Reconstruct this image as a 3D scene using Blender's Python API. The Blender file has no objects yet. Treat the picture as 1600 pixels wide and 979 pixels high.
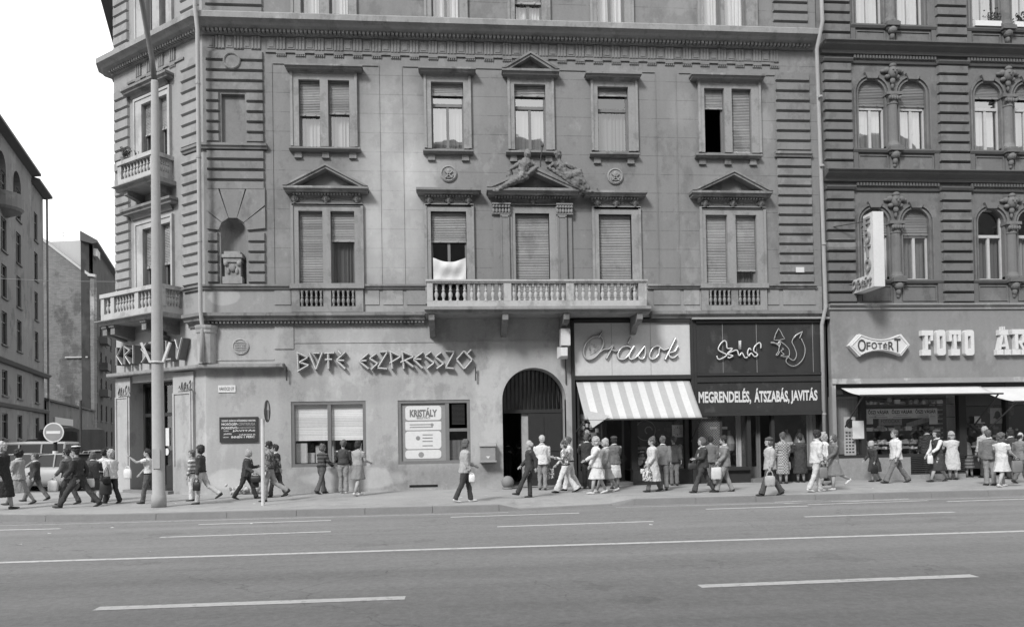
import bpy, bmesh, math, random
from mathutils import Vector, Matrix, noise
random.seed(7)
S = bpy.context.scene
COL = S.collection
R = math.radians
# ------------------------------------------------------------------ camera
FOC, YAW, PITCH, ROLL, SH, CD, EYE = 1100.0, .0789, .01464, .01753, 176.4, 22.72, 1.65
_f = Vector((math.sin(YAW)*math.cos(PITCH), math.cos(YAW)*math.cos(PITCH), math.sin(PITCH)))
_r = Vector((math.cos(YAW), -math.sin(YAW), 0)); _u = _r.cross(_f)
CR = math.cos(ROLL)*_r - math.sin(ROLL)*_u
CU = math.sin(ROLL)*_r + math.cos(ROLL)*_u
CAM = Vector((0, -CD, EYE))
cd = bpy.data.cameras.new('camera'); co = bpy.data.objects.new('camera', cd); COL.objects.link(co)
m = Matrix((CR, CU, -_f)).transposed().to_4x4(); m.translation = CAM; co.matrix_world = m
cd.sensor_width = 36; cd.lens = 36*FOC/1600; cd.shift_y = SH/1600; cd.clip_end = 2000; cd.clip_start = .1
S.camera = co
# ------------------------------------------------------------------ world, sun, exposure
SUNV = Vector((.62, .86, -.92)).normalized()
w = bpy.data.worlds.new('World'); S.world = w; w.use_nodes = True
nt = w.node_tree; nt.nodes.clear()
sky = nt.nodes.new('ShaderNodeTexSky'); sky.sky_type = 'NISHITA'; sky.sun_disc = False
sky.sun_elevation = math.asin(-SUNV.z); sky.sun_rotation = math.atan2(-SUNV.x, -SUNV.y)
sky.air_density = 1.2; sky.dust_density = 1.5; sky.ozone_density = .6
bw = nt.nodes.new('ShaderNodeRGBToBW'); bg = nt.nodes.new('ShaderNodeBackground'); wo = nt.nodes.new('ShaderNodeOutputWorld')
bg.inputs[1].default_value = .145
# a bright, even overcast deck in front of the clear sky
cl = nt.nodes.new('ShaderNodeMix'); cl.data_type = 'FLOAT'; cl.inputs['Factor'].default_value = .85; cl.inputs['B'].default_value = 6.3
nt.links.new(sky.outputs[0], bw.inputs[0]); nt.links.new(bw.outputs[0], cl.inputs['A']); nt.links.new(cl.outputs['Result'], bg.inputs[0]); nt.links.new(bg.outputs[0], wo.inputs[0])
sl = bpy.data.lights.new('sun', 'SUN'); sl.energy = 2.0; sl.angle = R(12); sl.color = (1, 1, 1)
so = bpy.data.objects.new('sun', sl); COL.objects.link(so); so.rotation_euler = (-SUNV).to_track_quat('Z', 'Y').to_euler()
S.view_settings.view_transform = 'Standard'; S.view_settings.look = 'None'; S.view_settings.exposure = 0.85; S.view_settings.gamma = 1
# ------------------------------------------------------------------ helpers
def gx(x, y, z=0.0):
    d = _f + CR*((x-800)/FOC) - CU*((y-489.5-SH)/FOC); t = (z-EYE)/d.z
    return CAM + d*t
def wat(x, y, Y):
    d = _f + CR*((x-800)/FOC) - CU*((y-489.5-SH)/FOC); t = (Y+CD)/d.y
    return CAM + d*t
class Fr:
    def __init__(s, o, ud, n):
        s.o = Vector((o[0], o[1], 0)); s.ud = Vector((ud[0], ud[1], 0)).normalized(); s.n = Vector((n[0], n[1], 0)).normalized()
    def p(s, u, z, d=0): return s.o + s.ud*u + s.n*d + Vector((0, 0, z))
    def px(s, x, y, d=0):
        r = _f + CR*((x-800)/FOC) - CU*((y-489.5-SH)/FOC)
        o = s.o + s.n*d; t = (o-CAM).dot(s.n)/r.dot(s.n); q = CAM + r*t
        return ((q-o).dot(s.ud), q.z)
    def rc(s, x0, y0, x1, y1, d=0):
        xm, ym = (x0+x1)/2, (y0+y1)/2
        a, b = s.px(x0, ym, d)[0], s.px(x1, ym, d)[0]; c, e = s.px(xm, y0, d)[1], s.px(xm, y1, d)[1]
        return (min(a, b), max(a, b), min(c, e), max(c, e))
class MB:
    def __init__(s): s.v = []; s.f = []
    def add(s, vs, fs):
        b = len(s.v); s.v += [tuple(v) for v in vs]; s.f += [tuple(b+i for i in f) for f in fs]; return s
    def quad(s, *p): return s.add(p, [tuple(range(len(p)))])
    def box(s, fr, u0, u1, z0, z1, d0, d1):
        P = [fr.p(u, z, d) for d in (d0, d1) for z in (z0, z1) for u in (u0, u1)]
        return s.add(P, [(0, 1, 3, 2), (4, 6, 7, 5), (0, 4, 5, 1), (2, 3, 7, 6), (0, 2, 6, 4), (1, 5, 7, 3)])
    def cham(s, fr, u0, u1, z0, z1, d0, d1, c):       # block with splayed edges on its front
        P = [fr.p(u, z, d0) for z in (z0, z1) for u in (u0, u1)] + [fr.p(u, z, d1) for z in (z0+c, z1-c) for u in (u0+c, u1-c)]
        return s.add(P, [(0, 1, 3, 2), (4, 6, 7, 5), (0, 4, 5, 1), (2, 3, 7, 6), (0, 2, 6, 4), (1, 5, 7, 3)])
    def ext(s, fr, pts, d0, d1, caps=True):            # outline (u,z) extruded from depth d0 to d1
        n = len(pts); P = [fr.p(a, b, d0) for a, b in pts] + [fr.p(a, b, d1) for a, b in pts]
        F = [(i, (i+1) % n, n+(i+1) % n, n+i) for i in range(n)]
        if caps: F += [tuple(range(n)), tuple(range(n, 2*n))]
        return s.add(P, F)
    def prof(s, fr, prof, u0, u1, splay=0):            # profile (d,z) run from u0 to u1
        n = len(prof); P = [fr.p(u0-splay*d, z, d) for d, z in prof] + [fr.p(u1+splay*d, z, d) for d, z in prof]
        F = [(i, (i+1) % n, n+(i+1) % n, n+i) for i in range(n)] + [tuple(range(n)), tuple(range(n, 2*n))]
        return s.add(P, F)
    def hex(s, P):
        return s.add(P, [(0, 1, 3, 2), (4, 6, 7, 5), (0, 4, 5, 1), (2, 3, 7, 6), (0, 2, 6, 4), (1, 5, 7, 3)])
    def bar(s, a, b, w, h=None, up=(0, 0, 1)):
        a, b = Vector(a), Vector(b); h = h or w; t = (b-a).normalized(); up = Vector(up)
        if abs(t.dot(up)) > .99: up = Vector((0, 1, 0)) if abs(t.y) < .9 else Vector((1, 0, 0))
        x = t.cross(up).normalized(); y = x.cross(t)
        return s.hex([e + x*i*w/2 + y*j*h/2 for e in (a, b) for j in (-1, 1) for i in (-1, 1)])
    def tube(s, pts, r, n=6, closed=False):
        pts = [Vector(p) for p in pts]; m = len(pts); rs = r if isinstance(r, (list, tuple)) else [r]*m; P = []; prev = None
        for i, p in enumerate(pts):
            a = pts[(i-1) % m] if (closed or i > 0) else p; b = pts[(i+1) % m] if (closed or i < m-1) else p
            t = (b-a).normalized()
            x = t.cross(Vector((0, 0, 1)) if abs(t.z) < .95 else Vector((1, 0, 0))).normalized() if prev is None else (prev - t*prev.dot(t)).normalized()
            prev = x; y = t.cross(x)
            P += [p + (x*math.cos(k*math.tau/n) + y*math.sin(k*math.tau/n))*rs[i] for k in range(n)]
        F = [(i*n+k, i*n+(k+1) % n, ((i+1) % m)*n+(k+1) % n, ((i+1) % m)*n+k) for i in range(m if closed else m-1) for k in range(n)]
        if not closed: F += [tuple(range(n)), tuple(range((m-1)*n, m*n))]
        return s.add(P, F)
    def lathe(s, c, pr, n=12, ax=None, sx=1, sy=1):    # profile (r,h)
        c = Vector(c); ax = Vector(ax or (0, 0, 1)).normalized()
        x = ax.cross(Vector((0, 1, 0)) if abs(ax.y) < .9 else Vector((1, 0, 0))).normalized(); y = ax.cross(x)
        P = [c + ax*h + (x*math.cos(k*math.tau/n)*sx + y*math.sin(k*math.tau/n)*sy)*r for r, h in pr for k in range(n)]
        m = len(pr); F = [(i*n+k, i*n+(k+1) % n, (i+1)*n+(k+1) % n, (i+1)*n+k) for i in range(m-1) for k in range(n)]
        F += [tuple(range(n)), tuple(range((m-1)*n, m*n))]
        return s.add(P, F)
    def ell(s, c, r, rot=None, n=12, m=8):
        c = Vector(c); rot = rot or Matrix.Identity(3); P = [c + rot @ Vector((0, 0, r[2]))]
        for i in range(1, m):
            a = math.pi*i/m
            P += [c + rot @ Vector((r[0]*math.sin(a)*math.cos(k*math.tau/n), r[1]*math.sin(a)*math.sin(k*math.tau/n), r[2]*math.cos(a))) for k in range(n)]
        P.append(c + rot @ Vector((0, 0, -r[2]))); F = []
        for k in range(n):
            F.append((0, 1+k, 1+(k+1) % n)); L = 1+(m-2)*n; F.append((L+k, len(P)-1, L+(k+1) % n))
            for i in range(m-2): F.append((1+i*n+k, 1+(i+1)*n+k, 1+(i+1)*n+(k+1) % n, 1+i*n+(k+1) % n))
        return s.add(P, F)
    def sweep(s, path, prof, close_ends=True):         # profile (d,z) mitred along a plan path; outward = right-hand side
        path = [Vector((a, b)) for a, b in path]; m = len(path); n = len(prof); P = []
        for i, p in enumerate(path):
            t0 = (p-path[i-1]).normalized() if i > 0 else None; t1 = (path[i+1]-p).normalized() if i < m-1 else None
            n0 = Vector((t0.y, -t0.x)) if t0 else None; n1 = Vector((t1.y, -t1.x)) if t1 else None
            if n0 and n1: nn = (n0+n1).normalized(); nn = nn/nn.dot(n0)
            else: nn = n0 or n1
            P += [Vector((p.x+nn.x*d, p.y+nn.y*d, z)) for d, z in prof]
        F = [(i*n+k, i*n+(k+1) % n, (i+1)*n+(k+1) % n, (i+1)*n+k) for i in range(m-1) for k in range(n)]
        if close_ends: F += [tuple(range(n)), tuple(range((m-1)*n, m*n))]
        return s.add(P, F)
    def build(s, name, mat, parent=None, smooth=False, loc=None, **kw):
        me = bpy.data.meshes.new(name); o0 = Vector(loc) if loc is not None else Vector()
        me.from_pydata([Vector(v)-o0 for v in s.v], [], s.f)
        bm = bmesh.new(); bm.from_mesh(me); bmesh.ops.recalc_face_normals(bm, faces=bm.faces)
        if smooth:
            for f in bm.faces: f.smooth = True
        bm.to_mesh(me); bm.free()
        me.materials.append(mat); o = bpy.data.objects.new(name, me); COL.objects.link(o)
        if parent is not None:
            o.parent = parent
            pm = Matrix.Translation(-world_loc(parent))
            o.matrix_parent_inverse = pm
        o.location = o0
        for k, v in kw.items(): o[k] = v
        return o
def world_loc(o):
    return o.location.copy()
def tag(o, label=None, cat=None, group=None, kind=None):
    for k, v in (('label', label), ('category', cat), ('group', group), ('kind', kind)):
        if v: o[k] = v
    return o
def thing(name, label, cat, loc=(0, 0, 0), group=None):
    o = bpy.data.objects.new(name, None); COL.objects.link(o); o.location = loc; o.empty_display_size = .2
    return tag(o, label, cat, group)
def copy_child(o, parent, delta):
    c = o.copy(); COL.objects.link(c); c.parent = parent; c.location = o.location + Vector(delta); return c
# ------------------------------------------------------------------ materials (black-and-white photograph: neutral greys)
def mat(name, base, rough=.85, amt=.12, scale=3.0, streak=0, fine=.06, metal=0, bump=0, spec=.3, bscale=40, patches=None, extra=None, coord='Object', blot=0, lblot=0, bsc=1.0):
    m = bpy.data.materials.new(name); m.use_nodes = True; n = m.node_tree.nodes; L = m.node_tree.links
    b = n['Principled BSDF']; b.inputs['Roughness'].default_value = rough; b.inputs['Metallic'].default_value = metal
    b.inputs['Specular IOR Level'].default_value = spec
    tc = n.new('ShaderNodeTexCoord'); C = tc.outputs[coord]
    def math_(op, a, c):
        q = n.new('ShaderNodeMath'); q.operation = op
        for i, v in enumerate((a, c)):
            if isinstance(v, (int, float)): q.inputs[i].default_value = v
            else: L.new(v, q.inputs[i])
        return q.outputs[0]
    def noise_(sc, det=4, vec=None, rgh=.6):
        q = n.new('ShaderNodeTexNoise'); q.inputs['Scale'].default_value = sc; q.inputs['Detail'].default_value = det
        q.inputs['Roughness'].default_value = rgh; L.new(vec or C, q.inputs['Vector']); return q.outputs[0]
    val = math_('ADD', math_('MULTIPLY', math_('SUBTRACT', noise_(scale), .5), 2*amt), 1.0)
    val = math_('ADD', val, math_('MULTIPLY', math_('SUBTRACT', noise_(scale*.21, 3), .5), 2*amt))
    if fine: val = math_('ADD', val, math_('MULTIPLY', math_('SUBTRACT', noise_(12, 4, None, .85), .5), 6*fine))
    if streak:
        mp = n.new('ShaderNodeMapping'); L.new(C, mp.inputs[0]); mp.inputs['Scale'].default_value = (2.6, 2.6, .22)
        sn = noise_(1.0, 5, mp.outputs[0], .65)
        val = math_('ADD', val, math_('MULTIPLY', math_('SUBTRACT', sn, .5), 3.4*streak))
    for amt_, lo, hi, sc_ in ((-1.35*blot, .53, .60, 1.15*bsc), (1.5*lblot, .57, .62, .8*bsc)):   # soot blotches and repaired or flaked spots
        if amt_:
            mp2 = n.new('ShaderNodeMapping'); L.new(C, mp2.inputs[0]); mp2.inputs['Scale'].default_value = (1, 1, .7); mp2.inputs['Location'].default_value = (sc_*7, 3, amt_*11)
            mr = n.new('ShaderNodeMapRange'); L.new(noise_(sc_, 9, mp2.outputs[0], .68), mr.inputs[0]); mr.inputs[1].default_value = lo; mr.inputs[2].default_value = hi; mr.inputs[3].default_value = 0; mr.inputs[4].default_value = amt_
            val = math_('ADD', val, mr.outputs[0])
    if patches:                                        # weathered or repainted patches with a place of their own: (x, z, rx, rz, gain)
        sep = n.new('ShaderNodeSeparateXYZ'); L.new(C, sep.inputs[0]); pn = noise_(1.3, 4)
        for (x, z, rx, rz, g, hard) in patches:
            a = math_('POWER', math_('ABSOLUTE', math_('DIVIDE', math_('SUBTRACT', sep.outputs[0], x), rx), 0), 2)
            c = math_('POWER', math_('ABSOLUTE', math_('DIVIDE', math_('SUBTRACT', sep.outputs[2], z), rz), 0), 2)
            d = math_('ADD', math_('ADD', a, c), math_('MULTIPLY', math_('SUBTRACT', pn, .5), 1.6))
            mr = n.new('ShaderNodeMapRange'); L.new(d, mr.inputs[0]); mr.inputs[1].default_value = 1+1/hard; mr.inputs[2].default_value = max(0, 1-1/hard)
            mr.inputs[3].default_value = 0; mr.inputs[4].default_value = g
            val = math_('ADD', val, mr.outputs[0])
    if extra: val = extra(n, L, C, math_, noise_, val)
    val = math_('MULTIPLY', val, base)
    cb = n.new('ShaderNodeCombineXYZ')
    for i in range(3): L.new(val, cb.inputs[i])
    L.new(cb.outputs[0], b.inputs['Base Color'])
    if bump:
        bp = n.new('ShaderNodeBump'); bp.inputs['Strength'].default_value = bump; bp.inputs['Distance'].default_value = .02
        L.new(noise_(bscale, 4), bp.inputs['Height']); L.new(bp.outputs[0], b.inputs['Normal'])
    return m
def glassmat(name, refl=.35, tint=.7, rough=.02):
    m = bpy.data.materials.new(name); m.use_nodes = True; n = m.node_tree.nodes; L = m.node_tree.links; n.clear()
    o = n.new('ShaderNodeOutputMaterial'); mx = n.new('ShaderNodeMixShader'); t = n.new('ShaderNodeBsdfTransparent'); g = n.new('ShaderNodeBsdfGlossy')
    t.inputs[0].default_value = (tint, tint, tint, 1); g.inputs['Roughness'].default_value = rough
    tc = n.new('ShaderNodeTexCoord'); nz = n.new('ShaderNodeTexNoise'); nz.inputs['Scale'].default_value = 1.7; nz.inputs['Detail'].default_value = 1
    bp = n.new('ShaderNodeBump'); bp.inputs['Strength'].default_value = .25; bp.inputs['Distance'].default_value = .02
    L.new(tc.outputs['Object'], nz.inputs['Vector']); L.new(nz.outputs[0], bp.inputs['Height']); L.new(bp.outputs[0], g.inputs['Normal'])
    mx.inputs[0].default_value = refl
    L.new(t.outputs[0], mx.inputs[1]); L.new(g.outputs[0], mx.inputs[2]); L.new(mx.outputs[0], o.inputs[0]); return m
def joints(n, L, C, math_, noise_, val, w=1.05, h=.62, dark=.10):   # faint ashlar joints scored in the plaster
    sep = n.new('ShaderNodeSeparateXYZ'); L.new(C, sep.inputs[0])
    z = math_('FRACT', math_('DIVIDE', math_('ADD', sep.outputs[2], 40.0), h), 0)
    lz = math_('MULTIPLY', math_('LESS_THAN', z, .04), math_('ADD', .35, math_('MULTIPLY', math_('GREATER_THAN', noise_(2.1, 3), .47), .65)))
    return math_('SUBTRACT', val, math_('MULTIPLY', lz, dark*3))
def slats(period, depth=.35):
    def f(n, L, C, math_, noise_, val):
        sep = n.new('ShaderNodeSeparateXYZ'); L.new(C, sep.inputs[0])
        z = math_('FRACT', math_('DIVIDE', math_('ADD', sep.outputs[2], 40.0), period), 0)
        row = n.new('ShaderNodeTexNoise'); row.inputs['Scale'].default_value = 1
        mp = n.new('ShaderNodeMapping'); mp.inputs['Scale'].default_value = (.15, .15, 9); L.new(C, mp.inputs[0]); L.new(mp.outputs[0], row.inputs['Vector'])
        val = math_('ADD', val, math_('MULTIPLY', math_('SUBTRACT', row.outputs[0], .5), 1.1))
        return math_('MULTIPLY', val, math_('SUBTRACT', 1.0, math_('MULTIPLY', math_('LESS_THAN', z, .22), depth)))
    return f
def fold_shade(n, L, C, math_, noise_, val):  # light and shade of curtain folds put into the colour as upright streaks
    mp = n.new('ShaderNodeMapping'); mp.inputs['Scale'].default_value = (14, 14, .5); L.new(C, mp.inputs[0])
    return math_('ADD', val, math_('MULTIPLY', math_('SUBTRACT', noise_(1, 2, mp.outputs[0]), .5), .7))
def brick(bw_, bh, amt):
    def f(n, L, C, math_, noise_, val):
        q = n.new('ShaderNodeTexBrick'); q.inputs['Scale'].default_value = 1; q.inputs['Brick Width'].default_value = bw_; q.inputs['Row Height'].default_value = bh
        q.inputs['Color1'].default_value = (1, 1, 1, 1); q.inputs['Color2'].default_value = (.75, .75, .75, 1); q.inputs['Mortar'].default_value = (1-amt, 1-amt, 1-amt, 1)
        q.inputs['Mortar Size'].default_value = .012
        mp = n.new('ShaderNodeMapping'); mp.inputs['Rotation'].default_value = (R(90), 0, 0); L.new(C, mp.inputs[0]); L.new(mp.outputs[0], q.inputs['Vector'])
        b2 = n.new('ShaderNodeRGBToBW'); L.new(q.outputs[0], b2.inputs[0]); return math_('MULTIPLY', val, b2.outputs[0])
    return f
M = {}
M['plaster'] = mat('weathered facade plaster', .198, .9, .10, .9, .09, .06, blot=.13, lblot=.13, bump=.25, extra=joints,
    patches=[(-1.9, 9.3, 1.15, 3.4, .8, 1.3), (-2.9, 8.0, .7, 1.5, .25, 1.3), (-.9, 10.2, .9, .9, .35, 1.5), (7.6, 12.4, .4, .6, .2, 1.5), (10.4, 11.9, .3, .7, .25, 1.5), (8.8, 8.5, .5, 2.0, .12, 1.3), (.2, 12.5, .7, .9, .18, 1.3), (4.5, 9.0, 1.6, 1.5, -.06, 1.2), (-4.9, 7.6, 1.0, .8, .16, 2)])
M['plaster_low'] = mat('lower storey plaster', .36, .9, .09, .8, .10, .06, blot=.13, lblot=.10, bump=.3,
    patches=[(-3.9, 2.3, .25, 1.4, .12, 2), (-3.2, .42, 1.6, .35, .28, 6), (-7.0, .45, .8, .35, .25, 6), (-1.2, .5, 3, .5, -.16, 2.5), (3.0, .4, 5, .45, -.14, 2.5), (-6, .9, 1.5, .7, -.10, 2), (-3.5, 3.2, 3, .4, -.10, 2)])
M['plaster_mid'] = mat('first storey parapet plaster', .25, .9, .08, 1.2, .1, .06, blot=.12, lblot=.18, patches=[(-7.2, 6.2, .5, .25, .35, 6), (-3, 5.9, 1.0, .3, .25, 3)])
M['trim'] = mat('pale stone trim', .245, .85, .09, 2.2, .12, .08, blot=.16, lblot=.12, bsc=2)
M['trim_dk'] = mat('sooty stone cornice', .19, .85, .13, 2.5, .12, .08, blot=.25, lblot=.25, bsc=1.6)
M['rust'] = mat('rusticated plaster', .19, .9, .13, 1.3, .10, .07, blot=.16, lblot=.12, bsc=1.4, bump=.2)
M['balcony'] = mat('white balcony stone', .39, .8, .09, 3, .10, .06, blot=.2, bsc=2.2)
M['sculpt'] = mat('dusty carved stone', .15, .8, .14, 6, .0, .10, blot=.3, lblot=.3, bsc=4)
M['chamfer'] = mat('corner bay plaster', .27, .9, .08, 1.0, .1, .06, blot=.13, lblot=.1)
M['chamfer_lt'] = mat('pale corner plaster', .36, .9, .07, 1.3, .1, .06, blot=.15, lblot=.1, patches=[(-8.6, .5, 2, .5, -.2, 2.5)])
M['rplaster'] = mat('dark neighbouring plaster', .145, .85, .10, 1.6, .10, .07, blot=.16, lblot=.14, bsc=1.5, bump=.2, patches=[(13, 7.95, .8, .16, .5, 4), (13, 5.75, .9, .15, .6, 4)])
M['rtrim'] = mat('dark neighbouring trim', .12, .85, .15, 3, .10, .05)
M['rsign'] = mat('painted shop fascia plaster', .215, .85, .06, 1.2, .10, .06, blot=.08, lblot=.1)
M['rframe'] = mat('shop fascia stone edging', .25, .8, .16, 2.2, .05, .06, lblot=.35, bsc=1.2)
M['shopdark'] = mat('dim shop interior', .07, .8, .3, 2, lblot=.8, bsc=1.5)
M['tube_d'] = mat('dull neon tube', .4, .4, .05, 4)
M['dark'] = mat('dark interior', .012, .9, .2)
M['black'] = mat('black paint', .02, .5, .2)
M['iron'] = mat('dark iron', .05, .6, .2)
M['wood_dk'] = mat('dark shopfront timber', .032, .55, .15, 4, .1)
M['wood_md'] = mat('grey painted window timber', .16, .6, .12, 4)
M['wood_lt'] = mat('pale painted window timber', .42, .6, .1, 4)
M['shutter'] = mat('pale roller shutter slats', .33, .7, .16, 1.5, blot=.15, extra=slats(.052, .5))
M['shutter_dk'] = mat('grey roller shutter slats', .22, .7, .12, 1.5, extra=slats(.052, .5))
M['blind'] = mat('cream venetian blind', .8, .7, .06, 1.5, extra=slats(.055, .25))
M['curtain'] = mat('white curtain', .55, .9, .05, 1.5, extra=fold_shade)
M['curtain_g'] = mat('grey net curtain', .33, .9, .06, 1.5, extra=fold_shade)
M['curtain_d'] = mat('dim net curtain', .14, .9, .10, 1.5, extra=fold_shade)
M['glass'] = glassmat('window glass', .22, .93)
M['glass_hi'] = glassmat('sky reflecting window glass', .42, .7)
M['glass_lo'] = glassmat('shop window glass', .15, .96)
M['white'] = mat('white enamel', .6, .5, .04, 4)
M['white_d'] = mat('dirty white sheet', .55, .6, .06, 2, .08)
M['grey'] = mat('mid grey paint', .24, .6, .08, 3)
M['pole'] = mat('concrete lamp post', .33, .8, .05, 4, .05)
M['pipe'] = mat('galvanised downpipe', .36, .6, .1, 4, .1, metal=0)
M['zinc'] = mat('zinc flashing', .3, .5, .15, 3)
M['signdark'] = mat('dark sign panel', .032, .45, .2, 1.4, .25, lblot=.5, spec=.5)
M['signlight'] = mat('pale sign panel', .50, .6, .05, 1.4, .06)
M['neon'] = mat('unlit neon tube glass', .6, .2, .03, 4, spec=.6)
M['neon_g'] = mat('greyed neon channel', .23, .5, .1, 4)
M['letter'] = mat('tin letter face', .3, .6, .1, 5)
M['letter_w'] = mat('white letter face', .58, .5, .06, 5)
M['letter_sd'] = mat('tin letter sides', .15, .6, .1, 5)
M['brick'] = mat('weathered brick', .16, .9, .22, .35, .05, .12, blot=.3, lblot=.7, bsc=.22, extra=brick(.5, .16, .3))
M['farwall'] = mat('sooty far house plaster', .095, .9, .16, .5, .12, .06, blot=.25, lblot=.2, bsc=.4)
M['farwall2'] = mat('sooty far house plaster darker', .05, .9, .15, .6, .1, .06, blot=.2, lblot=.25, bsc=.5)
M['farwall3'] = mat('grey tenement plaster', .135, .9, .14, .5, .12, .06, blot=.22, lblot=.2, bsc=.5)
M['farlight'] = mat('bright far render', .36, .9, .05, .5, .05)
M['roof'] = mat('dark roof tile', .08, .8, .15, 2)
M['stone'] = mat('kerb stone', .19, .8, .14, 2.5, bump=.3)
M['plinth'] = mat('speckled stone plinth', .26, .8, .15, 3.5, .1, .12)
def sidew(n, L, C, math_, noise_, val):
    return math_('ADD', val, math_('MULTIPLY', math_('SUBTRACT', noise_(.5, 6), .5), .3))
M['sidewalk'] = mat('asphalt pavement', .29, .9, .07, 1.8, 0, .08, blot=.09, lblot=.06, bsc=.9, bump=.3, extra=sidew)
def asph(n, L, C, math_, noise_, val):
    mp = n.new('ShaderNodeMapping'); mp.inputs['Scale'].default_value = (.09, 1.1, 1); L.new(C, mp.inputs[0])
    val = math_('ADD', val, math_('MULTIPLY', math_('SUBTRACT', noise_(1, 4, mp.outputs[0]), .5), .8))
    sp = n.new('ShaderNodeTexVoronoi'); sp.inputs['Scale'].default_value = 55; L.new(C, sp.inputs[0])
    ck = n.new('ShaderNodeTexVoronoi'); ck.feature = 'DISTANCE_TO_EDGE'; ck.inputs['Scale'].default_value = .33
    wn = n.new('ShaderNodeTexNoise'); wn.inputs['Scale'].default_value = 1.6; wn.inputs['Detail'].default_value = 5; L.new(C, wn.inputs['Vector'])
    va = n.new('ShaderNodeVectorMath'); va.operation = 'ADD'; L.new(C, va.inputs[0]); L.new(wn.outputs['Color'], va.inputs[1]); L.new(va.outputs[0], ck.inputs['Vector'])
    val = math_('SUBTRACT', val, math_('MULTIPLY', math_('MULTIPLY', math_('LESS_THAN', ck.outputs['Distance'], .004), math_('GREATER_THAN', noise_(.4, 2), .52)), .22))
    val = math_('SUBTRACT', val, math_('MULTIPLY', math_('GREATER_THAN', noise_(.8, 4), .66), .13))
    return math_('ADD', val, math_('MULTIPLY', math_('LESS_THAN', sp.outputs['Distance'], .16), .3))
M['asphalt'] = mat('worn road asphalt', .185, .8, .06, 1.2, 0, .16, bump=.5, bscale=90, extra=asph)
def worn(n, L, C, math_, noise_, val):
    return math_('SUBTRACT', val, math_('MULTIPLY', math_('GREATER_THAN', noise_(9, 5), .6), .25))
M['paint'] = mat('worn road paint', .46, .8, .08, 5, 0, .1, extra=worn)
def pane(mb, fr, u0, u1, z0, z1, d): return mb.quad(fr.p(u0, z0, d), fr.p(u1, z0, d), fr.p(u1, z1, d), fr.p(u0, z1, d))
def wavy(mb, fr, u0, u1, z0, z1, d, amp=.03, waves=None):
    n = max(8, int((u1-u0)/.045)); waves = waves or (u1-u0)/.14
    P = []
    for k in range(n+1):
        t = k/n; dd = d + amp*math.sin(t*waves*math.tau + 1.3*math.sin(t*9)); u = u0+(u1-u0)*t
        P += [fr.p(u, z0, dd), fr.p(u, z1, dd)]
    return mb.add(P, [(2*k, 2*k+2, 2*k+3, 2*k+1) for k in range(n)])
def wallmesh(mb, fr, u0, u1, z0, z1, holes, depth=.32, d=0.0):   # sheet with rectangular openings and their reveals
    us = sorted({u0, u1, *[h[0] for h in holes], *[h[1] for h in holes]}); zs = sorted({z0, z1, *[h[2] for h in holes], *[h[3] for h in holes]})
    us = [u for u in us if u0 <= u <= u1]; zs = [z for z in zs if z0 <= z <= z1]
    for i in range(len(us)-1):
        for j in range(len(zs)-1):
            a, b = (us[i]+us[i+1])/2, (zs[j]+zs[j+1])/2
            if not any(h[0] < a < h[1] and h[2] < b < h[3] for h in holes):
                mb.quad(fr.p(us[i], zs[j], d), fr.p(us[i+1], zs[j], d), fr.p(us[i+1], zs[j+1], d), fr.p(us[i], zs[j+1], d))
    for (a, b, c, e) in holes:
        for q in (((a, c), (b, c)), ((b, c), (b, e)), ((b, e), (a, e)), ((a, e), (a, c))):
            mb.quad(fr.p(*q[0], d), fr.p(*q[1], d), fr.p(*q[1], d-depth), fr.p(*q[0], d-depth))
    return mb
# ------------------------------------------------------------------ frames of the facades
ANG = R(35)
UC = -7.8; CHW = 4.85
MF = Fr((0, 0), (1, 0), (0, -1))
CF = Fr((UC, 0), (-math.cos(ANG), math.sin(ANG)), (-math.sin(ANG), -math.cos(ANG)))
CE = (UC - math.cos(ANG)*CHW, math.sin(ANG)*CHW)
SD = Vector((-.306, .952)).normalized()
SF = Fr(CE, SD, (-SD.y, SD.x))
XR = MF.px(1283, 400)[0]        # joint with the neighbouring house
XL = MF.px(418, 300)[0]         # inner edge of the left pier
XP0, XP1 = MF.px(1214, 300)[0], MF.px(1268, 300)[0]
SE = (CE[0]+SD.x*14, CE[1]+SD.y*14)
PATH = [(XR, 0), (UC, 0), CE, SE]; PATH = PATH[::-1]   # street side lies to the right of the walk SE -> XR
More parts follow.
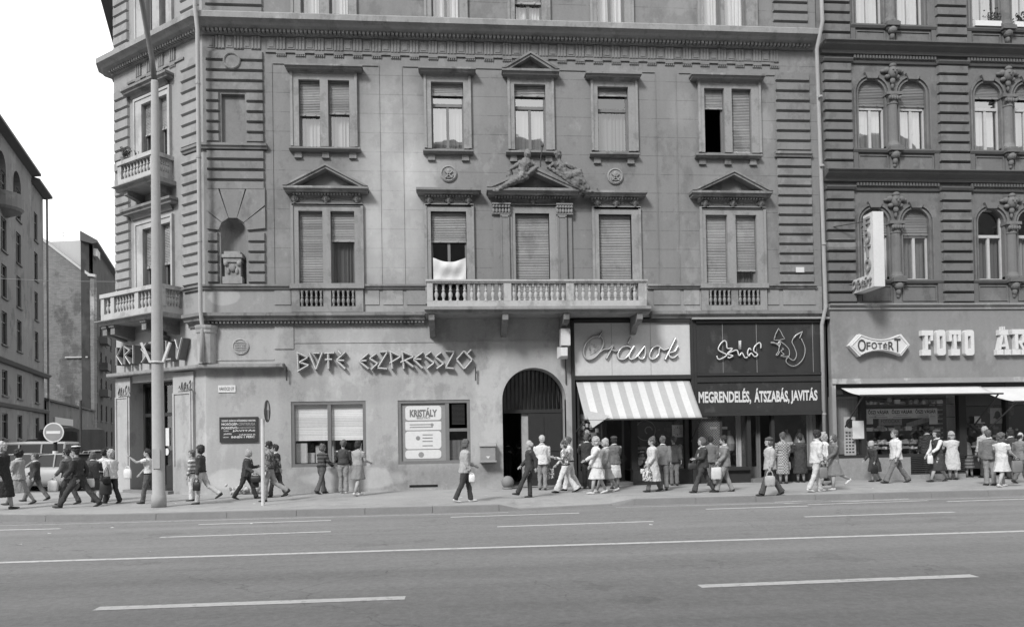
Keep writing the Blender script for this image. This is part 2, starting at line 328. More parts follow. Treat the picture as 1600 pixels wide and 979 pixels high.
# ------------------------------------------------------------------ corner building
HB = thing('corner_house', 'grey plastered corner house with rusticated piers, long stone balcony and carved window pediments', 'building', (2, 3, 0))
def surround(fr, ops, out, d=.07, w=None):             # flat frame round openings, out = outer rect
    mb = MB(); u0, u1, z0, z1 = out; ops = sorted(ops)
    mb.box(fr, u0, ops[0][0], z0, z1, 0, d); mb.box(fr, ops[-1][1], u1, z0, z1, 0, d)
    mb.box(fr, ops[0][0], ops[-1][1], ops[0][3], z1, 0, d)
    for a, b in zip(ops, ops[1:]): mb.box(fr, a[1], b[0], z0, a[3], 0, d+.01)
    e = .05
    mb.box(fr, u0-.03, u0+e, z0, z1+.03, .003, d+.03); mb.box(fr, u1-e, u1+.03, z0, z1+.03, .003, d+.03); mb.box(fr, u0+e, u1-e, z1-e, z1+.03, .003, d+.03)
    return mb
def hoodmb(fr, u0, u1, z0, z1, D=.3, apex=None, spl=.5, dent=True):
    mb = MB(); h = z1-z0; q = D
    mb.prof(fr, [(0, z0-h*.9), (.06, z0-h*.9), (.10, z0-h*.25), (q*.55, z0), (0, z0)], u0+q*.85, u1-q*.85)
    mb.prof(fr, [(0, z0+.001), (q*.8, z0+.001), (q*.85, z0+h*.35), (q, z0+h*.5), (q, z1), (0, z1)], u0+q*.12, u1-q*.12)
    mb.box(fr, u0, u1, z1-h*.42, z1+.012, 0.002, q+.02)
    if dent:
        n = int((u1-u0-.5)/.095)
        for i in range(n):
            a = u0+.25+(u1-u0-.5)*(i+.5)/n; mb.box(fr, a-.026, a+.026, z0-.07, z0-.002, .05, q*.62)
    if apex:
        ua, za = apex; t = h*.95
        for s, ue in ((-1, u0), (1, u1)):
            for (tt, dd, off) in ((t, q, 0), (t*.45, q+.04, t*.55)):
                P = [(ue+s*0, z1+.014+off*0), (ue-s*t*2.0, z1+.014), (ua, za-t*1.0), (ua, za)] if off == 0 else [(ue, z1+.02), (ue-s*.0-s*t*.9, z1+.02), (ua, za-t*.42), (ua, za+.012)]
                mb.ext(fr, P, .003 if off == 0 else .006, dd)
        mb.ext(fr, [(u0+.35, z1+.014), (u1-.35, z1+.014), (ua, za-t*.9)], .001, .05)
    return mb
def sillmb(fr, u0, u1, z0, z1, D=.2, nb=2, inner=None):
    mb = MB(); mb.prof(fr, [(0, z0), (D*.5, z0), (D*.8, z0+(z1-z0)*.4), (D, z0+(z1-z0)*.5), (D, z1), (0, z1)], u0, u1)
    for k in range(nb):
        t = k/(nb-1); a = (u0+.26)*(1-t)+(u1-.26)*t
        mb.box(fr, a-.11, a+.11, z0-.17, z0-.001, 0, .06); mb.box(fr, a-.12, a+.12, z0-.205, z0-.171, 0, .08)
    return mb
def head(mb, fr, u, z, s=.11, d=.08):
    c = fr.p(u, z, d); mb.ell(c, (s*.8, s*.8, s*1.15), n=10, m=8)
    mb.ell(fr.p(u, z+s*.55, d+.01), (s*1.0, s*.8, s*.75), n=10, m=6)
    mb.ell(fr.p(u, z-s*.05, d+s*.85), (s*.14, s*.2, s*.3), n=6, m=5)
    for q in (-1, 1): mb.ell(fr.p(u+q*s*.85, z+s*.1, d), (s*.35, s*.5, s*.8), n=6, m=5)
    mb.ell(fr.p(u, z-s*1.0, d), (s*.5, s*.5, s*.35), n=8, m=5)
def winparts(fr, win, op, sh=.3, shm='shutter', tr=None, mull=True, cur='curtain_g', gl='glass', frame='wood_md', fmb=None, lean=0, curz=1.0):
    u0, u1, z0, z1 = op; w = .055; mb = fmb; H = z1-z0
    D0, D1 = -.20, -.13
    mb.box(fr, u0, u0+w, z0, z1, D0, D1); mb.box(fr, u1-w, u1, z0, z1, D0, D1)
    mb.box(fr, u0+w, u1-w, z0, z0+w*1.3, D0, D1); mb.box(fr, u0+w, u1-w, z1-w, z1, D0, D1)
    ztr = z1-w
    if tr:
        ztr = z0+H*tr; mb.box(fr, u0+w, u1-w, ztr-.05, ztr+.05, D0, D1+.02)
    if mull:
        um = (u0+u1)/2; mb.box(fr, um-.045, um+.045, z0+w*1.3, ztr-(.05 if tr else 0), D0, D1+.005)
    p = MB(); pane(p, fr, u0, u1, z0, z1, -.165)
    if gl: p.build('pane', M[gl], win)
    if sh > 0:
        q = MB(); zb = z1-H*sh
        n = max(2, int((z1-zb)/.052)); P = []
        for k in range(n):
            a = zb+(z1-zb)*k/n; b = zb+(z1-zb)*(k+1)/n
            q.prof(fr, [(-.11, a+.004), (-.085, a+.004), (-.075, (a+b)/2), (-.088, b-.006), (-.11, b-.006)], u0+.015, u1-.015)
        q.box(fr, u0+.01, u1-.01, zb-.045, zb+.002, -.115, -.068)
        for t in (.25, .75): q.box(fr, u0+(u1-u0)*t-.02, u0+(u1-u0)*t+.02, zb-.04, zb+.03, -.068, -.045)
        q.build('roller_shutter', M[shm], win)
    if cur and sh < .95:
        c = MB(); wavy(c, fr, u0+.02, u1-.02, z0, z0+(ztr-z0 if curz == 1 else H)*curz, -.27); c.build('curtain', M[cur], win)
def window(fr, parent, ops, specs, out=None, hood=None, apex=None, sill=None, nb=2, heads=None, dent=False, surmat='trim', hd=.3, frame='wood_md', frieze=None):
    fmb = MB(); win = bpy.data.objects.new('window', None)
    # the timber frame is the window's own mesh; panes, shutters, stone surround hang under it
    holder = MB()
    holder.box(fr, ops[0][0], ops[0][0]+.01, ops[0][2], ops[0][2]+.01, -.2, -.19)
    win = holder.build('window', M[frame], parent)
    for op, sp in zip(ops, specs): winparts(fr, win, op, fmb=fmb, **sp)
    me = win.data; me.clear_geometry(); me.from_pydata(fmb.v, [], fmb.f)
    bm = bmesh.new(); bm.from_mesh(me); bmesh.ops.recalc_face_normals(bm, faces=bm.faces); bm.to_mesh(me); bm.free()
    if out: surround(fr, ops, out).build('surround', M[surmat], win)
    if frieze:
        f = MB(); u0, u1, z0, z1 = frieze; f.box(fr, u0, u1, z0, z1, 0, .055); f.box(fr, u0-.03, u1+.03, z0-.05, z0+.001, 0, .10)
        n = max(2, (len(heads) if heads else 3)-1)
        for i in range(n*2):
            t = (i+.5)/(n*2); a = u0+(u1-u0)*t; f.lathe(fr.p(a, (z0+z1)/2, .055), [(.055, 0), (.06, .02), (.03, .02)], 8, fr.n); f.box(fr, a-.13, a-.08, (z0+z1)/2-.03, (z0+z1)/2+.05, .05, .075); f.box(fr, a+.08, a+.13, (z0+z1)/2-.05, (z0+z1)/2+.03, .05, .075)
        f.build('frieze', M['rust'], win)
    if hood: hoodmb(fr, *hood, D=hd, apex=apex, dent=dent).build('pediment' if apex else 'hood', M['trim_dk'], win)
    if sill: sillmb(fr, *sill, nb=nb).build('sill', M['trim_dk'], win)
    if heads:
        for (hu, hz) in heads:
            hm = MB(); head(hm, fr, hu, hz); hm.build('carved_head', M['sculpt'], win, smooth=True)
    return win
rc = MF.rc
holes = []
def add(ops, specs, **k): holes.extend(ops); return window(MF, HB, ops, specs, **k)
Z2 = MF.px(700, 233)[1]         # second-floor sill level
def R2(x0, x1, yt, yb=None, z0=None):
    a = rc(x0, yt, x1, yb or yt+100); return (a[0], a[1], z0 if z0 is not None else a[2], a[3])
# second floor
add([R2(467.5, 500.8, 126, z0=Z2), R2(513.3, 546.6, 126, z0=Z2)], [dict(sh=.5, cur='curtain_g', gl='glass', mull=False), dict(sh=.47, cur='curtain_g', mull=False)],
    out=R2(455.7, 557, 114, z0=Z2), hood=rc(443.7, 100.5, 566, 106, .3), sill=rc(451, 229.5, 563, 234, .2), nb=3)
add([R2(674, 724.3, 129.7, z0=Z2)], [dict(sh=.16, tr=.68, cur='curtain_g', gl='glass_hi')], out=R2(664, 734.5, 117, z0=Z2), hood=rc(653.4, 105, 743.3, 110.5, .3), sill=rc(661, 233.5, 740, 238, .2))
add([R2(803.8, 852.5, 133.3, z0=Z2)], [dict(sh=.14, tr=.67, cur='curtain_g', gl='glass_hi', mull=True)], out=R2(794.6, 864, 122, z0=Z2),
    hood=rc(784.4, 108, 874.3, 115, .3), apex=MF.px(828.9, 81, .3), sill=rc(790.6, 235.5, 870.9, 240, .2))
add([R2(933.7, 981.5, 137, z0=Z2)], [dict(sh=.10, tr=.66, cur='curtain_d', gl='glass', mull=False)], out=R2(924.5, 994.4, 125, z0=Z2), hood=rc(915.3, 113, 1003, 118.5, .3), sill=rc(922.4, 238, 999.6, 243, .2))
add([R2(1100, 1131, 139.3, z0=Z2), R2(1142.4, 1173.3, 139.3, z0=Z2)], [dict(sh=.28, cur=None, gl=None, mull=False), dict(sh=.97, cur=None, mull=False)],
    out=R2(1091.5, 1186.4, 127, z0=Z2), hood=rc(1080.6, 115, 1196.7, 121, .3), sill=rc(1088, 240, 1191.6, 245, .2), nb=3)
# first floor
Z1 = 6.6
FZ = lambda x0, x1, ya, yb: rc(x0, ya, x1, yb)
add([R2(467.3, 505, 330.3, z0=Z1), R2(517.3, 554.6, 330.3, z0=Z1)], [dict(sh=.985, cur=None, shm='shutter'), dict(sh=.39, cur='curtain_d', mull=False)],
    out=R2(456.8, 567, 320.5, z0=Z1), hood=rc(441.6, 291, 575, 298, .35), apex=MF.px(508, 256, .35), hd=.35, frieze=FZ(458, 566, 303, 320), heads=[MF.px(x, 312) for x in (461.5, 510, 558)], dent=True)
add([R2(673.7, 729, 331, z0=5.95)], [dict(sh=.31, cur=None, gl='glass_lo')], out=R2(665, 739.4, 321, z0=5.95), hood=rc(650, 293.5, 751.5, 301, .35), hd=.35, frieze=FZ(666, 738, 306, 321),
    heads=[MF.px(x, 314) for x in (671, 701.4, 732)], dent=True)
wc = add([R2(805.3, 858.6, 334, z0=5.95)], [dict(sh=.985, cur=None)], out=R2(797.6, 870.3, 321.8, z0=5.95), hood=rc(760.8, 294, 906.4, 302.5, .45), apex=MF.px(834.4, 261, .45), hd=.45,
    frieze=FZ(772, 892.7, 306, 321.5), heads=[MF.px(x, 315) for x in (787.5, 832.6, 878)], dent=True)
add([R2(935.6, 987, 335.6, z0=5.95)], [dict(sh=.985, cur=None)], out=R2(926.4, 999.6, 325, z0=5.95), hood=rc(912.3, 298, 1012, 305, .35), hd=.35, frieze=FZ(928, 998, 310, 325),
    heads=[MF.px(x, 318) for x in (932.5, 961.6, 991.3)], dent=True)
add([R2(1102.3, 1136, 336.4, z0=Z1), R2(1148.7, 1181.5, 336.4, z0=Z1)], [dict(sh=.985, cur=None), dict(sh=.79, cur='curtain_d', mull=False, shm='shutter')],
    out=R2(1094.3, 1194.4, 325.8, z0=Z1), hood=rc(1081.5, 298.5, 1207.9, 305.5, .35), apex=MF.px(1147, 266, .35), hd=.35, frieze=FZ(1096, 1193, 311, 325.5), heads=[MF.px(x, 319) for x in (1100, 1143.5, 1187.3)], dent=True)
# third floor (its lower part is in the picture)
Z3 = 15.12
def third(xs, xo, y, **k):
    ops = [(MF.px(a, y)[0], MF.px(b, y)[0], Z3, Z3+2.9) for a, b in xs]; o = (MF.px(xo[0], y)[0], MF.px(xo[1], y)[0], Z3, Z3+3.05)
    add(ops, k['sp'], out=o, hood=(o[0]-.2, o[1]+.2, o[3]+.25, o[3]+.42))
third([(470, 500), (514.5, 545)], (456.5, 556), 8, sp=[dict(sh=.2, cur='curtain', gl='glass', mull=False)]*2)
third([(674, 718)], (664, 729), 12, sp=[dict(sh=.2, cur='curtain', gl='glass')])
third([(804, 846)], (794, 858), 15, sp=[dict(sh=.74, cur='curtain', gl='glass')])
third([(932, 975)], (923, 988), 18, sp=[dict(sh=.2, cur='curtain', gl='glass')])
third([(1097, 1125), (1130, 1165)], (1090, 1181), 20, sp=[dict(sh=.2, cur='curtain', gl='glass', mull=False)]*2)
# wall of the main front
XA0, XA1 = MF.px(786, 700)[0], MF.px(885.5, 700)[0]; ZSP = MF.px(836, 624)[1]; AR = (XA1-XA0)/2; AC = (XA0+XA1)/2; ZAT = ZSP+AR
G1 = rc(455, 626.5, 572, 728.5); G2 = rc(622, 624.5, 735, 724)
SH0 = MF.px(893, 620)[0]
ZM = 5.5
wl = MB(); wallmesh(wl, MF, XL-.02, XR, 6.52, 21, holes, .3)
wl.build('wall', M['plaster'], HB)
ws = MB(); wallmesh(ws, MF, XL-.02, XR, ZM, 6.52, [h for h in holes if h[2] < 6.5], .3)
for a, b in ((427.5, 456), (569, 594), (597, 631), (634, 667), (1020, 1064), (1067, 1094), (1198, 1218), (1222, 1275)):
    q = rc(a, 451, b, 476); ws.box(MF, q[0]+.03, q[1]-.03, q[2], q[3], 0, .025)
ws.build('parapet_wall', M['plaster_mid'], HB)
wg = MB(); wallmesh(wg, MF, XL-.02, SH0, 0, ZM, [G1, G2, (XA0, XA1, 0, ZAT)], .28)
N = 24; arc = [(AC+AR*math.cos(math.pi*k/N), ZSP+AR*math.sin(math.pi*k/N)) for k in range(N+1)]
for k in range(N):
    a, b = arc[k], arc[k+1]
    wg.quad(MF.p(*a), MF.p(*b), MF.p(b[0], ZAT), MF.p(a[0], ZAT)); wg.quad(MF.p(*a), MF.p(*b), MF.p(*b, -.75), MF.p(*a, -.75))
for u in (XA0, XA1): wg.quad(MF.p(u, 0), MF.p(u, ZSP), MF.p(u, ZSP, -.75), MF.p(u, 0, -.75))
q = rc(429, 505, 459, 545); wg.box(MF, q[0], q[1], q[2], ZM-.1, 0, .03)
q = rc(459, 533, 890, 536); wg.box(MF, q[0], q[1], q[2]+.03, q[3]+.0, 0, .02)
q = rc(430, 728, 786, 729.5); wg.box(MF, q[0]+.1, XA0, 0, q[3], 0, .03)
wg.build('ground_floor_wall', M['plaster_low'], HB)
# piers at both ends
pw = MB()
NI = rc(345.5, 360, 385, 444); NC = (NI[0]+NI[1])/2; NR = (NI[1]-NI[0])/2; NZS = MF.px(365, 362)[1]
BW = rc(346, 147, 383, 225); RD = MF.px(363.5, 97.5)
wallmesh(pw, MF, UC, XL-.02, 6.52, 21, [(NI[0], NI[1], 6.6, NZS+NR), (BW[0], BW[1], 11.05, BW[3])], .12)
N = 16; na = [(NC+NR*math.cos(math.pi*k/N), NZS+NR*math.sin(math.pi*k/N)) for k in range(N+1)]
for k in range(N): pw.quad(MF.p(*na[k]), MF.p(*na[k+1]), MF.p(na[k+1][0], NZS+NR), MF.p(na[k][0], NZS+NR))
pw.build('pier_wall', M['rust'], HB)
nb = MB(); J = 12                                      # the niche: half cylinder with a quarter sphere over it
for j in range(J):
    t0, t1 = math.pi*j/J, math.pi*(j+1)/J
    f = lambda t, z, s=1: MF.p(NC+NR*math.cos(t)*s, z, -NR*.95*math.sin(t)*s)
    nb.quad(f(t0, 6.6), f(t1, 6.6), f(t1, NZS), f(t0, NZS))
    for k in range(8):
        p0, p1 = math.pi/2*k/8, math.pi/2*(k+1)/8
        nb.quad(f(t0, NZS+NR*math.sin(p0), math.cos(p0)), f(t1, NZS+NR*math.sin(p0), math.cos(p0)), f(t1, NZS+NR*math.sin(p1), math.cos(p1)), f(t0, NZS+NR*math.sin(p1), math.cos(p1)))
nb.build('niche', M['rust'], HB, smooth=True)
nb = MB(); nb.box(MF, BW[0], BW[1], 11.05, BW[3], -.13, -.12); nb.build('blind_window', M['rust'], HB)
pd = MB(); a = MF.px(367, 440, -.15)[0]
pd.box(MF, a-.30, a+.30, 6.6, 6.82, -.3, .12); pd.box(MF, a-.24, a+.24, 6.82, 7.28, -.28, .06); pd.box(MF, a-.31, a+.31, 7.42, 7.52, -.3, .14); pd.box(MF, a-.25, a+.25, 7.52, 7.62, -.3, .1)
for s in (-1, 1):
    pd.ell(MF.p(a+s*.2, 7.24, .08), (.07, .06, .09)); pd.ell(MF.p(a+s*.13, 7.0, .08), (.05, .04, .1))
pd.ell(MF.p(a, 7.1, .08), (.09, .06, .13)); pd.box(MF, a-.27, a+.27, 7.28, 7.42, -.29, .1)
pd.build('niche_pedestal', M['trim'], HB)
def rustic(mb, fr, u0, u1, z0, z1, step, skip=None, d=.08, c=.032):
    n = max(1, round((z1-z0)/step)); h = (z1-z0)/n
    for k in range(n):
        a, b = z0+k*h, z0+(k+1)*h; segs = [(u0, u1)]
        if skip: segs = skip(a, b, u0, u1)
        for s in segs: mb.cham(fr, s[0], s[1], a+.02, b-.02, 0, d, c)
LP0, LP1 = UC+.1, XL-.07
VT = 1.38
ru = MB()
def sk_low(a, b, u0, u1):
    m_ = (a+b)/2
    if m_ < NZS+.02: return [(u0, NI[0]-.06), (NI[1]+.06, u1)]
    if m_ < NZS+VT: return []
    return [(u0, u1)]
rustic(ru, MF, LP0, LP1, 6.62, 10.85, .337, sk_low)
# voussoirs over the niche
z0v = 6.62+.3254*round((NZS-6.62)/.3254)
for k in range(-2, 3):
    def ray(an, r): return (NC+math.sin(an)*r, NZS+math.cos(an)*r)
    an0, an1 = R(k*34-16 if k else -16.2), R(k*34+16 if k else 16.2)
    def lim(an):
        s, c = math.sin(an), math.cos(an); r = 9
        if abs(s) > .01: r = min(r, ((LP1-NC) if s > 0 else (NC-LP0))/abs(s))
        if c > .01: r = min(r, VT/c)
        return r
    P = [ray(an0, NR+.05), ray(an1, NR+.05), ray(an1, lim(an1)), ray(an0, lim(an0))]
    if k == 1: P.insert(3, (LP1, NZS+VT))
    if k == -1: P.insert(3, (LP0, NZS+VT))
    ru.ext(MF, P, 0, .07)
ru.build('rusticated_quoin', M['rust'], HB)
ru = MB()
def sk_up(a, b, u0, u1):
    m_ = (a+b)/2
    if m_ < BW[3]: return [(u0, BW[0]-.04), (BW[1]+.04, u1)]
    return [(u0, u1)]
rustic(ru, MF, LP0, LP1, 11.06, 14.0, .335, sk_up)
ru.build('rusticated_quoin', M['rust'], HB)
ru = MB(); rustic(ru, MF, XP0, XP1, 6.62, 10.85, .337); ru.build('rusticated_quoin', M['rust'], HB)
ru = MB(); rustic(ru, MF, XP0, XP1, 11.06, 13.75, .335); ru.build('rusticated_quoin', M['rust'], HB)
ru = MB(); rustic(ru, MF, LP0, LP1, 15.1, 20.3, .335); ru.build('rusticated_quoin', M['rust'], HB); ru = MB(); rustic(ru, MF, XP0-.02, XP1, 15.1, 20.3, .335); ru.build('rusticated_quoin', M['rust'], HB)
# round recess in the upper left pier: a moulded ring
rm = MB(); rr = .24; rm.tube([MF.p(RD[0]+rr*math.cos(t*math.tau/24), RD[1]+rr*math.sin(t*math.tau/24), .095) for t in range(24)], .035, 6, closed=True)
rm.lathe(MF.p(RD[0], RD[1], .0), [(rr, 0), (rr, .092)], 24, MF.n); rm.build('round_panel', M['rust'], HB)
# blank window key lines
# pier sill bands at second-floor level
sb = MB(); band = [(0, 10.86), (.09, 10.86), (.11, 10.93), (.15, 10.95), (.15, 11.03), (0, 11.03)]
sb.sweep([(CF.p(.95, 0).x, CF.p(.95, 0).y), (UC, 0), (XL+.02, 0)], band); sb.build('sill_band', M['trim_dk'], HB); sb = MB(); sb.prof(MF, band, XP0-.07, XR-.28)
sb.build('sill_band', M['trim_dk'], HB)
# string course at first-floor level
st = MB(); sp_ = [(0, 6.44), (.07, 6.44), (.08, 6.5), (.13, 6.52), (.13, 6.58), (0, 6.58)]
st.sweep([(CF.p(1.0, 0).x, CF.p(1.0, 0).y), (UC, 0), (MF.px(668, 446)[0], 0)], sp_); st.build('string_course', M['trim_dk'], HB); st = MB(); st.prof(MF, sp_, MF.px(1011, 446)[0], XR-.22)
st.build('string_course', M['trim_dk'], HB)
# main cornice over the ground floor
c1 = MB(); pr = [(0, 5.28), (.06, 5.28), (.07, 5.40), (.22, 5.44), (.24, 5.52), (.32, 5.56), (.32, 5.66), (0, 5.70)]
c1.sweep([(CF.p(.75, 0).x, CF.p(.75, 0).y), (UC, 0), (MF.px(664, 490)[0], 0)], pr); 
a, b = UC+.1, MF.px(664, 490)[0]; n = int((b-a)/.115)
for k in range(n): u = a+(b-a)*(k+.5)/n; c1.box(MF, u-.032, u+.032, 5.345, 5.43, .03, .16)
c1.build('cornice', M['trim_dk'], HB); c1 = MB(); c1.prof(MF, pr, MF.px(1015, 490)[0], XR-.1); c1.build('cornice', M['trim_dk'], HB)
# upper cornice with dentils and triglyph frieze
c2 = MB(); pr = [(0, 14.50), (.08, 14.50), (.10, 14.60), (.34, 14.66), (.40, 14.72), (.52, 14.78), (.52, 14.95), (.47, 15.0), (0, 15.08)]
c2.sweep([(SF.p(.45, 0).x, SF.p(.45, 0).y)]+PATH[1:-1]+[(XR-.12, 0)], pr)
for fr, a, b in ((MF, UC+.05, XR-.3), (CF, .05, CHW-.05)):
    n = int((b-a)/.13)
    for k in range(n): u = a+(b-a)*(k+.5)/n; c2.box(fr, u-.04, u+.04, 14.53, 14.635, .05, .22)
c2.build('cornice', M['trim'], HB)
fz = MB(); a, b = MF.px(424, 60)[0], MF.px(1222, 60)[0]
n = 28; per = (b-a)/n
def trig(mb, fr, u):
    mb.box(fr, u-.15, u+.15, 14.06, 14.49, 0, .025)
    for q in (-.10, 0, .10): mb.box(fr, u+q-.032, u+q+.032, 14.08, 14.48, .027, .045)
    mb.box(fr, u-.15, u+.15, 13.93, 13.97, .002, .05)
    for q in range(5): mb.box(fr, u-.13+q*.065-.018, u-.13+q*.065+.018, 13.87, 13.929, .002, .04)
def metope(mb, fr, u, w):
    mb.box(fr, u-w, u+w, 14.10, 14.45, 0, .02); mb.box(fr, u-w+.05, u+w-.05, 14.15, 14.40, .022, .035)
for k in range(n):
    trig(fz, MF, a+per*(k+.5)-.0); metope(fz, MF, a+per*k, .13)
fz.box(MF, XL, XP0-.02, 13.975, 14.04, .001, .045)
for u in (UC+.55, UC+1.12, UC+1.66): trig(fz, MF, u)
for u in (UC+.27, UC+.84, UC+1.39): metope(fz, MF, u, .11)
for k in range(4): trig(fz, CF, 1.5+k*.62)
fz.box(CF, .9, 4.0, 13.975, 14.04, .001, .045)
fz.build('frieze', M['rust'], HB)
# fine panel mouldings on the wall field
pm = MB()
for (x0, x1, y) in ((426, 592, 81), (629, 1023, 93), (1060, 1212, 97)):
    q = MF.px(x0, y)[0], MF.px(x1, y+2)[0]; z = 13.62; pm.box(MF, q[0], q[1], z, z+.035, 0, .03)
for x in (427, 594.5, 630.5, 1027, 1059, 1214.5):
    u = MF.px(x, 290)[0]; pm.box(MF, u-.012, u+.012, 6.6, 13.62, 0, .022)
pm.build('panel_moulding', M['plaster'], HB)
# medallions
for x, y in ((701, 272), (961, 276)):
    mm = MB(); u, z = MF.px(x, y); mm.lathe(MF.p(u, z, 0), [(.27, 0), (.27, .04), (.23, .07), (.20, .04), (.01, .045)], 24, MF.n)
    mm.bar(MF.p(u-.12, z-.14, .07), MF.p(u+.12, z+.08, .07), .035, .04); mm.bar(MF.p(u+.12, z-.14, .07), MF.p(u-.12, z+.08, .07), .035, .04)
    mm.ell(MF.p(u, z+.07, .06), (.06, .04, .09)); mm.tube([MF.p(u+.14*math.cos(R(q)), z-.02+.12*math.sin(R(q)), .06) for q in range(190, 351, 20)], .02)
    mm.build('medallion', M['trim'], HB)
# pilasters of the middle window
for xa, xb, x2 in ((781.4, 796.7, 770.7), (870.3, 885.6, 893.3)):
    pi_ = MB(); a, b = MF.px(xa, 380)[0], MF.px(xb, 380)[0]; c = MF.px(x2, 380)[0]; zt = MF.px(830, 337)[1]
    pi_.box(MF, a+.01, b-.01, 5.95, zt, 0, .16); pi_.box(MF, min(a, b, c), max(a, b, c), 5.95, zt, 0, .08)
    for e in (a+.04, b-.04): pi_.box(MF, e-.018, e+.018, 6.1, zt-.06, .161, .18)
    pi_.box(MF, a+.02, b-.02, zt-.1, zt-.04, .161, .18)
    lo, hi = min(a, c)-.03, max(b, c)+.03
    pi_.box(MF, lo, hi, zt, zt+.04, .0, .17); pi_.box(MF, lo, hi, zt+.3, zt+.35, 0, .22)
    pi_.box(MF, lo+.05, hi-.05, zt+.041, zt+.299, 0, .12)
    n = 6
    for k in range(n):
        u = lo+(hi-lo)*(k+.5)/n; pi_.ell(MF.p(u, zt+.11, .17), (.045, .035, .08)); pi_.ell(MF.p(u, zt+.23, .19), (.05, .05, .05))
    pi_.build('pilaster', M['rust'], HB)
# balustrades under the first-floor windows
BAL = [(.035, 0), (.05, .03), (.028, .05), (.03, .09), (.058, .2), (.05, .27), (.026, .34), (.045, .36), (.045, .38), (.026, .40), (.036, .5), (.05, .57), (.05, .6)]
def baluster(parent, c, h, mat_, s=1.0, proto={}):
    key = (round(h, 3), mat_, s)
    if key not in proto:
        mb = MB(); mb.lathe((0, 0, 0), [(r*s, z*h/.6) for r, z in BAL], 8); o = mb.build('baluster', M[mat_], parent, smooth=True); proto[key] = o
    else:
        o = proto[key].copy(); COL.objects.link(o); o.parent = parent; o.matrix_parent_inverse = Matrix.Translation(-world_loc(parent))
    o.location = c; return o
for x0, x1, ops in ((456.5, 568, ((469, 506), (518, 556))), (1095, 1197, ((1106, 1141.5), (1152, 1186.7)))):
    bp_ = MB(); o = rc(x0, 447, x1, 480); zb, zt = 5.88, 6.38
    us = [MF.px(v, 462)[0] for q in ops for v in q]
    bp_.box(MF, o[0], us[0], 5.71, 6.44, 0, .09); bp_.box(MF, us[1], us[2], 5.71, 6.44, 0, .09); bp_.box(MF, us[3], o[1], 5.71, 6.44, 0, .09)
    for k in (0, 2): bp_.box(MF, us[k], us[k+1], 5.71, zb, 0, .089); bp_.box(MF, us[k], us[k+1], zt, 6.44, 0, .089)
    bp_.box(MF, o[0]-.04, o[1]+.04, 6.445, 6.60, .0, .16)
    bb = bp_.build('balustrade', M['trim'], HB)
    dk = MB()  # flat near-black sheet on the wall, standing in for shade behind the balusters
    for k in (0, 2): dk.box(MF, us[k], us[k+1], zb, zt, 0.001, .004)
    dk.build('recess_shade', M['dark'], bb)
    for k in (0, 2):
        for i in range(5): baluster(bb, MF.p(us[k]+(us[k+1]-us[k])*(i+.5)/5, zb, .055), zt-zb, 'trim')
# long stone balcony
BD = 1.15
bx0, bx1 = MF.px(667, 460, BD)[0], MF.px(1010.5, 460, BD)[0]; ztop = MF.px(840, 436.5, BD)[1]; zbot = MF.px(840, 483, BD)[1]
bal = MB(); zr = ztop-.10; zb = MF.px(840, 469, BD)[1]; zs = zbot+.09
bal.box(MF, bx0, bx1, zr, zr+.045, BD-.22, BD); bal.box(MF, bx0-.03, bx1+.03, zr+.046, ztop, BD-.25, BD+.03)
bal.box(MF, bx0, bx1, zs+.001, zb, BD-.2, BD-.02)
for s, u in ((-1, bx0), (1, bx1)):
    a, b = (u, u+.2) if s < 0 else (u-.2, u)
    bal.box(MF, a, b, zr, zr+.045, 0, BD-.221); bal.box(MF, a-.03, b+.03, zr+.046, ztop, 0, BD-.251); bal.box(MF, a, b, zs+.001, zb, 0, BD-.201)
posts = [MF.px(x, 455, BD)[0] for x in (667, 676, 787, 799, 885, 897, 998, 1010.5)]
for k in range(0, 8, 2): bal.box(MF, posts[k]+.001, posts[k+1], zb, zr, BD-.2, BD-.015)
BALC = bal.build('balcony', M['balcony'], HB)
for k in (1, 3, 5):
    n = 10; a, b = posts[k], posts[k+1]
    for i in range(n): baluster(BALC, MF.p(a+(b-a)*(i+.5)/n, zb, BD-.11), zr-zb, 'balcony', 1.15)
for u in (bx0+.1, bx1-.1):
    for i in range(7): baluster(BALC, MF.p(u, zb, .1+i*(BD-.4)/6), zr-zb, 'balcony', 1.15)
slab = MB(); slab.prof(MF, [(0, zbot-.10), (BD-.05, zbot-.10), (BD-.03, zbot-.02), (BD+.06, zbot), (BD+.06, zs), (0, zs)], bx0-.08, bx1+.12)
slab.build('slab', M['trim'], BALC)
for x in (674, 790, 886, 1001):
    br = MB(); u = MF.px(x, 495, BD)[0]; br.prof(MF, [(0, zbot-.101), (BD-.08, zbot-.101), (BD-.08, zbot-.3), (BD-.2, zbot-.38), (.5, zbot-.42), (.25, zbot-.62), (0, zbot-.7)], u-.09, u+.09)
    br.build('bracket', M['trim_dk'], BALC)
cl = MB(); q = rc(677, 403, 728, 433, .04)                                 # sheet hung across the balcony door
n, mm_ = 16, 8
P = []
for i in range(n+1):
    for j in range(mm_+1):
        t, s = i/n, j/mm_; sag = .14*math.sin(math.pi*t)*(1-s*.3)
        P.append(MF.p(q[0]+(q[1]-q[0])*t, q[3]-(q[3]-q[2]+.15)*s - sag, .09+.015*math.sin(t*17+s*6)+.05*math.sin(math.pi*t)*math.sin(s*7)))
cl.add(P, [(i*(mm_+1)+j, (i+1)*(mm_+1)+j, (i+1)*(mm_+1)+j+1, i*(mm_+1)+j+1) for i in range(n) for j in range(mm_)])
tag(cl.build('bed_sheet', M['white_d'], smooth=True), 'white sheet hung across the balcony door under the half-lowered shutter', 'sheet')
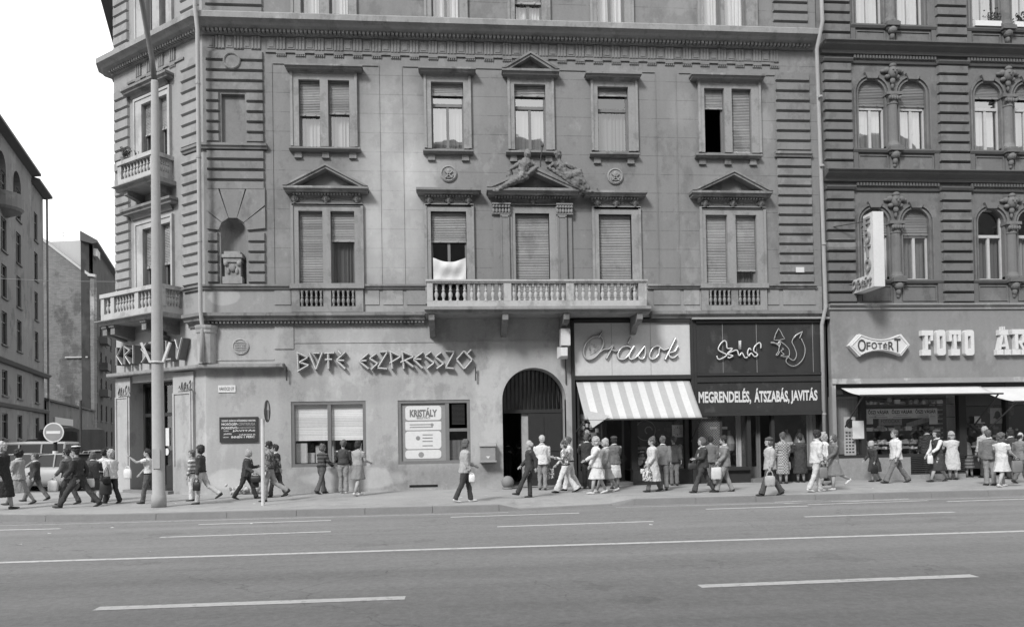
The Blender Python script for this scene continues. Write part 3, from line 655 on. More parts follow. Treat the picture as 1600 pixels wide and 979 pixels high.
# ground-floor windows
def gwin(o, right):
    fm = MB(); w = .10
    fm.box(MF, o[0], o[0]+w, o[2], o[3], -.2, -.02); fm.box(MF, o[1]-w, o[1], o[2], o[3], -.2, -.02); fm.box(MF, o[0]+w, o[1]-w, o[2], o[2]+w, -.2, -.02); fm.box(MF, o[0]+w, o[1]-w, o[3]-w, o[3], -.2, -.02)
    return fm
o = G1; fm = gwin(o, 0); um = MF.px(514.5, 677)[0]; fm.box(MF, um-.055, um+.055, o[2]+.1, o[3]-.1, -.18, -.03)
gw = fm.build('window', M['wood_md'], HB)
for a, b in ((o[0]+.1, um-.055), (um+.055, o[1]-.1)):
    p = MB(); pane(p, MF, a, b, o[2]+.1, o[3]-.1, -.1); p.build('pane', M['glass_lo'], gw)
    bl = MB(); zb = o[2]+(o[3]-o[2])*.40
    bl.box(MF, a, b, zb, o[3]-.1, -.2, -.16)
    bl.build('venetian_blind', M['blind'], gw)
ob = MB(); ob.box(MF, o[0]-.3, o[1]+.3, o[2]-.3, o[3]+.3, -1.2, -1.18); ob.box(MF, o[0], o[1], o[2]-.2, o[2]+.12, -1.1, -.25); ob.build('counter', M['wood_dk'], gw)
lc = MB(); wavy(lc, MF, o[0]+.1, o[0]+.45, o[2]+.12, o[2]+.75, -.22, .01); lc.build('curtain', M['curtain'], gw)
it = MB()
for x, y, ww, hh in ((485, 705, .32, .32), (500, 695, .22, .55), (520, 700, .14, .9), (548, 712, .3, .35), (562, 700, .15, .5)):
    u, z = MF.px(x, y, -.5); it.box(MF, u-ww/2, u+ww/2, o[2]+.121, o[2]+.121+hh, -.6, -.35)
it.lathe(MF.p(um-.5, 2.0, -.3), [(.24, 0), (.24, .02), (.01, .03)], 16, MF.n, sy=.45); it.lathe(MF.p(um+.45, 2.02, -.3), [(.2, 0), (.2, .02), (.01, .03)], 16, MF.n)
it.build('counter_goods', M['white_d'], gw)
o = G2; fm = gwin(o, 1); a, b = MF.px(696, 675)[0], MF.px(702, 675)[0]; fm.box(MF, a, b, o[2]+.1, o[3]-.1, -.18, -.03)
zt = MF.px(716, 670)[1]; fm.box(MF, b, o[1]-.1, zt-.07, zt+.03, -.18, -.04)
gw = fm.build('window', M['wood_md'], HB)
bd = MB(); bd.box(MF, o[0]+.1, a, o[2]+.1, o[3]-.1, -.12, -.08); bd.build('menu_board', M['grey'], gw)
def rrect(fr, u0, u1, z0, z1, r, n=5):
    P = []
    for cx, cz, s in ((u1-r, z1-r, 0), (u0+r, z1-r, 90), (u0+r, z0+r, 180), (u1-r, z0+r, 270)):
        P += [(cx+r*math.cos(R(s+90*k/n)), cz+r*math.sin(R(s+90*k/n))) for k in range(n+1)]
    return P
for y0, y1 in ((633.5, 656), (658, 671.5), (673, 701), (702.5, 716)):
    q = rc(633, y0, 689.5, y1); mp = MB(); mp.ext(MF, rrect(MF, *q, .10 if y0 != 658 else .03), -.08, -.07); mp.build('menu_panel', M['white'], gw)
lv = MB(); q = rc(703, 630, 730, 664)
k = q[2]+.03
while k < q[3]-.03: lv.box(MF, q[0]+.06, q[1]-.08, k, k+.022, -.1, -.07); k += .04
lv.build('louvre', M['wood_dk'], gw)
p = MB(); pane(p, MF, b, o[1]-.1, o[2]+.1, zt-.07, -.1); p.build('pane', M['glass_lo'], gw)
lc = MB(); wavy(lc, MF, b, o[1]-.1, o[2]+.1, zt-.35, -.16, .01); lc.build('curtain', M['curtain_d'], gw)
for q in (rc(640, 761, 684, 764.5), ):
    vv = MB(); vv.box(MF, q[0], q[1], .10, .17, .0, .045); vv.build('cellar_vent', M['dark'], HB)
# gateway
gt = MB(); gd = -.75
zi = MF.px(836, 642, gd)[1]
for k in range(15):
    u = XA0+(XA1-XA0)*(k+.5)/15; zz = ZSP+math.sqrt(max(0, AR**2-(u-AC)**2)); gt.bar(MF.p(u, zi, gd), MF.p(u, zz, gd), .03)
gt.box(MF, XA0, XA1, zi-.06, zi+.06, gd-.04, gd+.04)
um = MF.px(826, 700, gd)[0]
gt.box(MF, um, XA1, 0.02, zi-.06, gd-.05, gd+.02)
for s in (0, 1):
    w2 = (XA1-um)/2; gt.box(MF, um+s*w2+.08, um+(s+1)*w2-.06, .25, 1.0, gd+.021, gd+.04); gt.box(MF, um+s*w2+.08, um+(s+1)*w2-.06, 1.15, zi-.2, gd+.021, gd+.04)
gt.build('gate', M['wood_dk'], HB)
gp = MB(); pane(gp, MF, XA0, XA1, zi+.05, ZAT+.3, gd-.08); gp.build('fanlight_pane', M['glass'], HB)
ps = MB(); a, b = MF.px(815, 650, gd)[0], MF.px(826, 650, gd)[0]; ps.box(MF, a, b, 0, zi-.07, gd-.3, gd-.06); ps.build('gate_post', M['plaster_low'], HB)
pa = MB()
pa.box(MF, XA0-.6, XA1+.3, 0.003, .02, -7, -.75); pa.box(MF, XA0-.62, XA0-.6, 0, 4.6, -7, -.75); pa.box(MF, XA1+.3, XA1+.32, 0, 4.6, -7, -.75); pa.box(MF, XA0-.6, XA1+.3, 4.6, 4.62, -7, -.75); pa.box(MF, XA0-.6, XA1+.3, 0, 4.6, -7.02, -7)
pa.build('passage', M['rust'], HB)
pb = MB(); pb.box(MF, XA0-.3, XA0+.35, .9, 2.6, -6.0, -5.95); pb.build('lit_back_panel', M['curtain_g'], HB)  # pale panel added deep in the passage, its colour standing for the lit back
# interior shell, back walls, roof
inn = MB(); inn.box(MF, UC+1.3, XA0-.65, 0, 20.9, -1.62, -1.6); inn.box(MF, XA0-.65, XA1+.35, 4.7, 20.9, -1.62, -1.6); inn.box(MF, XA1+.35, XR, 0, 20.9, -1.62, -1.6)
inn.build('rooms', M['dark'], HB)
rf = MB(); P = [(XR, 0), (UC, 0), CE, SE]
B = [(XR, 14), (SE[0], 14)]
poly = P+[B[1], B[0]]
rf.add([(x, y, 21.0) for x, y in poly], [tuple(range(len(poly)))])
for a, b in ((SE, B[1]), (B[1], B[0]), (B[0], (XR, 0))): rf.quad((a[0], a[1], 0), (b[0], b[1], 0), (b[0], b[1], 21), (a[0], a[1], 21))
rf.build('rear_wall', M['farwall'], HB)
tc_ = MB(); tc_.sweep(PATH, [(0, 20.2), (.2, 20.3), (.9, 20.6), (1.25, 20.7), (1.3, 21.0), (0, 21.1)]); tc_.build('eaves', M['roof'], HB)
# ------------------------------------------------------------------ chamfered corner bay
cfp = CF.px
def crc(x0, y0, x1, y1, d=0): return CF.rc(x0, y0, x1, y1, d)
cholesU = []
def cwin(xs, out, z0, zt, hood, sp, apex=None, cur=None):
    ops = sorted([(min(cfp(a, 200)[0], cfp(b, 200)[0]), max(cfp(a, 200)[0], cfp(b, 200)[0]), z0, zt) for a, b in xs])
    uo = sorted((cfp(out[0], 200)[0], cfp(out[1], 200)[0])); cholesU.extend(ops)
    return window(CF, HB, ops, [sp]*len(ops), out=(uo[0], uo[1], z0, zt+.22), hood=hood, surmat='chamfer_lt', hd=.3)
zt2 = cfp(258, 150)[1]; zt1 = cfp(258, 350)[1]
uo = sorted((cfp(203, 250)[0], cfp(272, 250)[0]))
cwin([(224, 240), (250, 264)], (213, 268), 10.2, zt2, (uo[0]-.05, uo[1]+.05, zt2+.45, zt2+.6), dict(sh=.35, cur='curtain_g', mull=False))
cwin([(224, 240), (252, 267)], (213, 270), 6.0, zt1, (uo[0]-.2, uo[1]+.1, zt1+.55, zt1+.72), dict(sh=.45, cur='curtain_d', mull=False))
cwin([(230, 243), (254, 264)], (216, 273), 15.1, 18.0, (uo[0]-.05, uo[1]+.05, 18.4, 18.6), dict(sh=.0, cur='curtain', mull=False))
DZ = cfp(270, 590)[1]-.05
u_d = sorted((cfp(207, 690)[0], cfp(272, 690)[0]))
cw = MB(); wallmesh(cw, CF, 0, CHW, 0, 5.4, [(u_d[0], u_d[1], 0, DZ)], .55); cw.build('corner_ground_wall', M['chamfer_lt'], HB)
cw = MB(); wallmesh(cw, CF, 0, CHW, 5.4, 21, cholesU, .3); cw.build('corner_wall', M['chamfer'], HB)
cr = MB()
for z0, z1 in ((6.62, 10.85), (11.06, 13.9), (15.12, 20.3)):
    rustic(cr, CF, .12, 1.05, z0, z1, .337); rustic(cr, CF, CHW-.95, CHW-.08, z0, z1, .337)
cr.build('rusticated_quoin', M['chamfer'], HB)
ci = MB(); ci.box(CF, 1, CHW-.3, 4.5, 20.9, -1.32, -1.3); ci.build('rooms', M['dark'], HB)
# main pier of ground floor, left of the facade, and ledge
pw = MB(); wallmesh(pw, MF, UC, XL-.02, 0, 5.4, [], .2)
q = rc(326, 512, 428, 566); pw.box(MF, q[0], q[1], 4.2, 4.24, 0, .02)
pw.build('pier_ground_wall', M['plaster_low'], HB)
pw = MB(); wallmesh(pw, MF, UC, XL-.02, 5.4, 6.52, [], .2); pw.build('pier_parapet', M['plaster_mid'], HB)
ld = MB(); XLg = MF.px(441, 571, .3)[0]
ld.sweep([(SF.p(.6, 0).x, SF.p(.6, 0).y), CE, (UC, 0), (XLg, 0)], [(0, 3.94), (.28, 3.94), (.30, 3.97), (.30, 4.06), (0, 4.10)])
ld.build('ledge', M['trim'], HB)
rv = MB(); u, z = MF.px(376, 541); rv.lathe(MF.p(u, z, 0), [(.26, 0), (.26, .03), (.22, .045), (.20, .02), (.01, .02)], 24, MF.n)
for k in range(6): rv.box(MF, u-.17, u+.17, z-.15+k*.055, z-.13+k*.055, .02, .04)
rv.build('round_vent', M['plaster_low'], HB)
# corner pilasters of the entrance
for x0, x1 in ((181, 207), (274, 306)):
    cp = MB(); a, b = sorted((cfp(x0, 680)[0], cfp(x1, 680)[0])); b = min(b, CHW-.05); a = max(a, .18)
    cp.box(CF, a, b, 0.0, 3.25, 0, .10); cp.box(CF, a, b, 3.25, 3.9, .0, .07)
    cp.box(CF, a+.08, a+.13, .9, 3.2, .101, .13); cp.box(CF, b-.13, b-.08, .9, 3.2, .101, .13); cp.box(CF, a+.08, b-.08, 3.2, 3.25, .101, .13)
    cp.build('pilaster', M['chamfer_lt'], HB)
dr = MB(); zz = 2.55
dr.box(CF, u_d[0], u_d[1], 0, .12, -.6, .02)
um = (u_d[0]+u_d[1])/2
for a in (u_d[0], um-.05, u_d[1]-.1): dr.box(CF, a, a+.1, .12, DZ, -.5, -.4)
for z in (.12, zz, DZ-.12): dr.box(CF, u_d[0]+.1, u_d[1]-.1, z, z+.12, -.49, -.41)
for a, b in ((u_d[0]+.1, um-.05), (um+.05, u_d[1]-.1)): dr.box(CF, a, b, .24, .9, -.47, -.43)
DOOR = dr.build('door', M['wood_dk'], HB)
dp = MB(); pane(dp, CF, u_d[0]+.1, u_d[1]-.1, .9, DZ-.1, -.455); dp.build('pane', M['glass_lo'], DOOR)
dp = MB(); q = crc(256, 668, 264, 700, -.42); dp.box(CF, q[0], q[1], 1.55, 2.15, -.44, -.425); dp.ext(CF, [((q[0]+q[1])/2+.12*math.cos(R(t)), 1.35+.12*math.sin(R(t))) for t in range(0, 360, 30)], -.44, -.425); dp.build('door_notice', M['white'], DOOR)
dp = MB(); dp.box(CF, u_d[0]-.2, u_d[1]+.2, 0, DZ+.2, -.7, -.68); dp.build('door_backing', M['dark'], DOOR)
stp = MB(); stp.box(CF, u_d[0]-.1, u_d[1]+.1, 0, .1, 0.101, .3); stp.build('door_step', M['stone'], HB)
# corner balconies
def cbalc(z0, zt, ua, ub, D, np_, name='balcony', corb=True):
    mb = MB(); h = zt-z0
    mb.box(CF, ua, ub, zt-.13, zt, D-.22, D+.03); mb.box(CF, ua+.03, ub-.03, z0, z0+.22, D-.2, D)
    for s, u in ((0, ua), (1, ub)):
        a, b = (u, u+.2) if s == 0 else (u-.2, u)
        mb.box(CF, a, b, zt-.13, zt, 0, D-.221); mb.box(CF, a+.02, b-.02, z0, z0+.22, 0, D-.201)
    for u in np_: mb.box(CF, u-.1, u+.1, z0+.221, zt-.131, D-.2, D-.01)
    o = mb.build(name, M['balcony'], HB)
    ps = sorted(np_)
    for a, b in zip(ps, ps[1:]):
        n = max(2, int((b-a-.2)/.16))
        for i in range(n): baluster(o, CF.p(a+.1+(b-a-.2)*(i+.5)/n, z0+.22, D-.1), h-.35, 'balcony', 1.15)
    for u in (ua+.1, ub-.1):
        for i in range(5): baluster(o, CF.p(u, z0+.22, .12+i*(D-.4)/4), h-.35, 'balcony', 1.15)
    sl = MB(); sl.prof(CF, [(0, z0-.14), (D-.02, z0-.14), (D, z0-.04), (D+.14, z0-.03), (D+.14, z0), (0, z0)], ua-.12, ub+.12); sl.build('slab', M['trim'], o)
    return o
D1 = 1.15
a = cfp(272, 470, D1)[0]; b = CHW+.35
zt_ = cfp(215, 455, D1)[1]; zb_ = cfp(215, 503, D1)[1]
zb_ = (zb_+5.62)/2
D1 = .8; zb_ = 5.74
CB = cbalc(zb_, 6.64, 1.1, 4.38, D1, [1.2, 2.35, 3.7, 4.28])
for u in (4.3, 3.85, 2.1, 1.4):
    br = MB(); br.prof(CF, [(0, zb_-.141), (D1-.1, zb_-.141), (D1-.1, zb_-.45), (D1-.35, zb_-.5), (0, zb_-.6)], u-.12, u+.12); br.box(CF, u-.15, u+.15, zb_-.22, zb_-.142, 0, D1-.05); br.build('bracket', M['trim_dk'], CB)
CB2 = cbalc(10.12, 10.95, 1.5, 3.5, .7, [1.6, 3.4])
for u in (1.75, 3.2):
    br = MB(); br.prof(CF, [(0, 9.98), (.6, 9.98), (.6, 9.85), (.2, 9.75), (0, 9.6)], u-.1, u+.1); br.build('bracket', M['trim_dk'], CB2)
# engaged capital at the corner
ec = MB(); ec.lathe((UC+.05, -.02, 0), [(.27, 4.1), (.28, 5.02), (.31, 5.06), (.31, 5.14), (.34, 5.2), (.35, 5.28)], 14)
ec.build('corner_column', M['chamfer_lt'], HB)
# plants on the upper corner balcony
def plant(c, h, n_, label, seed, name='balcony_plant', r_=.25, pot=True):
    rnd = random.Random(seed); T = thing(name, label, 'plant', c); c = Vector(c)
    if pot: b = MB(); b.lathe(c, [(.07, 0), (.1, .16), (.11, .18)], 10); b.build('pot', M['wood_md'], T)
    s_ = MB(); b = MB()
    for k in range(n_):
        a_ = rnd.uniform(0, 6.28); t = Vector((math.cos(a_)*rnd.uniform(.02, r_), math.sin(a_)*rnd.uniform(.02, r_), h*rnd.uniform(.5, 1)))
        s_.tube([c+Vector((0, 0, .15)), c+Vector((t.x*.4, t.y*.4, t.z*.6+.1)), c+t+Vector((0, 0, .1))], .006, 4)
        for q in range(6):
            p_ = c+Vector((t.x*(.4+.12*q), t.y*(.4+.12*q), t.z*(.5+.1*q)+.1)); e1 = Vector((rnd.uniform(-1, 1), rnd.uniform(-1, 1), rnd.uniform(-.6, .6))).normalized()*.055; e2 = e1.cross(Vector((rnd.random(), rnd.random(), 1))).normalized()*.03
            b.quad(p_, p_+e1*.5+e2, p_+e1, p_+e1*.5-e2)
    s_.build('stem', M['leaf'], T); b.build('leaves', M['leaf'], T)
M['leaf'] = mat('dull leaves', .09, .8, .3, 20)
plant(CF.p(3.25, 10.95-.05, .62), .55, 16, 'leafy plant standing over the left end of the upper corner balcony rail', 4)
plant(CF.p(2.6, 10.25, .45), .85, 9, 'potted plant behind the rail of the upper corner balcony', 5)
# side wall along the side street
sw = MB(); wallmesh(sw, SF, 0, 14, 0, 21, [], .2); sw.build('side_wall', M['chamfer'], HB)
# ------------------------------------------------------------------ neighbouring house on the right
NB = thing('neighbour_house', 'dark sooty house with arched twin windows and rusticated piers above a photo shop', 'building', (19, 3, 0))
P0 = MF.px(1283, 200)[0]+.12; P2 = MF.px(1464, 200)[0]; PER = P2-MF.px(1281, 200)[0]
pwid = MF.px(1332, 200)[0]-MF.px(1282, 200)[0]; B0 = P2-PER
NBAY = 3; XN = B0+PER*NBAY+pwid
YB = .03                                               # its front stands a few centimetres proud
NF = Fr((0, -YB), (1, 0), (0, -1))
def arcfill(mb, fr, u0, u1, zs, zt, depth, n=12, d=0):
    r = (u1-u0)/2; c = (u0+u1)/2; P = [(c+r*math.cos(math.pi*k/n), zs+(zt-zs)*math.sin(math.pi*k/n)) for k in range(n+1)]
    for a, b in zip(P, P[1:]):
        mb.quad(fr.p(*a, d), fr.p(*b, d), fr.p(b[0], zt+.02, d), fr.p(a[0], zt+.02, d)); mb.quad(fr.p(*a, d), fr.p(*b, d), fr.p(*b, d-depth), fr.p(*a, d-depth))
def uoff(x, y=200): return MF.px(x, y)[0]-MF.px(1281, y)[0]
oL = (uoff(1340.5), uoff(1382.7)); oR = (uoff(1404.5), uoff(1446.5))
zA = MF.px(1400, 74)[1]; zAb = MF.px(1400, 86)[1]; zB = MF.px(1400, 271)[1]; zBb = MF.px(1400, 283)[1]; zF = MF.px(1400, 476)[1]
levels = [   # sill z, arch springing, arch top, panel bottom
    (MF.px(1395, 437.5)[1], MF.px(1395, 347)[1], MF.px(1395, 326)[1], zF),
    (MF.px(1395, 234.5)[1], MF.px(1395, 147)[1], MF.px(1395, 126)[1], zB),
    (MF.px(1395, 41.5)[1], 18.1, 18.6, zA)]
nh = []; nbody = MB()
def rwin(bay, lev, sh, trans, cur, curb=None, gl='glass_hi'):
    z0, zs, zt, zb = levels[lev]; x = B0+PER*bay
    for k, o in enumerate((oL, oR)):
        u0, u1 = x+o[0], x+o[1]; nh.append((u0, u1, z0, zt+.02)); arcfill(nbody, NF, u0, u1, zs, zt, .3)
        fm = MB(); win = MB().box(NF, u0, u0+.01, z0, z0+.01, -.2, -.19).build('window', M['wood_lt'], NB)
        winparts(NF, win, (u0, u1, z0, zt+.02), sh=sh, shm='shutter_dk', tr=trans, cur=cur[k], gl=gl, fmb=fm)
        me = win.data; me.clear_geometry(); me.from_pydata(fm.v, [], fm.f)
        # moulded architrave round the arch
        ar = MB(); c, r = (u0+u1)/2, (u1-u0)/2
        for (off, w_, dd) in ((.02, .05, .03), (.13, .06, .06)):
            pts = [(u1+off, z0)]+[(c+(r+off)*math.cos(math.pi*q/14), zs+(zt-zs+off)*math.sin(math.pi*q/14)) for q in range(15)]+[(u0-off, z0)]
            if off > .1: pts = [(c+(r+off)*math.cos(math.pi*q/14), zs+(zt-zs+off)*math.sin(math.pi*q/14)) for q in range(15)]
            if k == 0 and off > .1: pts = pts+[(u0-off, z0)]
            if k == 1 and off > .1: pts = [(u1+off, z0)]+pts
            for a, b in zip(pts, pts[1:]):
                t = Vector((b[0]-a[0], b[1]-a[1])).normalized(); nn = Vector((t.y, -t.x))*w_/2
                ar.ext(NF, [(a[0]-nn.x, a[1]-nn.y), (b[0]-nn.x, b[1]-nn.y), (b[0]+nn.x, b[1]+nn.y), (a[0]+nn.x, a[1]+nn.y)], .0, dd)
        ar.ext(NF, [(c-.26, zt+.20), (c+.26, zt+.20), (c+.17, zt-.0), (c-.17, zt-.0)], 0, .11)
        ar.build('architrave', M['rplaster'], win)
    x0, x1 = x+oL[1], x+oR[0]; c = (x0+x1)/2; r = (x1-x0)/2*.72
    cm = MB(); h = zs-z0
    cm.lathe(NF.p(c, z0, -.02), [(r*1.35, 0), (r*1.35, .1), (r*1.2, .14), (r*1.05, .22), (r, .26), (r*.93, h-.42), (r*1.05, h-.4), (r*1.05, h-.36), (r*.95, h-.34), (r*1.25, h-.12), (r*1.3, h-.1)], 14)
    cm.box(NF, x0-.03, x1+.03, zs-.1, zs, -.2, .17); cm.box(NF, x0, x1, z0, z0+.12, -.2, .14)
    for q in range(5): cm.ell(NF.p(c-r+q*r/2, zs-.22, r*.95), (.05, .05, .07), n=8, m=5)
    cm.build('column', M['rplaster'], NB)
    orn = MB(); zc = zt+.22                             # carved cartouche between the arches
    orn.ell(NF.p(c, zc, .1), (.17, .12, .21)); orn.ell(NF.p(c, zc+.22, .1), (.12, .1, .09))
    for s in (-1, 1):
        orn.ell(NF.p(c+s*.2, zc+.08, .07), (.12, .07, .10)); orn.ell(NF.p(c+s*.32, zc+.05, .05), (.10, .05, .06)); orn.ell(NF.p(c+s*.17, zc-.14, .06), (.1, .07, .08)); orn.ell(NF.p(c+s*.06, zc+.04, .22), (.03, .02, .03))
    orn.ell(NF.p(c, zc-.28, .07), (.09, .07, .12)); orn.ell(NF.p(c, zc-.45, .05), (.05, .05, .10)); orn.ell(NF.p(c, zc-.02, .22), (.035, .04, .06))
    orn.build('cartouche', M['rplaster'], NB, smooth=True)
    cb = MB(); cb.ell(NF.p(c, z0-.22, .12), (.15, .13, .14)); cb.ell(NF.p(c, z0-.42, .10), (.08, .08, .12)); cb.ell(NF.p(c, z0-.56, .07), (.05, .05, .07))
    for s in (-1, 1): cb.ell(NF.p(c+s*.13, z0-.15, .1), (.07, .09, .07))
    cb.box(NF, c-.14, c+.14, zb+.02, z0-.1, 0, .05); cb.build('corbel', M['rplaster'], NB, smooth=False)
    sl = MB(); a, b = x+pwid-.02, x+PER+.02
    sl.prof(NF, [(0, z0-.12), (.06, z0-.12), (.10, z0-.05), (.10, z0), (0, z0+.01)], a, b); sl.box(NF, c-.24, c+.24, z0-.10, z0+.03, .0, .24)
    for s in (0, 1):
        u = a+.02 if s == 0 else b-.18; sl.box(NF, u, u+.16, zb+.02, z0-.121, 0, .05)
    sl.build('sill', M['rtrim'], NB)
    pn = MB()
    for u0, u1 in ((a+.22, c-.2), (c+.2, b-.22)):
        zc0, zc1 = zb+.12, z0-.2
        for q in ((u0, u1, zc0, zc0+.03), (u0, u1, zc1-.03, zc1), (u0, u0+.03, zc0+.031, zc1-.031), (u1-.03, u1, zc0+.031, zc1-.031)): pn.box(NF, *q, 0, .03)
    pn.build('parapet_panel', M['rplaster'], NB)
rwin(0, 2, 0, None, ('curtain', 'curtain')); rwin(1, 2, 0, None, ('curtain_g', 'curtain')); rwin(2, 2, 0, None, ('curtain_g', 'curtain'))
rwin(0, 1, .36, .60, ('curtain', 'curtain')); rwin(1, 1, .22, .62, ('curtain', 'curtain_g')); rwin(2, 1, .2, .6, ('curtain', 'curtain'))
rwin(0, 0, .36, .62, ('curtain', 'curtain')); rwin(1, 0, 0, .62, ('curtain_d', 'curtain_g'), gl='glass'); rwin(2, 0, 0, .6, ('curtain', 'curtain'))
wallmesh(nbody, NF, XR, XN, zF-.1, 21, nh, .3); nbody.build('wall', M['rplaster'], NB)
for bay in range(NBAY+1):
    x = B0+PER*bay; a = x+(.1 if bay == 0 else 0); b = x+pwid-.03
    q = MB(); rustic(q, NF, a, b, zF+.05, zB-.62, .345, d=.12, c=.03); q.build('rusticated_quoin', M['rplaster'], NB)
    q = MB(); rustic(q, NF, a, b, zB+.03, zA-.62, .345, d=.12, c=.03); q.build('rusticated_quoin', M['rplaster'], NB)
    q = MB(); rustic(q, NF, a, b, zA+.03, 20.5, .345, d=.12, c=.03); q.build('rusticated_quoin', M['rplaster'], NB)
for z in (zA, zB):
    q = MB(); q.prof(NF, [(0, z-.32), (.10, z-.32), (.12, z-.22), (.3, z-.12), (.33, z-.05), (.4, z-.03), (.4, z), (0, z+.03)], XR+.12, XN)
    n = int((XN-XR)/.11)
    for k in range(n):
        u = XR+.3+k*.11
        if (u-B0) % PER > pwid: q.box(NF, u-.03, u+.03, z-.46, z-.36, .02, .10)
    q.prof(NF, [(0, z-.62), (.06, z-.62), (.09, z-.56), (0, z-.54)], XR+.12, XN)
    for bay in range(NBAY+1): x = B0+PER*bay; q.prof(NF, [(0, z-.60), (.12, z-.60), (.17, z-.53), (.17, z-.50), (0, z-.49)], x+(.1 if bay == 0 else -.02), x+pwid)
    q.build('cornice', M['rtrim'], NB)
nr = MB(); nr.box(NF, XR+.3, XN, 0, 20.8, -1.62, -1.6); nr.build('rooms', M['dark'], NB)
nr = MB(); nr.box(NF, XR+.02, XN, 20.9, 21.4, -14, .8); nr.box(NF, XN-.05, XN, 0, 20.9, -14, -.0); nr.build('eaves', M['roof'], NB)
# painted fascia over the photo shop
fd = .22
fq = (MF.px(1300, 540, fd)[0], XN, MF.px(1450, 590, fd)[1], zF)
fa = MB(); fa.box(NF, XR+.14, XN, fq[2], zF-.1, 0.001, fd-YB); fa.build('fascia', M['rsign'], NB)
fa = MB(); fa.prof(NF, [(0, zF-.12), (fd, zF-.12), (fd+.10, zF-.06), (fd+.10, zF-.01), (0, zF+.03)], XR+.10, XN)
a = MF.px(1300, 540, fd)[0]; fa.box(NF, a-.1, XN, zF-.2, zF-.121, fd-.03, fd+.02)
fa.build('fascia_cornice', M['rframe'], NB)
fa = MB(); fa.box(NF, XR+.14, XN, fq[2]-.17, fq[2]-.001, 0, fd+.02); fa.box(NF, XR+.14, MF.px(1307, 660, fd)[0], 0.0, fq[2]-.17, 0.0, fd-.02)
fa.build('shop_frame', M['rframe'], NB)
sx0 = MF.px(1308, 660, fd)[0]; szt = fq[2]-.17
zpl = MF.px(1400, 714, fd-.05)[1]
fa = MB(); q_ = MF.px(1505, 700, 0.1)[0]; q0_ = MF.px(1420, 720, .1)[0]
fa.box(NF, sx0, q0_, 0, zpl, .0, fd-.05); fa.box(NF, q0_, q_, 0, .15, 0, fd-.05); fa.box(NF, q_+1.6, XN, 0, zpl, 0, fd-.05)
fa.build('stone_plinth', M['plinth'], NB)
fa = MB(); k = .17
while k < zpl: fa.box(NF, q0_, q_, k, k+.03, .02, fd-.08); k += .065
fa.build('cellar_grille', M['iron'], NB)
sf = MB()
for x0, x1 in ((1344, 1352), (1497, 1508), (1570, 1574)):
    a, b = MF.px(x0, 660, .05)[0], MF.px(x1, 660, .05)[0]; sf.box(NF, a, b, zpl if x0 < 1500 else .05, szt, -.1, .08)
sf.box(NF, sx0, q_, zpl, zpl+.1, -.15, .14); sf.box(NF, sx0, XN, szt-.35, szt, -.1, .06); sf.box(NF, MF.px(1574, 660, .05)[0]+.9, XN, zpl, zpl+.1, -.15, .14)
sf.build('shop_window_frame', M['wood_dk'], NB)
sp = MB(); pane(sp, NF, sx0, q_, zpl+.1, szt-.35, -.02); pane(sp, NF, q_+.1, XN, .3, szt-.35, -.021); sp.build('shop_pane', M['glass_lo'], NB)
sb2 = MB(); sb2.box(NF, sx0, XN, 0, szt, -1.3, -1.28); sb2.box(NF, sx0, XN, zpl-.05, zpl-.02, -1.27, -.1); sb2.build('shop_interior', M['shopdark'], NB)
# things in the photo-shop window
def goods(fr, parent_t, u0, u1, z0, z1, d0, d1, n, mats, seed, name='display_goods'):
    rnd = random.Random(seed)
    for mi, mk in enumerate(mats):
        g = MB()
        for k in range(n//len(mats)):
            u = rnd.uniform(u0, u1); z = rnd.uniform(z0, z1); d = rnd.uniform(d0, d1); s = rnd.uniform(.035, .11); h = s*rnd.uniform(.5, 1.6)
            t = rnd.random()
            if t < .5: g.box(fr, u-s, u+s, z, z+h, d-.05, d)
            elif t < .8: g.lathe(fr.p(u, z, d), [(s*.6, 0), (s*.6, h), (s*.3, h*1.1)], 8)
            else: g.lathe(fr.p(u, z+h, d), [(s*.8, 0), (s*.8, .04), (s*.5, .05)], 10, fr.n)
        g.build(name, M[mk], parent_t)
for bay_, op_, nm_ in ((1, oL, 'left'), (1, oR, 'right')):
    x0_, x1_ = B0+PER*bay_+op_[0], B0+PER*bay_+op_[1]; z_ = levels[2][0]; T = thing('flower_box', 'white flower box on the sill, %s one of two under the top right window pair' % nm_, 'flower box', NF.p((x0_+x1_)/2, z_+.02, .05))
    b = MB(); b.box(NF, x0_+.02, x1_+.02, z_+.02, z_+.2, -.05, .14); b.build('box', M['white'], T); rnd = random.Random(8+len(nm_)); b = MB()
    for k in range(90):
        t_ = rnd.gauss(.75 if nm_ == 'left' else .3, .16); h_ = abs(rnd.gauss(.1, .16)); p_ = NF.p(x0_+(x1_-x0_)*min(.98, max(0, t_)), z_+.2+h_, .05+rnd.uniform(-.05, .08)); e1 = Vector((rnd.uniform(-1, 1), rnd.uniform(-1, 1), rnd.uniform(-.6, .8))).normalized()*.06; e2 = e1.cross(Vector((rnd.random(), rnd.random(), 1))).normalized()*.035
        b.quad(p_, p_+e1*.5+e2, p_+e1, p_+e1*.5-e2)
    b.build('plants', M['leaf'], T)
PD = thing('window_display', 'cameras and boxes on shelves behind the photo shop window under the paper banner', 'display', (MF.px(1430, 700)[0], .6, zpl))
for z in (1.15, 1.6, 2.05, 2.5):
    s_ = MB(); s_.box(NF, MF.px(1360, 660)[0], q_-.1, z, z+.02, -.7, -.15); s_.build('shelf', M['iron'], PD)
for i, z in enumerate((1.0, 1.17, 1.62, 2.07, 2.52)):
    goods(NF, PD, MF.px(1356, 660)[0], q_-.6, z, z+.02, -.5, -.1, 64, ('white', 'white_d', 'grey', 'curtain_g'), 10+i, 'camera_box')
sg = MB()                                              # rack of spectacles / small articles on the right
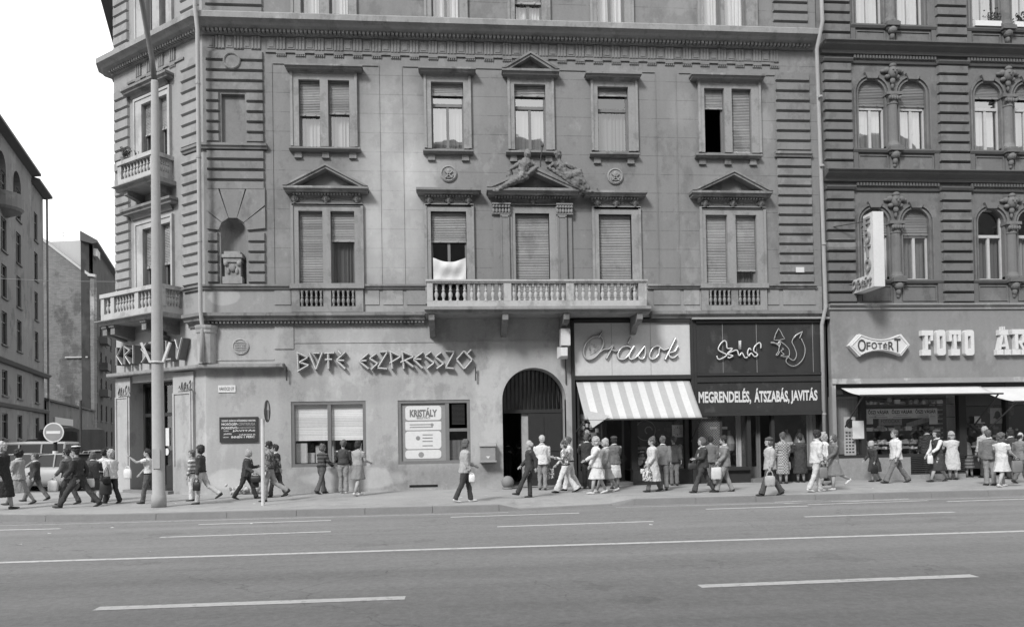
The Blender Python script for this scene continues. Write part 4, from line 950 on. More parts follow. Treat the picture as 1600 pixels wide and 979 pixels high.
for r_ in range(9):
    for c_ in range(2): u = MF.px(1471, 660)[0]+c_*.28; z = 1.35+r_*.16; sg.box(NF, u-.09, u-.01, z, z+.05, -.5, -.47); sg.box(NF, u+.01, u+.09, z, z+.05, -.5, -.47)
sg.build('spectacles', M['white'], PD)
ly = MB(); a, b = MF.px(1484, 660, -.3)[0], MF.px(1498, 660, -.3)[0]; wavy(ly, NF, a-.1, b, zpl+.1, szt-.4, -.35, .01); a = sx0; ly.box(NF, sx0+.02, MF.px(1343, 660, -.3)[0], zpl+.12, szt-.4, -.4, -.38)
ly.build('light_panel', M['curtain_g'], PD)
# text helper
def text(fr, s, u0, u1, z0, z1, d, mt, parent, name='lettering', off=0.0, right=1, th=.004, spacing=1.0, shear=0, **kw):
    cu = bpy.data.curves.new(name, 'FONT'); cu.body = s; cu.offset = off; cu.space_character = spacing; cu.resolution_u = 3; cu.shear = shear
    t = bpy.data.objects.new(name, cu); COL.objects.link(t); dg = bpy.context.evaluated_depsgraph_get()
    me = bpy.data.meshes.new_from_object(t.evaluated_get(dg)); bpy.data.objects.remove(t)
    xs = [v.co.x for v in me.vertices]; ys = [v.co.y for v in me.vertices]
    if not xs: return None
    a, b, c, e = min(xs), max(xs), min(ys), max(ys); mb = MB()
    for v in me.vertices:
        fx = (v.co.x-a)/(b-a); fx = fx if right > 0 else 1-fx
        mb.v.append(tuple(fr.p(u0+(u1-u0)*fx, z0+(z1-z0)*(v.co.y-c)/(e-c), d)))
    mb.f = [tuple(p.vertices) for p in me.polygons]
    if th > .01:                                        # give deep letters sides
        n = len(mb.v); nf = list(mb.f); from collections import Counter; ed = Counter()
        for f in nf:
            for i in range(len(f)): ed[tuple(sorted((f[i], f[(i+1) % len(f)])))] += 1
        mb.v += [tuple(Vector(v)-fr.n*th) for v in mb.v]
        mb.f += [(e_[0], e_[1], e_[1]+n, e_[0]+n) for e_, c_ in ed.items() if c_ == 1]
    o = mb.build(name, M[mt], parent, **kw); bpy.data.meshes.remove(me); return o
# paper banner in the photo shop window
u0, u1, z0, z1 = rc(1355, 638, 1466, 653, .0); bz = z1-.42
BN = thing('sale_banner', 'grey paper banner reading ŐSZI VÁSÁR three times inside the photo shop window', 'banner', (u0, -YB+.1, z0))
bb = MB(); bb.box(NF, u0, u1, z0, z1, -.08, -.07); bb.box(NF, u0, u0+.22, z0-.18, z0-.001, -.08, -.07); bb.box(NF, u1-.3, u1, z0-.22, z0-.001, -.08, -.07); bb.build('paper', M['white_d'], BN)
w3 = (u1-u0)/3
for k in range(3):
    text(NF, 'ŐSZI VÁSÁR', u0+w3*k+.05, u0+w3*(k+1)-.05, z0+(z1-z0)*.48, z0+(z1-z0)*.95, -.068, 'black', BN, off=.03)
    ln = MB(); ln.box(NF, u0+w3*k+.2, u0+w3*(k+1)-.2, z0+(z1-z0)*.33, z0+(z1-z0)*.36, -.069, -.066); ln.box(NF, u0+w3*k+.1, u0+w3*(k+1)-.1, z0+(z1-z0)*.12, z0+(z1-z0)*.16, -.069, -.066); ln.build('small_print', M['iron'], BN)
def poster(fr, q, d, label, mt='white_d', name='poster', cat='poster', th=.012):
    mb = MB(); mb.box(fr, *q, d, d+th); o = mb.build(name, M[mt], None); tag(o, label, cat); return o
q = rc(1318, 651, 1336, 712, -.06); ph = poster(NF, q, -.06, 'tall white price poster with a dark oval at its top in the narrow shop window'); c_ = (q[0]+q[1])/2
ov = MB(); ov.ext(NF, [(c_+.14*math.cos(R(t)), q[3]-.22+.16*math.sin(R(t))) for t in range(0, 360, 20)], -.047, -.042); ov.build('dark_oval', M['black'], ph)
ln = MB()
for k in range(7):
    for j in range(3): ln.box(NF, q[0]+.05+j*.11, q[0]+.12+j*.11, q[3]-.55-k*.11, q[3]-.50-k*.11, -.047, -.044)
ln.build('print', M['iron'], ph)
q = rc(1331, 657, 1349, 685, .1); poster(NF, q, .1, 'plain white paper sheet on the dark post left of the banner', 'white')
q = rc(1480, 637, 1494, 665, 0); q = rc(1520, 650, 1530, 661, .05); poster(NF, q, .09, 'small white notice on the dark post between the two photo shop windows', 'white_d')
q = rc(1546, 637, 1568, 661, -.1); pp = poster(NF, q, -.1, 'portrait photo poster in the right-hand photo shop window', 'curtain_g'); hm = MB(); c_ = (q[0]+q[1])/2
hm.ext(NF, [(c_+.11*math.cos(R(t)), q[3]-.25+.15*math.sin(R(t))) for t in range(0, 360, 24)], -.087, -.082); hm.ext(NF, [(c_-.17, q[2]+.18), (c_+.17, q[2]+.18), (c_+.08, q[2]+.3), (c_-.08, q[2]+.3)], -.087, -.082); hm.build('portrait', M['iron'], pp)
goods(NF, PD, MF.px(1532, 660)[0], MF.px(1600, 660)[0], .9, 1.9, -.5, -.2, 24, ('white_d', 'grey'), 31, 'camera_box')
q = rc(1372, 652, 1408, 664, -.3); pq = poster(NF, q, -.3, 'grey card sign hanging below the banner', 'curtain_g', 'card_sign', 'sign'); text(NF, 'FOTOCIKK', q[0]+.08, q[1]-.08, q[2]+.08, q[3]-.06, -.284, 'iron', pq)
q = rc(1415, 655, 1450, 664, -.3); ps2 = MB(); ps2.add([NF.p(q[0], q[2]-.1, -.28), NF.p(q[1], q[2]+.12, -.28), NF.p(q[1], q[3]+.1, -.28), NF.p(q[0], q[3]-.12, -.28), NF.p(q[0], q[2]-.1, -.3), NF.p(q[1], q[2]+.12, -.3), NF.p(q[1], q[3]+.1, -.3), NF.p(q[0], q[3]-.12, -.3)], [(0, 1, 2, 3), (4, 5, 6, 7), (0, 1, 5, 4), (1, 2, 6, 5), (2, 3, 7, 6), (3, 0, 4, 7)])
tag(ps2.build('card_sign', M['curtain_g']), 'tilted card sign rising to the right below the banner', 'sign')
M['stripe'] = mat('grey awning stripe', .35, .8, .05, 2); M['awn'] = mat('white awning canvas', .52, .8, .05, 2)
# awnings of the photo shop
def awning(name, fr, u0, u1, zt, zf, D, label, mt, sag=.05, stripes=None, u0f=None, u1f=None, arms=True):
    T = thing(name, label, 'awning', fr.p((u0+u1)/2, zt, 0)); mb = MB(); n, m_ = (stripes*3 if stripes else 28), 8; P = []
    u0f = u0 if u0f is None else u0f; u1f = u1 if u1f is None else u1f
    for i in range(n+1):
        for j in range(m_+1):
            t, s = i/n, j/m_; P.append(fr.p((u0+(u1-u0)*t)*(1-s)+(u0f+(u1f-u0f)*t)*s, zt+(zf-zt)*s - sag*math.sin(math.pi*s)*(1+.3*math.sin(t*31)), .1+D*s))
    mb.add(P, [(i*(m_+1)+j, (i+1)*(m_+1)+j, (i+1)*(m_+1)+j+1, i*(m_+1)+j+1) for i in range(n) for j in range(m_)])
    cl_ = mb.build('canvas', M[mt], T, smooth=True)
    if stripes:
        cl_.data.materials.append(M['stripe'])
        for k_, p_ in enumerate(cl_.data.polygons): p_.material_index = (k_//m_//3+1) % 2
    sol = cl_.modifiers.new('thickness', 'SOLIDIFY'); sol.thickness = .012
    b = MB(); b.tube([fr.p(u0f-.08, zf-.01, .1+D), fr.p(u1f+.15, zf-.01, .1+D)], .028, 8); b.build('front_bar', M['iron'], T)
    if arms:
        for u in (u0f+.02, u1f-.02):
            a = MB(); a.bar(fr.p(u, zf-.03, .1+D), fr.p(u+(.0), zf-1.0, .12), .035); a.build('arm', M['iron'], T)
    return T
D_ = 1.1
zt = MF.px(1420, 604, .22)[1]; zf = MF.px(1420, 616, D_+.1)[1]
awning('awning', NF, MF.px(1316, 604, .22)[0], MF.px(1535, 604, .22)[0], zt, zf, D_, 'white canvas awning over the left photo shop window', 'awn', u0f=MF.px(1344, 616, D_)[0], u1f=MF.px(1556, 616, D_)[0])
a = MF.px(1530, 604, .22)[0]
awning('awning', NF, a, a+5, zt-.03, zf-.28, D_+.35, 'white canvas awning at the right end of the photo shop, hanging lower', 'awn', sag=.1, u0f=MF.px(1581, 628, D_+.3)[0], u1f=a+5.5)
# FOTO AR letters
SG = thing('letter_sign', 'big white slab letters FOTO ÁR mounted on the grey fascia', 'sign', NF.p(MF.px(1480, 540)[0], 4.2, fd))
def fp(x, y, d=fd+.1): return MF.px(1310+x/5.517, 500+y/5.517, d)
def slab(parts, holes_=None):
    mb = MB()
    for k, q in enumerate(parts):
        if len(q) == 4 and not isinstance(q[0], tuple):
            a = fp(q[0], q[1]); b = fp(q[2], q[3]); mb.box(MF, a[0], b[0], b[1], a[1], fd+.005, fd+.16-.002*k)
        else: mb.ext(MF, [fp(*v) for v in q], fd+.005, fd+.16-.002*k)
    return mb
L_ = {'F': [(708, 90, 808, 133), (785, 133.5, 808, 178), (738, 133.5, 765, 255), (765.5, 182, 785, 205), (712, 255.5, 790, 303)],
      'T': [(943, 88, 1048, 125), (943, 125.5, 970, 182), (1022, 125.5, 1048, 182), (985, 125.5, 1012, 250), (963, 250.5, 1040, 303)],
      'A': [(1375, 84, 1455, 128), ((1392, 128.5), (1414, 128.5), (1392, 252), (1368, 252)), ((1416, 128.5), (1440, 128.5), (1462, 252), (1438, 252)), (1392, 208, 1440, 230), (1357, 252.5, 1413, 298), (1424, 252.5, 1476, 298), (1400, 55, 1411, 82), (1418, 55, 1428, 82)],
      'R': [(1487, 80, 1588, 122), (1512, 122.5, 1542, 252), ((1588, 80), (1606, 96), (1606, 180), (1588, 196), (1574, 182), (1574, 110)), (1542.5, 178, 1580, 200), ((1548, 200), (1572, 200), (1604, 254), (1580, 254)), (1490, 252.5, 1562, 297), (1570, 254.5, 1625, 297)]}
for k, q in L_.items(): slab(q).build('letter', M['letter_w'], SG)
for x0, x1 in ((835, 918), (1077, 1163)):
    a, b = fp(x0, 86), fp(x1, 303); c = fp((x0+x1)/2-14, 138), fp((x0+x1)/2+14, 246); mb = MB()
    o_ = rrect(MF, a[0], b[0], b[1], a[1], .09, 4); i_ = rrect(MF, c[0][0], c[1][0], c[1][1], c[0][1], .01, 4); n = len(o_)
    P = [MF.p(*v, fd+.16) for v in o_]+[MF.p(*v, fd+.16) for v in i_]+[MF.p(*v, fd+.005) for v in o_]+[MF.p(*v, fd+.005) for v in i_]
    mb.add(P, [(i, (i+1) % n, n+(i+1) % n, n+i) for i in range(n)]+[(i, (i+1) % n, 2*n+(i+1) % n, 2*n+i) for i in range(n)]+[(n+i, n+(i+1) % n, 3*n+(i+1) % n, 3*n+i) for i in range(n)])
    mb.build('letter', M['letter_w'], SG)
BT = thing('bow_tie_sign', 'white bow-tie shaped sign with dark lettering on the fascia', 'sign', NF.p(fp(350, 210)[0], 4.1, fd))
top = [(95, 218), (182, 118)]+[(182+358*t/10, 118+47*math.sin(math.pi*t/10)) for t in range(1, 10)]+[(540, 118), (615, 212), (545, 305)]+[(545-363*t/10, 305-45*math.sin(math.pi*t/10)) for t in range(1, 10)]+[(182, 312)]
mb = MB(); mb.ext(MF, [fp(*v, fd+.2) for v in top], fd+.01, fd+.2); mb.build('sign_body', M['letter_w'], BT)
inn_ = [(355+(x-355)*.93, 213+(y-213)*.84) for x, y in top]
mb = MB(); mb.tube([MF.p(*fp(*v, fd+.2), fd+.21) for v in inn_], .018, 5, closed=True); mb.build('neon_outline', M['neon'], BT)
lx = [(165, 235, 165, 268), (240, 275, 190, 252), (283, 330, 190, 247), (338, 375, 195, 247), (385, 420, 195, 250), (428, 475, 185, 258), (480, 535, 158, 272)]
for ch_, (x0, x1, y0, y1) in zip('OFOTÉRT', lx):
    a, b = fp(x0, y0, fd+.2), fp(x1, y1, fd+.2); text(MF, ch_, a[0], b[0], b[1], a[1], fd+.225, 'iron', BT, 'letter', th=.02)
# ------------------------------------------------------------------ hanging FOTO sign
HF = Fr((13.36, 0), (0, -1), (-1, 0))                  # u = distance out from the wall
hz0, hz1, hzt = HF.px(1366, 447)[1], HF.px(1366, 425)[1], 8.64
HS = thing('hanging_sign', 'white L-shaped projecting sign with vertical letters FOTO on iron brackets', 'sign', HF.p(1, 6.5, 0))
b = MB(); b.box(HF, .80, 1.32, hz1+.001, hzt, -.36, 0); b.box(HF, .05, 1.32, hz0, hz1, -.36, 0); b.build('sign_body', M['white_d'], HS)
for k, c in enumerate('FOTO'):
    z = hzt-.12-k*(hzt-hz1-.15)/4; text(HF, c, .92, 1.2, z-.40, z, .07, 'neon_g', HS, 'letter', th=.06, off=.02)
text(HF, 'Ofotért', .12, 1.22, hz0+.10, hz1-.06, .06, 'neon_g', HS, 'letter', th=.05, shear=.3)
for z in (hzt-.25, hz0+.2):
    for du_ in (-.5, .25):
        b = MB(); b.tube([HF.p(.01, z+.1, .0+ -du_*1.6), HF.p(.85 if z > 7 else .2, z+.1, -.18)], .02, 6); b.build('bracket', M['iron'], HS)
# ------------------------------------------------------------------ shops in the corner house
SX0, SXM, SX1 = MF.px(893, 620)[0], MF.px(1081, 560)[0], MF.px(1289, 560)[0]
def sy(x, y, d=.15): return MF.px(x, y, d)[1]
d = .16
# watchmaker
W1 = thing('watch_shop', 'dark timber shopfront of the watchmaker under the striped awning', 'shopfront', ((SX0+SXM)/2, -.1, 0))
zs0, zs1 = sy(985, 586), sy(985, 504)
b = MB(); b.box(MF, SX0, SX0+.10, 0, zs1+.1, -.3, d); b.box(MF, SXM-.10, SXM, 0, zs1+.1, -.3, d+.01); b.box(MF, SX0+.1, SXM-.1, zs1, zs1+.12, -.02, d+.04)
b.box(MF, SX0+.1, SXM-.1, zs0-.14, zs0-.001, -.02, d+.05); b.box(MF, SX0+.1, SXM-.1, zs0-.42, zs0-.141, -.3, .02)
zr = .50; zt = sy(985, 652, 0)
xd0, xd1 = MF.px(946, 700)[0], MF.px(988, 700)[0]
for x0, x1 in ((902, 906), (943, 948), (986, 996), (1070, 1076)):
    p0, p1 = MF.px(x0, 700)[0], MF.px(x1, 700)[0]; b.box(MF, p0, p1, zr if x0 != 902 else 0, zs0-.42, -.12, .06)
b.box(MF, SX0+.1, xd0, 0, zr, -.3, .05); b.box(MF, xd1, SXM-.1, 0, zr, -.3, .05)
for q in ((SX0+.2, xd0-.1), (xd1+.15, (xd1+SXM)/2-.05), ((xd1+SXM)/2+.05, SXM-.25)): b.box(MF, q[0], q[1], .12, .40, .051, .07)
b.build('frame', M['wood_dk'], W1)
b = MB(); pane(b, MF, SX0+.15, xd0, zr, zs0-.42, -.05); pane(b, MF, xd1+.1, SXM-.12, zr, zs0-.42, -.05); b.build('shop_pane', M['glass_lo'], W1)
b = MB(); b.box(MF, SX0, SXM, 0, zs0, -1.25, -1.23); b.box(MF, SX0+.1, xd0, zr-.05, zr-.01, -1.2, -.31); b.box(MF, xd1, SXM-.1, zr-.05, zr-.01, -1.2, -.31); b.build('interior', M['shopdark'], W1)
b = MB(); b.box(MF, xd0+.05, xd0+.12, .1, 2.4, -.95, -.9); b.box(MF, xd1-.12, xd1-.05, .1, 2.4, -.95, -.9); b.box(MF, xd0+.12, xd1-.12, 2.3, 2.4, -.95, -.9); b.box(MF, xd0+.12, xd1-.12, .1, .6, -.95, -.9); b.box(MF, xd0, xd1, 0, .1, -1.2, .03); b.build('door', M['wood_md'], W1)
WD = thing('clock_display', 'clocks, jewellery cards and hearts in the watchmaker windows', 'display', ((SX0+SXM)/2, .4, zr))
goods(MF, WD, SX0+.3, xd0-.15, .55, 2.3, -.4, -.15, 80, ('white', 'grey'), 5, 'jewellery'); goods(MF, WD, xd1+.25, SXM-.35, .5, 1.2, -.45, -.15, 50, ('white', 'grey'), 6, 'jewellery')
b = MB(); u, z = MF.px(1059, 673, -.2); b.box(MF, u-.18, u+.18, z-.2, z+.2, -.26, -.22)
o = b.build('wall_clock', M['white_d'], WD); b = MB()
for k in range(12): a_ = R(30*k); b.bar(MF.p(u+.09*math.sin(a_), z+.09*math.cos(a_), -.215), MF.p(u+.15*math.sin(a_), z+.15*math.cos(a_), -.215), .018, .008)
b.build('dial_marks', M['iron'], o)
u, z = MF.px(1010, 672, -.2); b = MB(); b.tube([MF.p(u+.33*math.cos(R(t)), z+.33*math.sin(R(t)), -.3) for t in range(0, 360, 15)], .012, 5, closed=True); b.tube([MF.p(u+.1+.12*math.cos(R(t)), z+.12*math.sin(R(t)), -.28) for t in range(0, 260, 20)], .02, 5); b.build('wire_ring', M['grey'], WD)
for x, y, s in ((1000, 722, .11), (1005, 715, .06)):
    u, z = MF.px(x, y, -.2); P = [(u+s*1.0*(math.sin(R(t))**3), z+s*(.81*math.cos(R(t))-.31*math.cos(R(2*t))-.12*math.cos(R(3*t)))) for t in range(0, 360, 18)]; b = MB(); b.ext(MF, P, -.2, -.17); b.build('heart', M['white_d'], WD)
b = MB(); b.box(MF, SX0+.101, SXM-.101, zs0, zs1, .02, d-.03)
S1 = b.build('sign_board', M['signlight']); tag(S1, 'pale sign board with script neon lettering above the striped awning', 'sign')
for x in (956, 1017): b = MB(); u = MF.px(x, 545, d)[0]; b.box(MF, u-.006, u+.006, zs0+.01, zs1-.01, d-.029, d-.024); b.build('seam', M['grey'], S1)
def cr(x, y): return MF.px(890+x/8, 500+y/8, d+.05)
def smooth(pts, n=4):
    out = []; m_ = len(pts)
    for i in range(m_-1):
        p0, p1, p2, p3 = pts[max(0, i-1)], pts[i], pts[i+1], pts[min(m_-1, i+2)]
        for k in range(n):
            t = k/n; out.append(tuple(.5*((2*p1[j])+(-p0[j]+p2[j])*t+(2*p0[j]-5*p1[j]+4*p2[j]-p3[j])*t*t+(-p0[j]+3*p1[j]-3*p2[j]+p3[j])*t**3) for j in (0, 1)))
    return out+[pts[-1]]
OR_ = {'O': [(345, 200), (280, 215), (205, 290), (175, 400), (205, 475), (260, 490), (330, 450), (395, 370), (425, 280), (400, 210), (345, 200)],
       'accent': [(360, 220), (415, 140)], 'r': [(380, 400), (430, 365), (490, 360), (545, 310), (525, 360), (462, 480)], 'r2': [(525, 365), (580, 385), (640, 355)],
       'accent2': [(730, 295), (770, 212)], 'a': [(770, 345), (720, 322), (650, 345), (605, 420), (620, 480), (680, 485), (740, 430), (808, 320)], 'a2': [(800, 330), (745, 430), (760, 485), (820, 470), (890, 390), (940, 320)],
       's': [(940, 320), (950, 400), (925, 475), (885, 480), (850, 440)], 'o': [(1140, 345), (1100, 320), (1040, 350), (1000, 430), (1015, 480), (1060, 480), (1110, 430), (1130, 350), (1180, 372), (1240, 350)],
       'k': [(1325, 222), (1195, 490)], 'k2': [(1355, 318), (1310, 390), (1240, 412), (1260, 460), (1300, 470), (1355, 430)]}
for k, pts in OR_.items():
    s_ = smooth(pts) if len(pts) > 2 else pts
    P = [cr(*p) for p in s_]; b = MB()
    b.tube([MF.p(a, z, d+.0) for a, z in P], .042, 6); b.build('neon_channel', M['neon_g'], S1)
    b = MB(); b.tube([MF.p(a, z, d+.06) for a, z in P], .02, 6); b.build('neon_tube', M['tube_d' if k[0] in 'Or' or 'acc' in k else 'neon'], S1)
b = MB(); T = [cr(250, 285), cr(365, 335), cr(255, 412)]; b.tube([MF.p(a, z, d+.03) for a, z in T], .012, 5, closed=True)
for q in ((310, 310), (250, 345), (312, 375)): a, z = cr(*q); b.lathe(MF.p(a, z, d+.02), [(.03, 0), (.03, .02)], 8, MF.n)
b.build('clock_hands', M['neon_g'], S1)
# striped awning
AD = 1.35
za = sy(985, 594, .1); zf = MF.px(1005, 654, AD+.1)[1]
AW = awning('striped_awning', MF, MF.px(900, 594, .1)[0], MF.px(1077, 594, .1)[0], za, zf, AD, 'striped canvas awning sagging over the watchmaker shopfront', 'awn', sag=.04, stripes=17, u0f=MF.px(915, 655, AD+.1)[0], u1f=MF.px(1098, 655, AD+.1)[0], arms=False)
b = MB(); p0 = MF.p(MF.px(912, 655, AD+.1)[0], zf, AD+.12); q0 = [MF.px(*v, AD+.12) for v in ((913, 640), (953, 649), (945, 655), (926, 668), (920, 656))]
b.ext(MF, q0, AD+.11, AD+.125); b.build('loose_flap', M['awn'], AW)
b = MB(); b.bar(MF.p(MF.px(899, 676, .1)[0], sy(899, 676), .1), MF.p(MF.px(915, 655, AD+.1)[0], zf-.02, AD+.1), .03); b.build('arm', M['iron'], AW)
b = MB(); b.bar(MF.p(SXM-.12, sy(1076, 690), .1), MF.p(MF.px(1096, 655, AD+.1)[0], zf-.02, AD+.1), .03); b.build('arm', M['iron'], AW)
# furrier
W2 = thing('fur_shop', 'dark shopfront with wire-mesh window beside the watchmaker', 'shopfront', ((SXM+SX1)/2, -.1, 0))
zu0, zu1 = sy(1185, 582), sy(1185, 504); zl0, zl1 = sy(1185, 643), sy(1185, 596)
zw = zl0-.16
b = MB(); b.box(MF, SXM+.01, SXM+.11, 0, zu1+.1, -.3, d-.01); b.box(MF, SX1-.16, SX1-.04, 0, zu1+.1, -.3, d-.01)
b.box(MF, SXM+.11, SX1-.16, zu1+.001, zu1+.09, 0, d+.03); b.box(MF, SXM+.11, SX1-.16, zu0-.09, zu0-.001, 0, d+.04); b.box(MF, SXM+.11, SX1-.16, zl1+.001, zu0-.12, 0, d+.01); b.box(MF, SXM+.11, SX1-.16, zl0-.12, zl0-.001, 0, d+.05)
e0, e1 = MF.px(1172, 700)[0], MF.px(1208, 700)[0]; em = MF.px(1194, 700)[0]
for x0, x1 in ((1125, 1128), (1167, 1173), (1205, 1210)): p0, p1 = MF.px(x0, 700)[0], MF.px(x1, 700)[0]; b.box(MF, p0, p1, .5, zl0-.12, -.1, .05)
b.box(MF, SXM+.11, e0, 0, .42, -.1, .0); b.box(MF, SXM+.11, e0+.02, .42, .53, -.1, .12); b.box(MF, e1, SX1-.16, 0, .38, -.1, 0); b.box(MF, e1-.02, SX1-.16, .38, .48, -.1, .12)
b.build('frame', M['wood_dk'], W2)
b = MB(); b.prof(MF, [(0, zu1+.10), (d+.12, zu1+.11), (d+.12, zu1+.16), (0, zu1+.24)], SXM-.05, SX1+.05); b.build('flashing', M['zinc'], W2)
b = MB(); pane(b, MF, SXM+.11, e0, .53, zl0-.12, -.04); pane(b, MF, e1, SX1-.16, .48, zl0-.12, -.04); b.build('shop_pane', M['glass_lo'], W2)
b = MB(); b.box(MF, SXM, SX1-.05, 0, zl0, -1.25, -1.23); b.box(MF, SXM+.1, e0, .4, .44, -1.2, -.11); b.box(MF, e1, SX1-.16, .36, .4, -1.2, -.11); b.box(MF, e0-.04, e0, 0.1, zl0, -1.2, -.11); b.build('interior', M['shopdark'], W2)
b = MB(); b.box(MF, e0+.03, em, .12, .5, -.5, -.46); b.box(MF, e0+.03, e0+.1, .5, 2.35, -.5, -.46); b.box(MF, em-.07, em, .5, 2.35, -.5, -.46); b.box(MF, em+.0, em+.06, .12, zl0-.12, -.48, -.42); b.box(MF, e0, e1, 0, .12, -1.1, .15); b.build('door', M['wood_md'], W2)
gm = MB(); p0, p1 = SXM+.12, MF.px(1125, 700)[0]; k = -1.9
while k < (p1-p0)+.0:
    for s_ in (1, -1):
        H_ = zl0-.15-.55; a0 = max(0, k); a1 = min(p1-p0, k+H_)
        if a1 > a0:
            za0, za1 = .55+(a0-k), .55+(a1-k)
            if s_ < 0: za0, za1 = .55+H_-(za0-.55), .55+H_-(za1-.55)
            gm.bar(MF.p(p0+a0, za0, .02+.006*s_), MF.p(p0+a1, za1, .02+.006*s_), .009)
    k += .085
gm.build('wire_mesh', M['curtain_g'], W2)
FD = thing('fur_display', 'draped cloths and small cards in the furrier windows', 'display', ((SXM+SX1)/2, .5, .5))
q0, q1 = MF.px(1152, 700, -.5)[0], MF.px(1164, 700, -.5)[0]; b = MB(); wavy(b, MF, q0, q1, .5, 2.3, -.6, .03); b.build('drape', M['curtain'], FD)
b = MB(); wavy(b, MF, MF.px(1262, 700, -.3)[0], SX1-.2, .45, 2.35, -.35, .03); b.build('drape', M['curtain_g'], FD)
for x, y in ((1131, 668), (1234, 692), (1224, 720), (1115, 668)): u, z = MF.px(x, y, -.3); b = MB(); b.box(MF, u-.12, u+.12, z-.04, z+.04, -.31, -.3); b.build('card', M['white_d'], FD)
for x in (1140, 1230, 1250): u = MF.px(x, 725, -.6)[0]; b = MB(); b.lathe(MF.p(u, .44, -.6), [(.12, 0), (.03, .05), (.03, .5), (.16, .62), (.2, .85), (.13, 1.1), (.05, 1.2), (.05, 1.3)], 12); b.build('mannequin_bust', M['grey'], FD)
b = MB(); b.box(MF, SXM+.111, SX1-.161, zu0, zu1, .02, d-.04); S2 = b.build('sign_board', M['signdark']); tag(S2, 'dark sign board with neon script and a seated fox outlined in neon tube', 'sign')
for x in (1130, 1183, 1271): b = MB(); u = MF.px(x, 545, d)[0]; b.box(MF, u-.008, u+.008, zu0+.01, zu1-.01, d-.039, d-.035); b.build('seam', M['grey'], S2)
def cz(x, y, dd=d+.03): return MF.px(1080+x/7.27, 495+y/7.27, dd)
def neon(pts, parent, rad=.018, name='neon_tube', mt='neon', sm=True, dd=d+.03, f=cz):
    s_ = smooth(pts) if sm and len(pts) > 2 else pts; b = MB(); b.tube([MF.p(*f(*p), dd) for p in s_], rad, 6); return b.build(name, M[mt], parent, smooth=True)
neon([(292, 440), (300, 470), (325, 480), (385, 450), (398, 425), (310, 375), (330, 310), (372, 270), (400, 290), (410, 355), (468, 358), (412, 415), (440, 430), (475, 440), (428, 465), (418, 450)], S2, .022)
neon([(412, 415), (470, 390), (520, 378), (545, 440), (575, 405), (610, 462), (640, 455)], S2, .022)
neon([(680, 375), (660, 355), (640, 400), (655, 445), (680, 410), (720, 450), (755, 425), (710, 385), (725, 330), (770, 293), (790, 310), (790, 355)], S2, .022)
for x in (545, 562): neon([(x, 268), (x, 368)], S2, .016)
FX = dict(rad=.013, mt='curtain_g')
neon([(940, 250), (960, 190), (992, 130), (1020, 170), (1040, 215), (1065, 245), (1000, 262), (940, 262), (955, 215)], S2, sm=False, **FX)
neon([(1000, 280), (985, 300), (905, 292), (935, 285), (985, 320)], S2, **FX)
neon([(1010, 275), (1070, 320), (1110, 370), (1115, 430), (1095, 450), (1025, 445), (1030, 430), (1055, 425), (1020, 385), (1050, 365), (1030, 355)], S2, **FX)
neon([(1000, 335), (990, 390), (965, 430), (985, 430), (1005, 390)], S2, **FX)
neon([(1095, 440), (1120, 470), (1160, 492), (1190, 460), (1195, 410), (1170, 340), (1145, 280), (1175, 215)], S2, **FX)
neon([(1250, 245), (1290, 340), (1290, 420), (1260, 490), (1200, 545), (1140, 555), (1085, 520), (1080, 480), (1105, 455)], S2, **FX)
neon([(1170, 235), (1190, 205), (1262, 165), (1232, 240)], S2, sm=False, rad=.02); neon([(1000, 275), (985, 305), (1000, 335), (1010, 300), (1000, 275)], S2, rad=.012)
b = MB(); b.box(MF, SXM+.111, SX1-.161, zl0, zl1, .02, d-.03); S3 = b.build('sign_board', M['signdark']); tag(S3, 'black sign board with pale block letters listing orders, alterations and repairs', 'sign')
for s_, x0, x1 in (('MEGRENDELÉS,', 1092, 1174), ('ÁTSZABÁS,', 1179, 1234), ('JAVITÁS', 1236, 1278)):
    a0, a1 = MF.px(x0, 620, d)[0], MF.px(x1, 620, d)[0]; ym = 620-.012*((x0+x1)/2-1185)
    zz1 = sy((x0+x1)/2, ym-14, d); zz0 = sy((x0+x1)/2, ym+11, d)
    text(MF, s_, a0, a1, zz0, zz1, d-.025, 'letter_w', S3, off=.035)
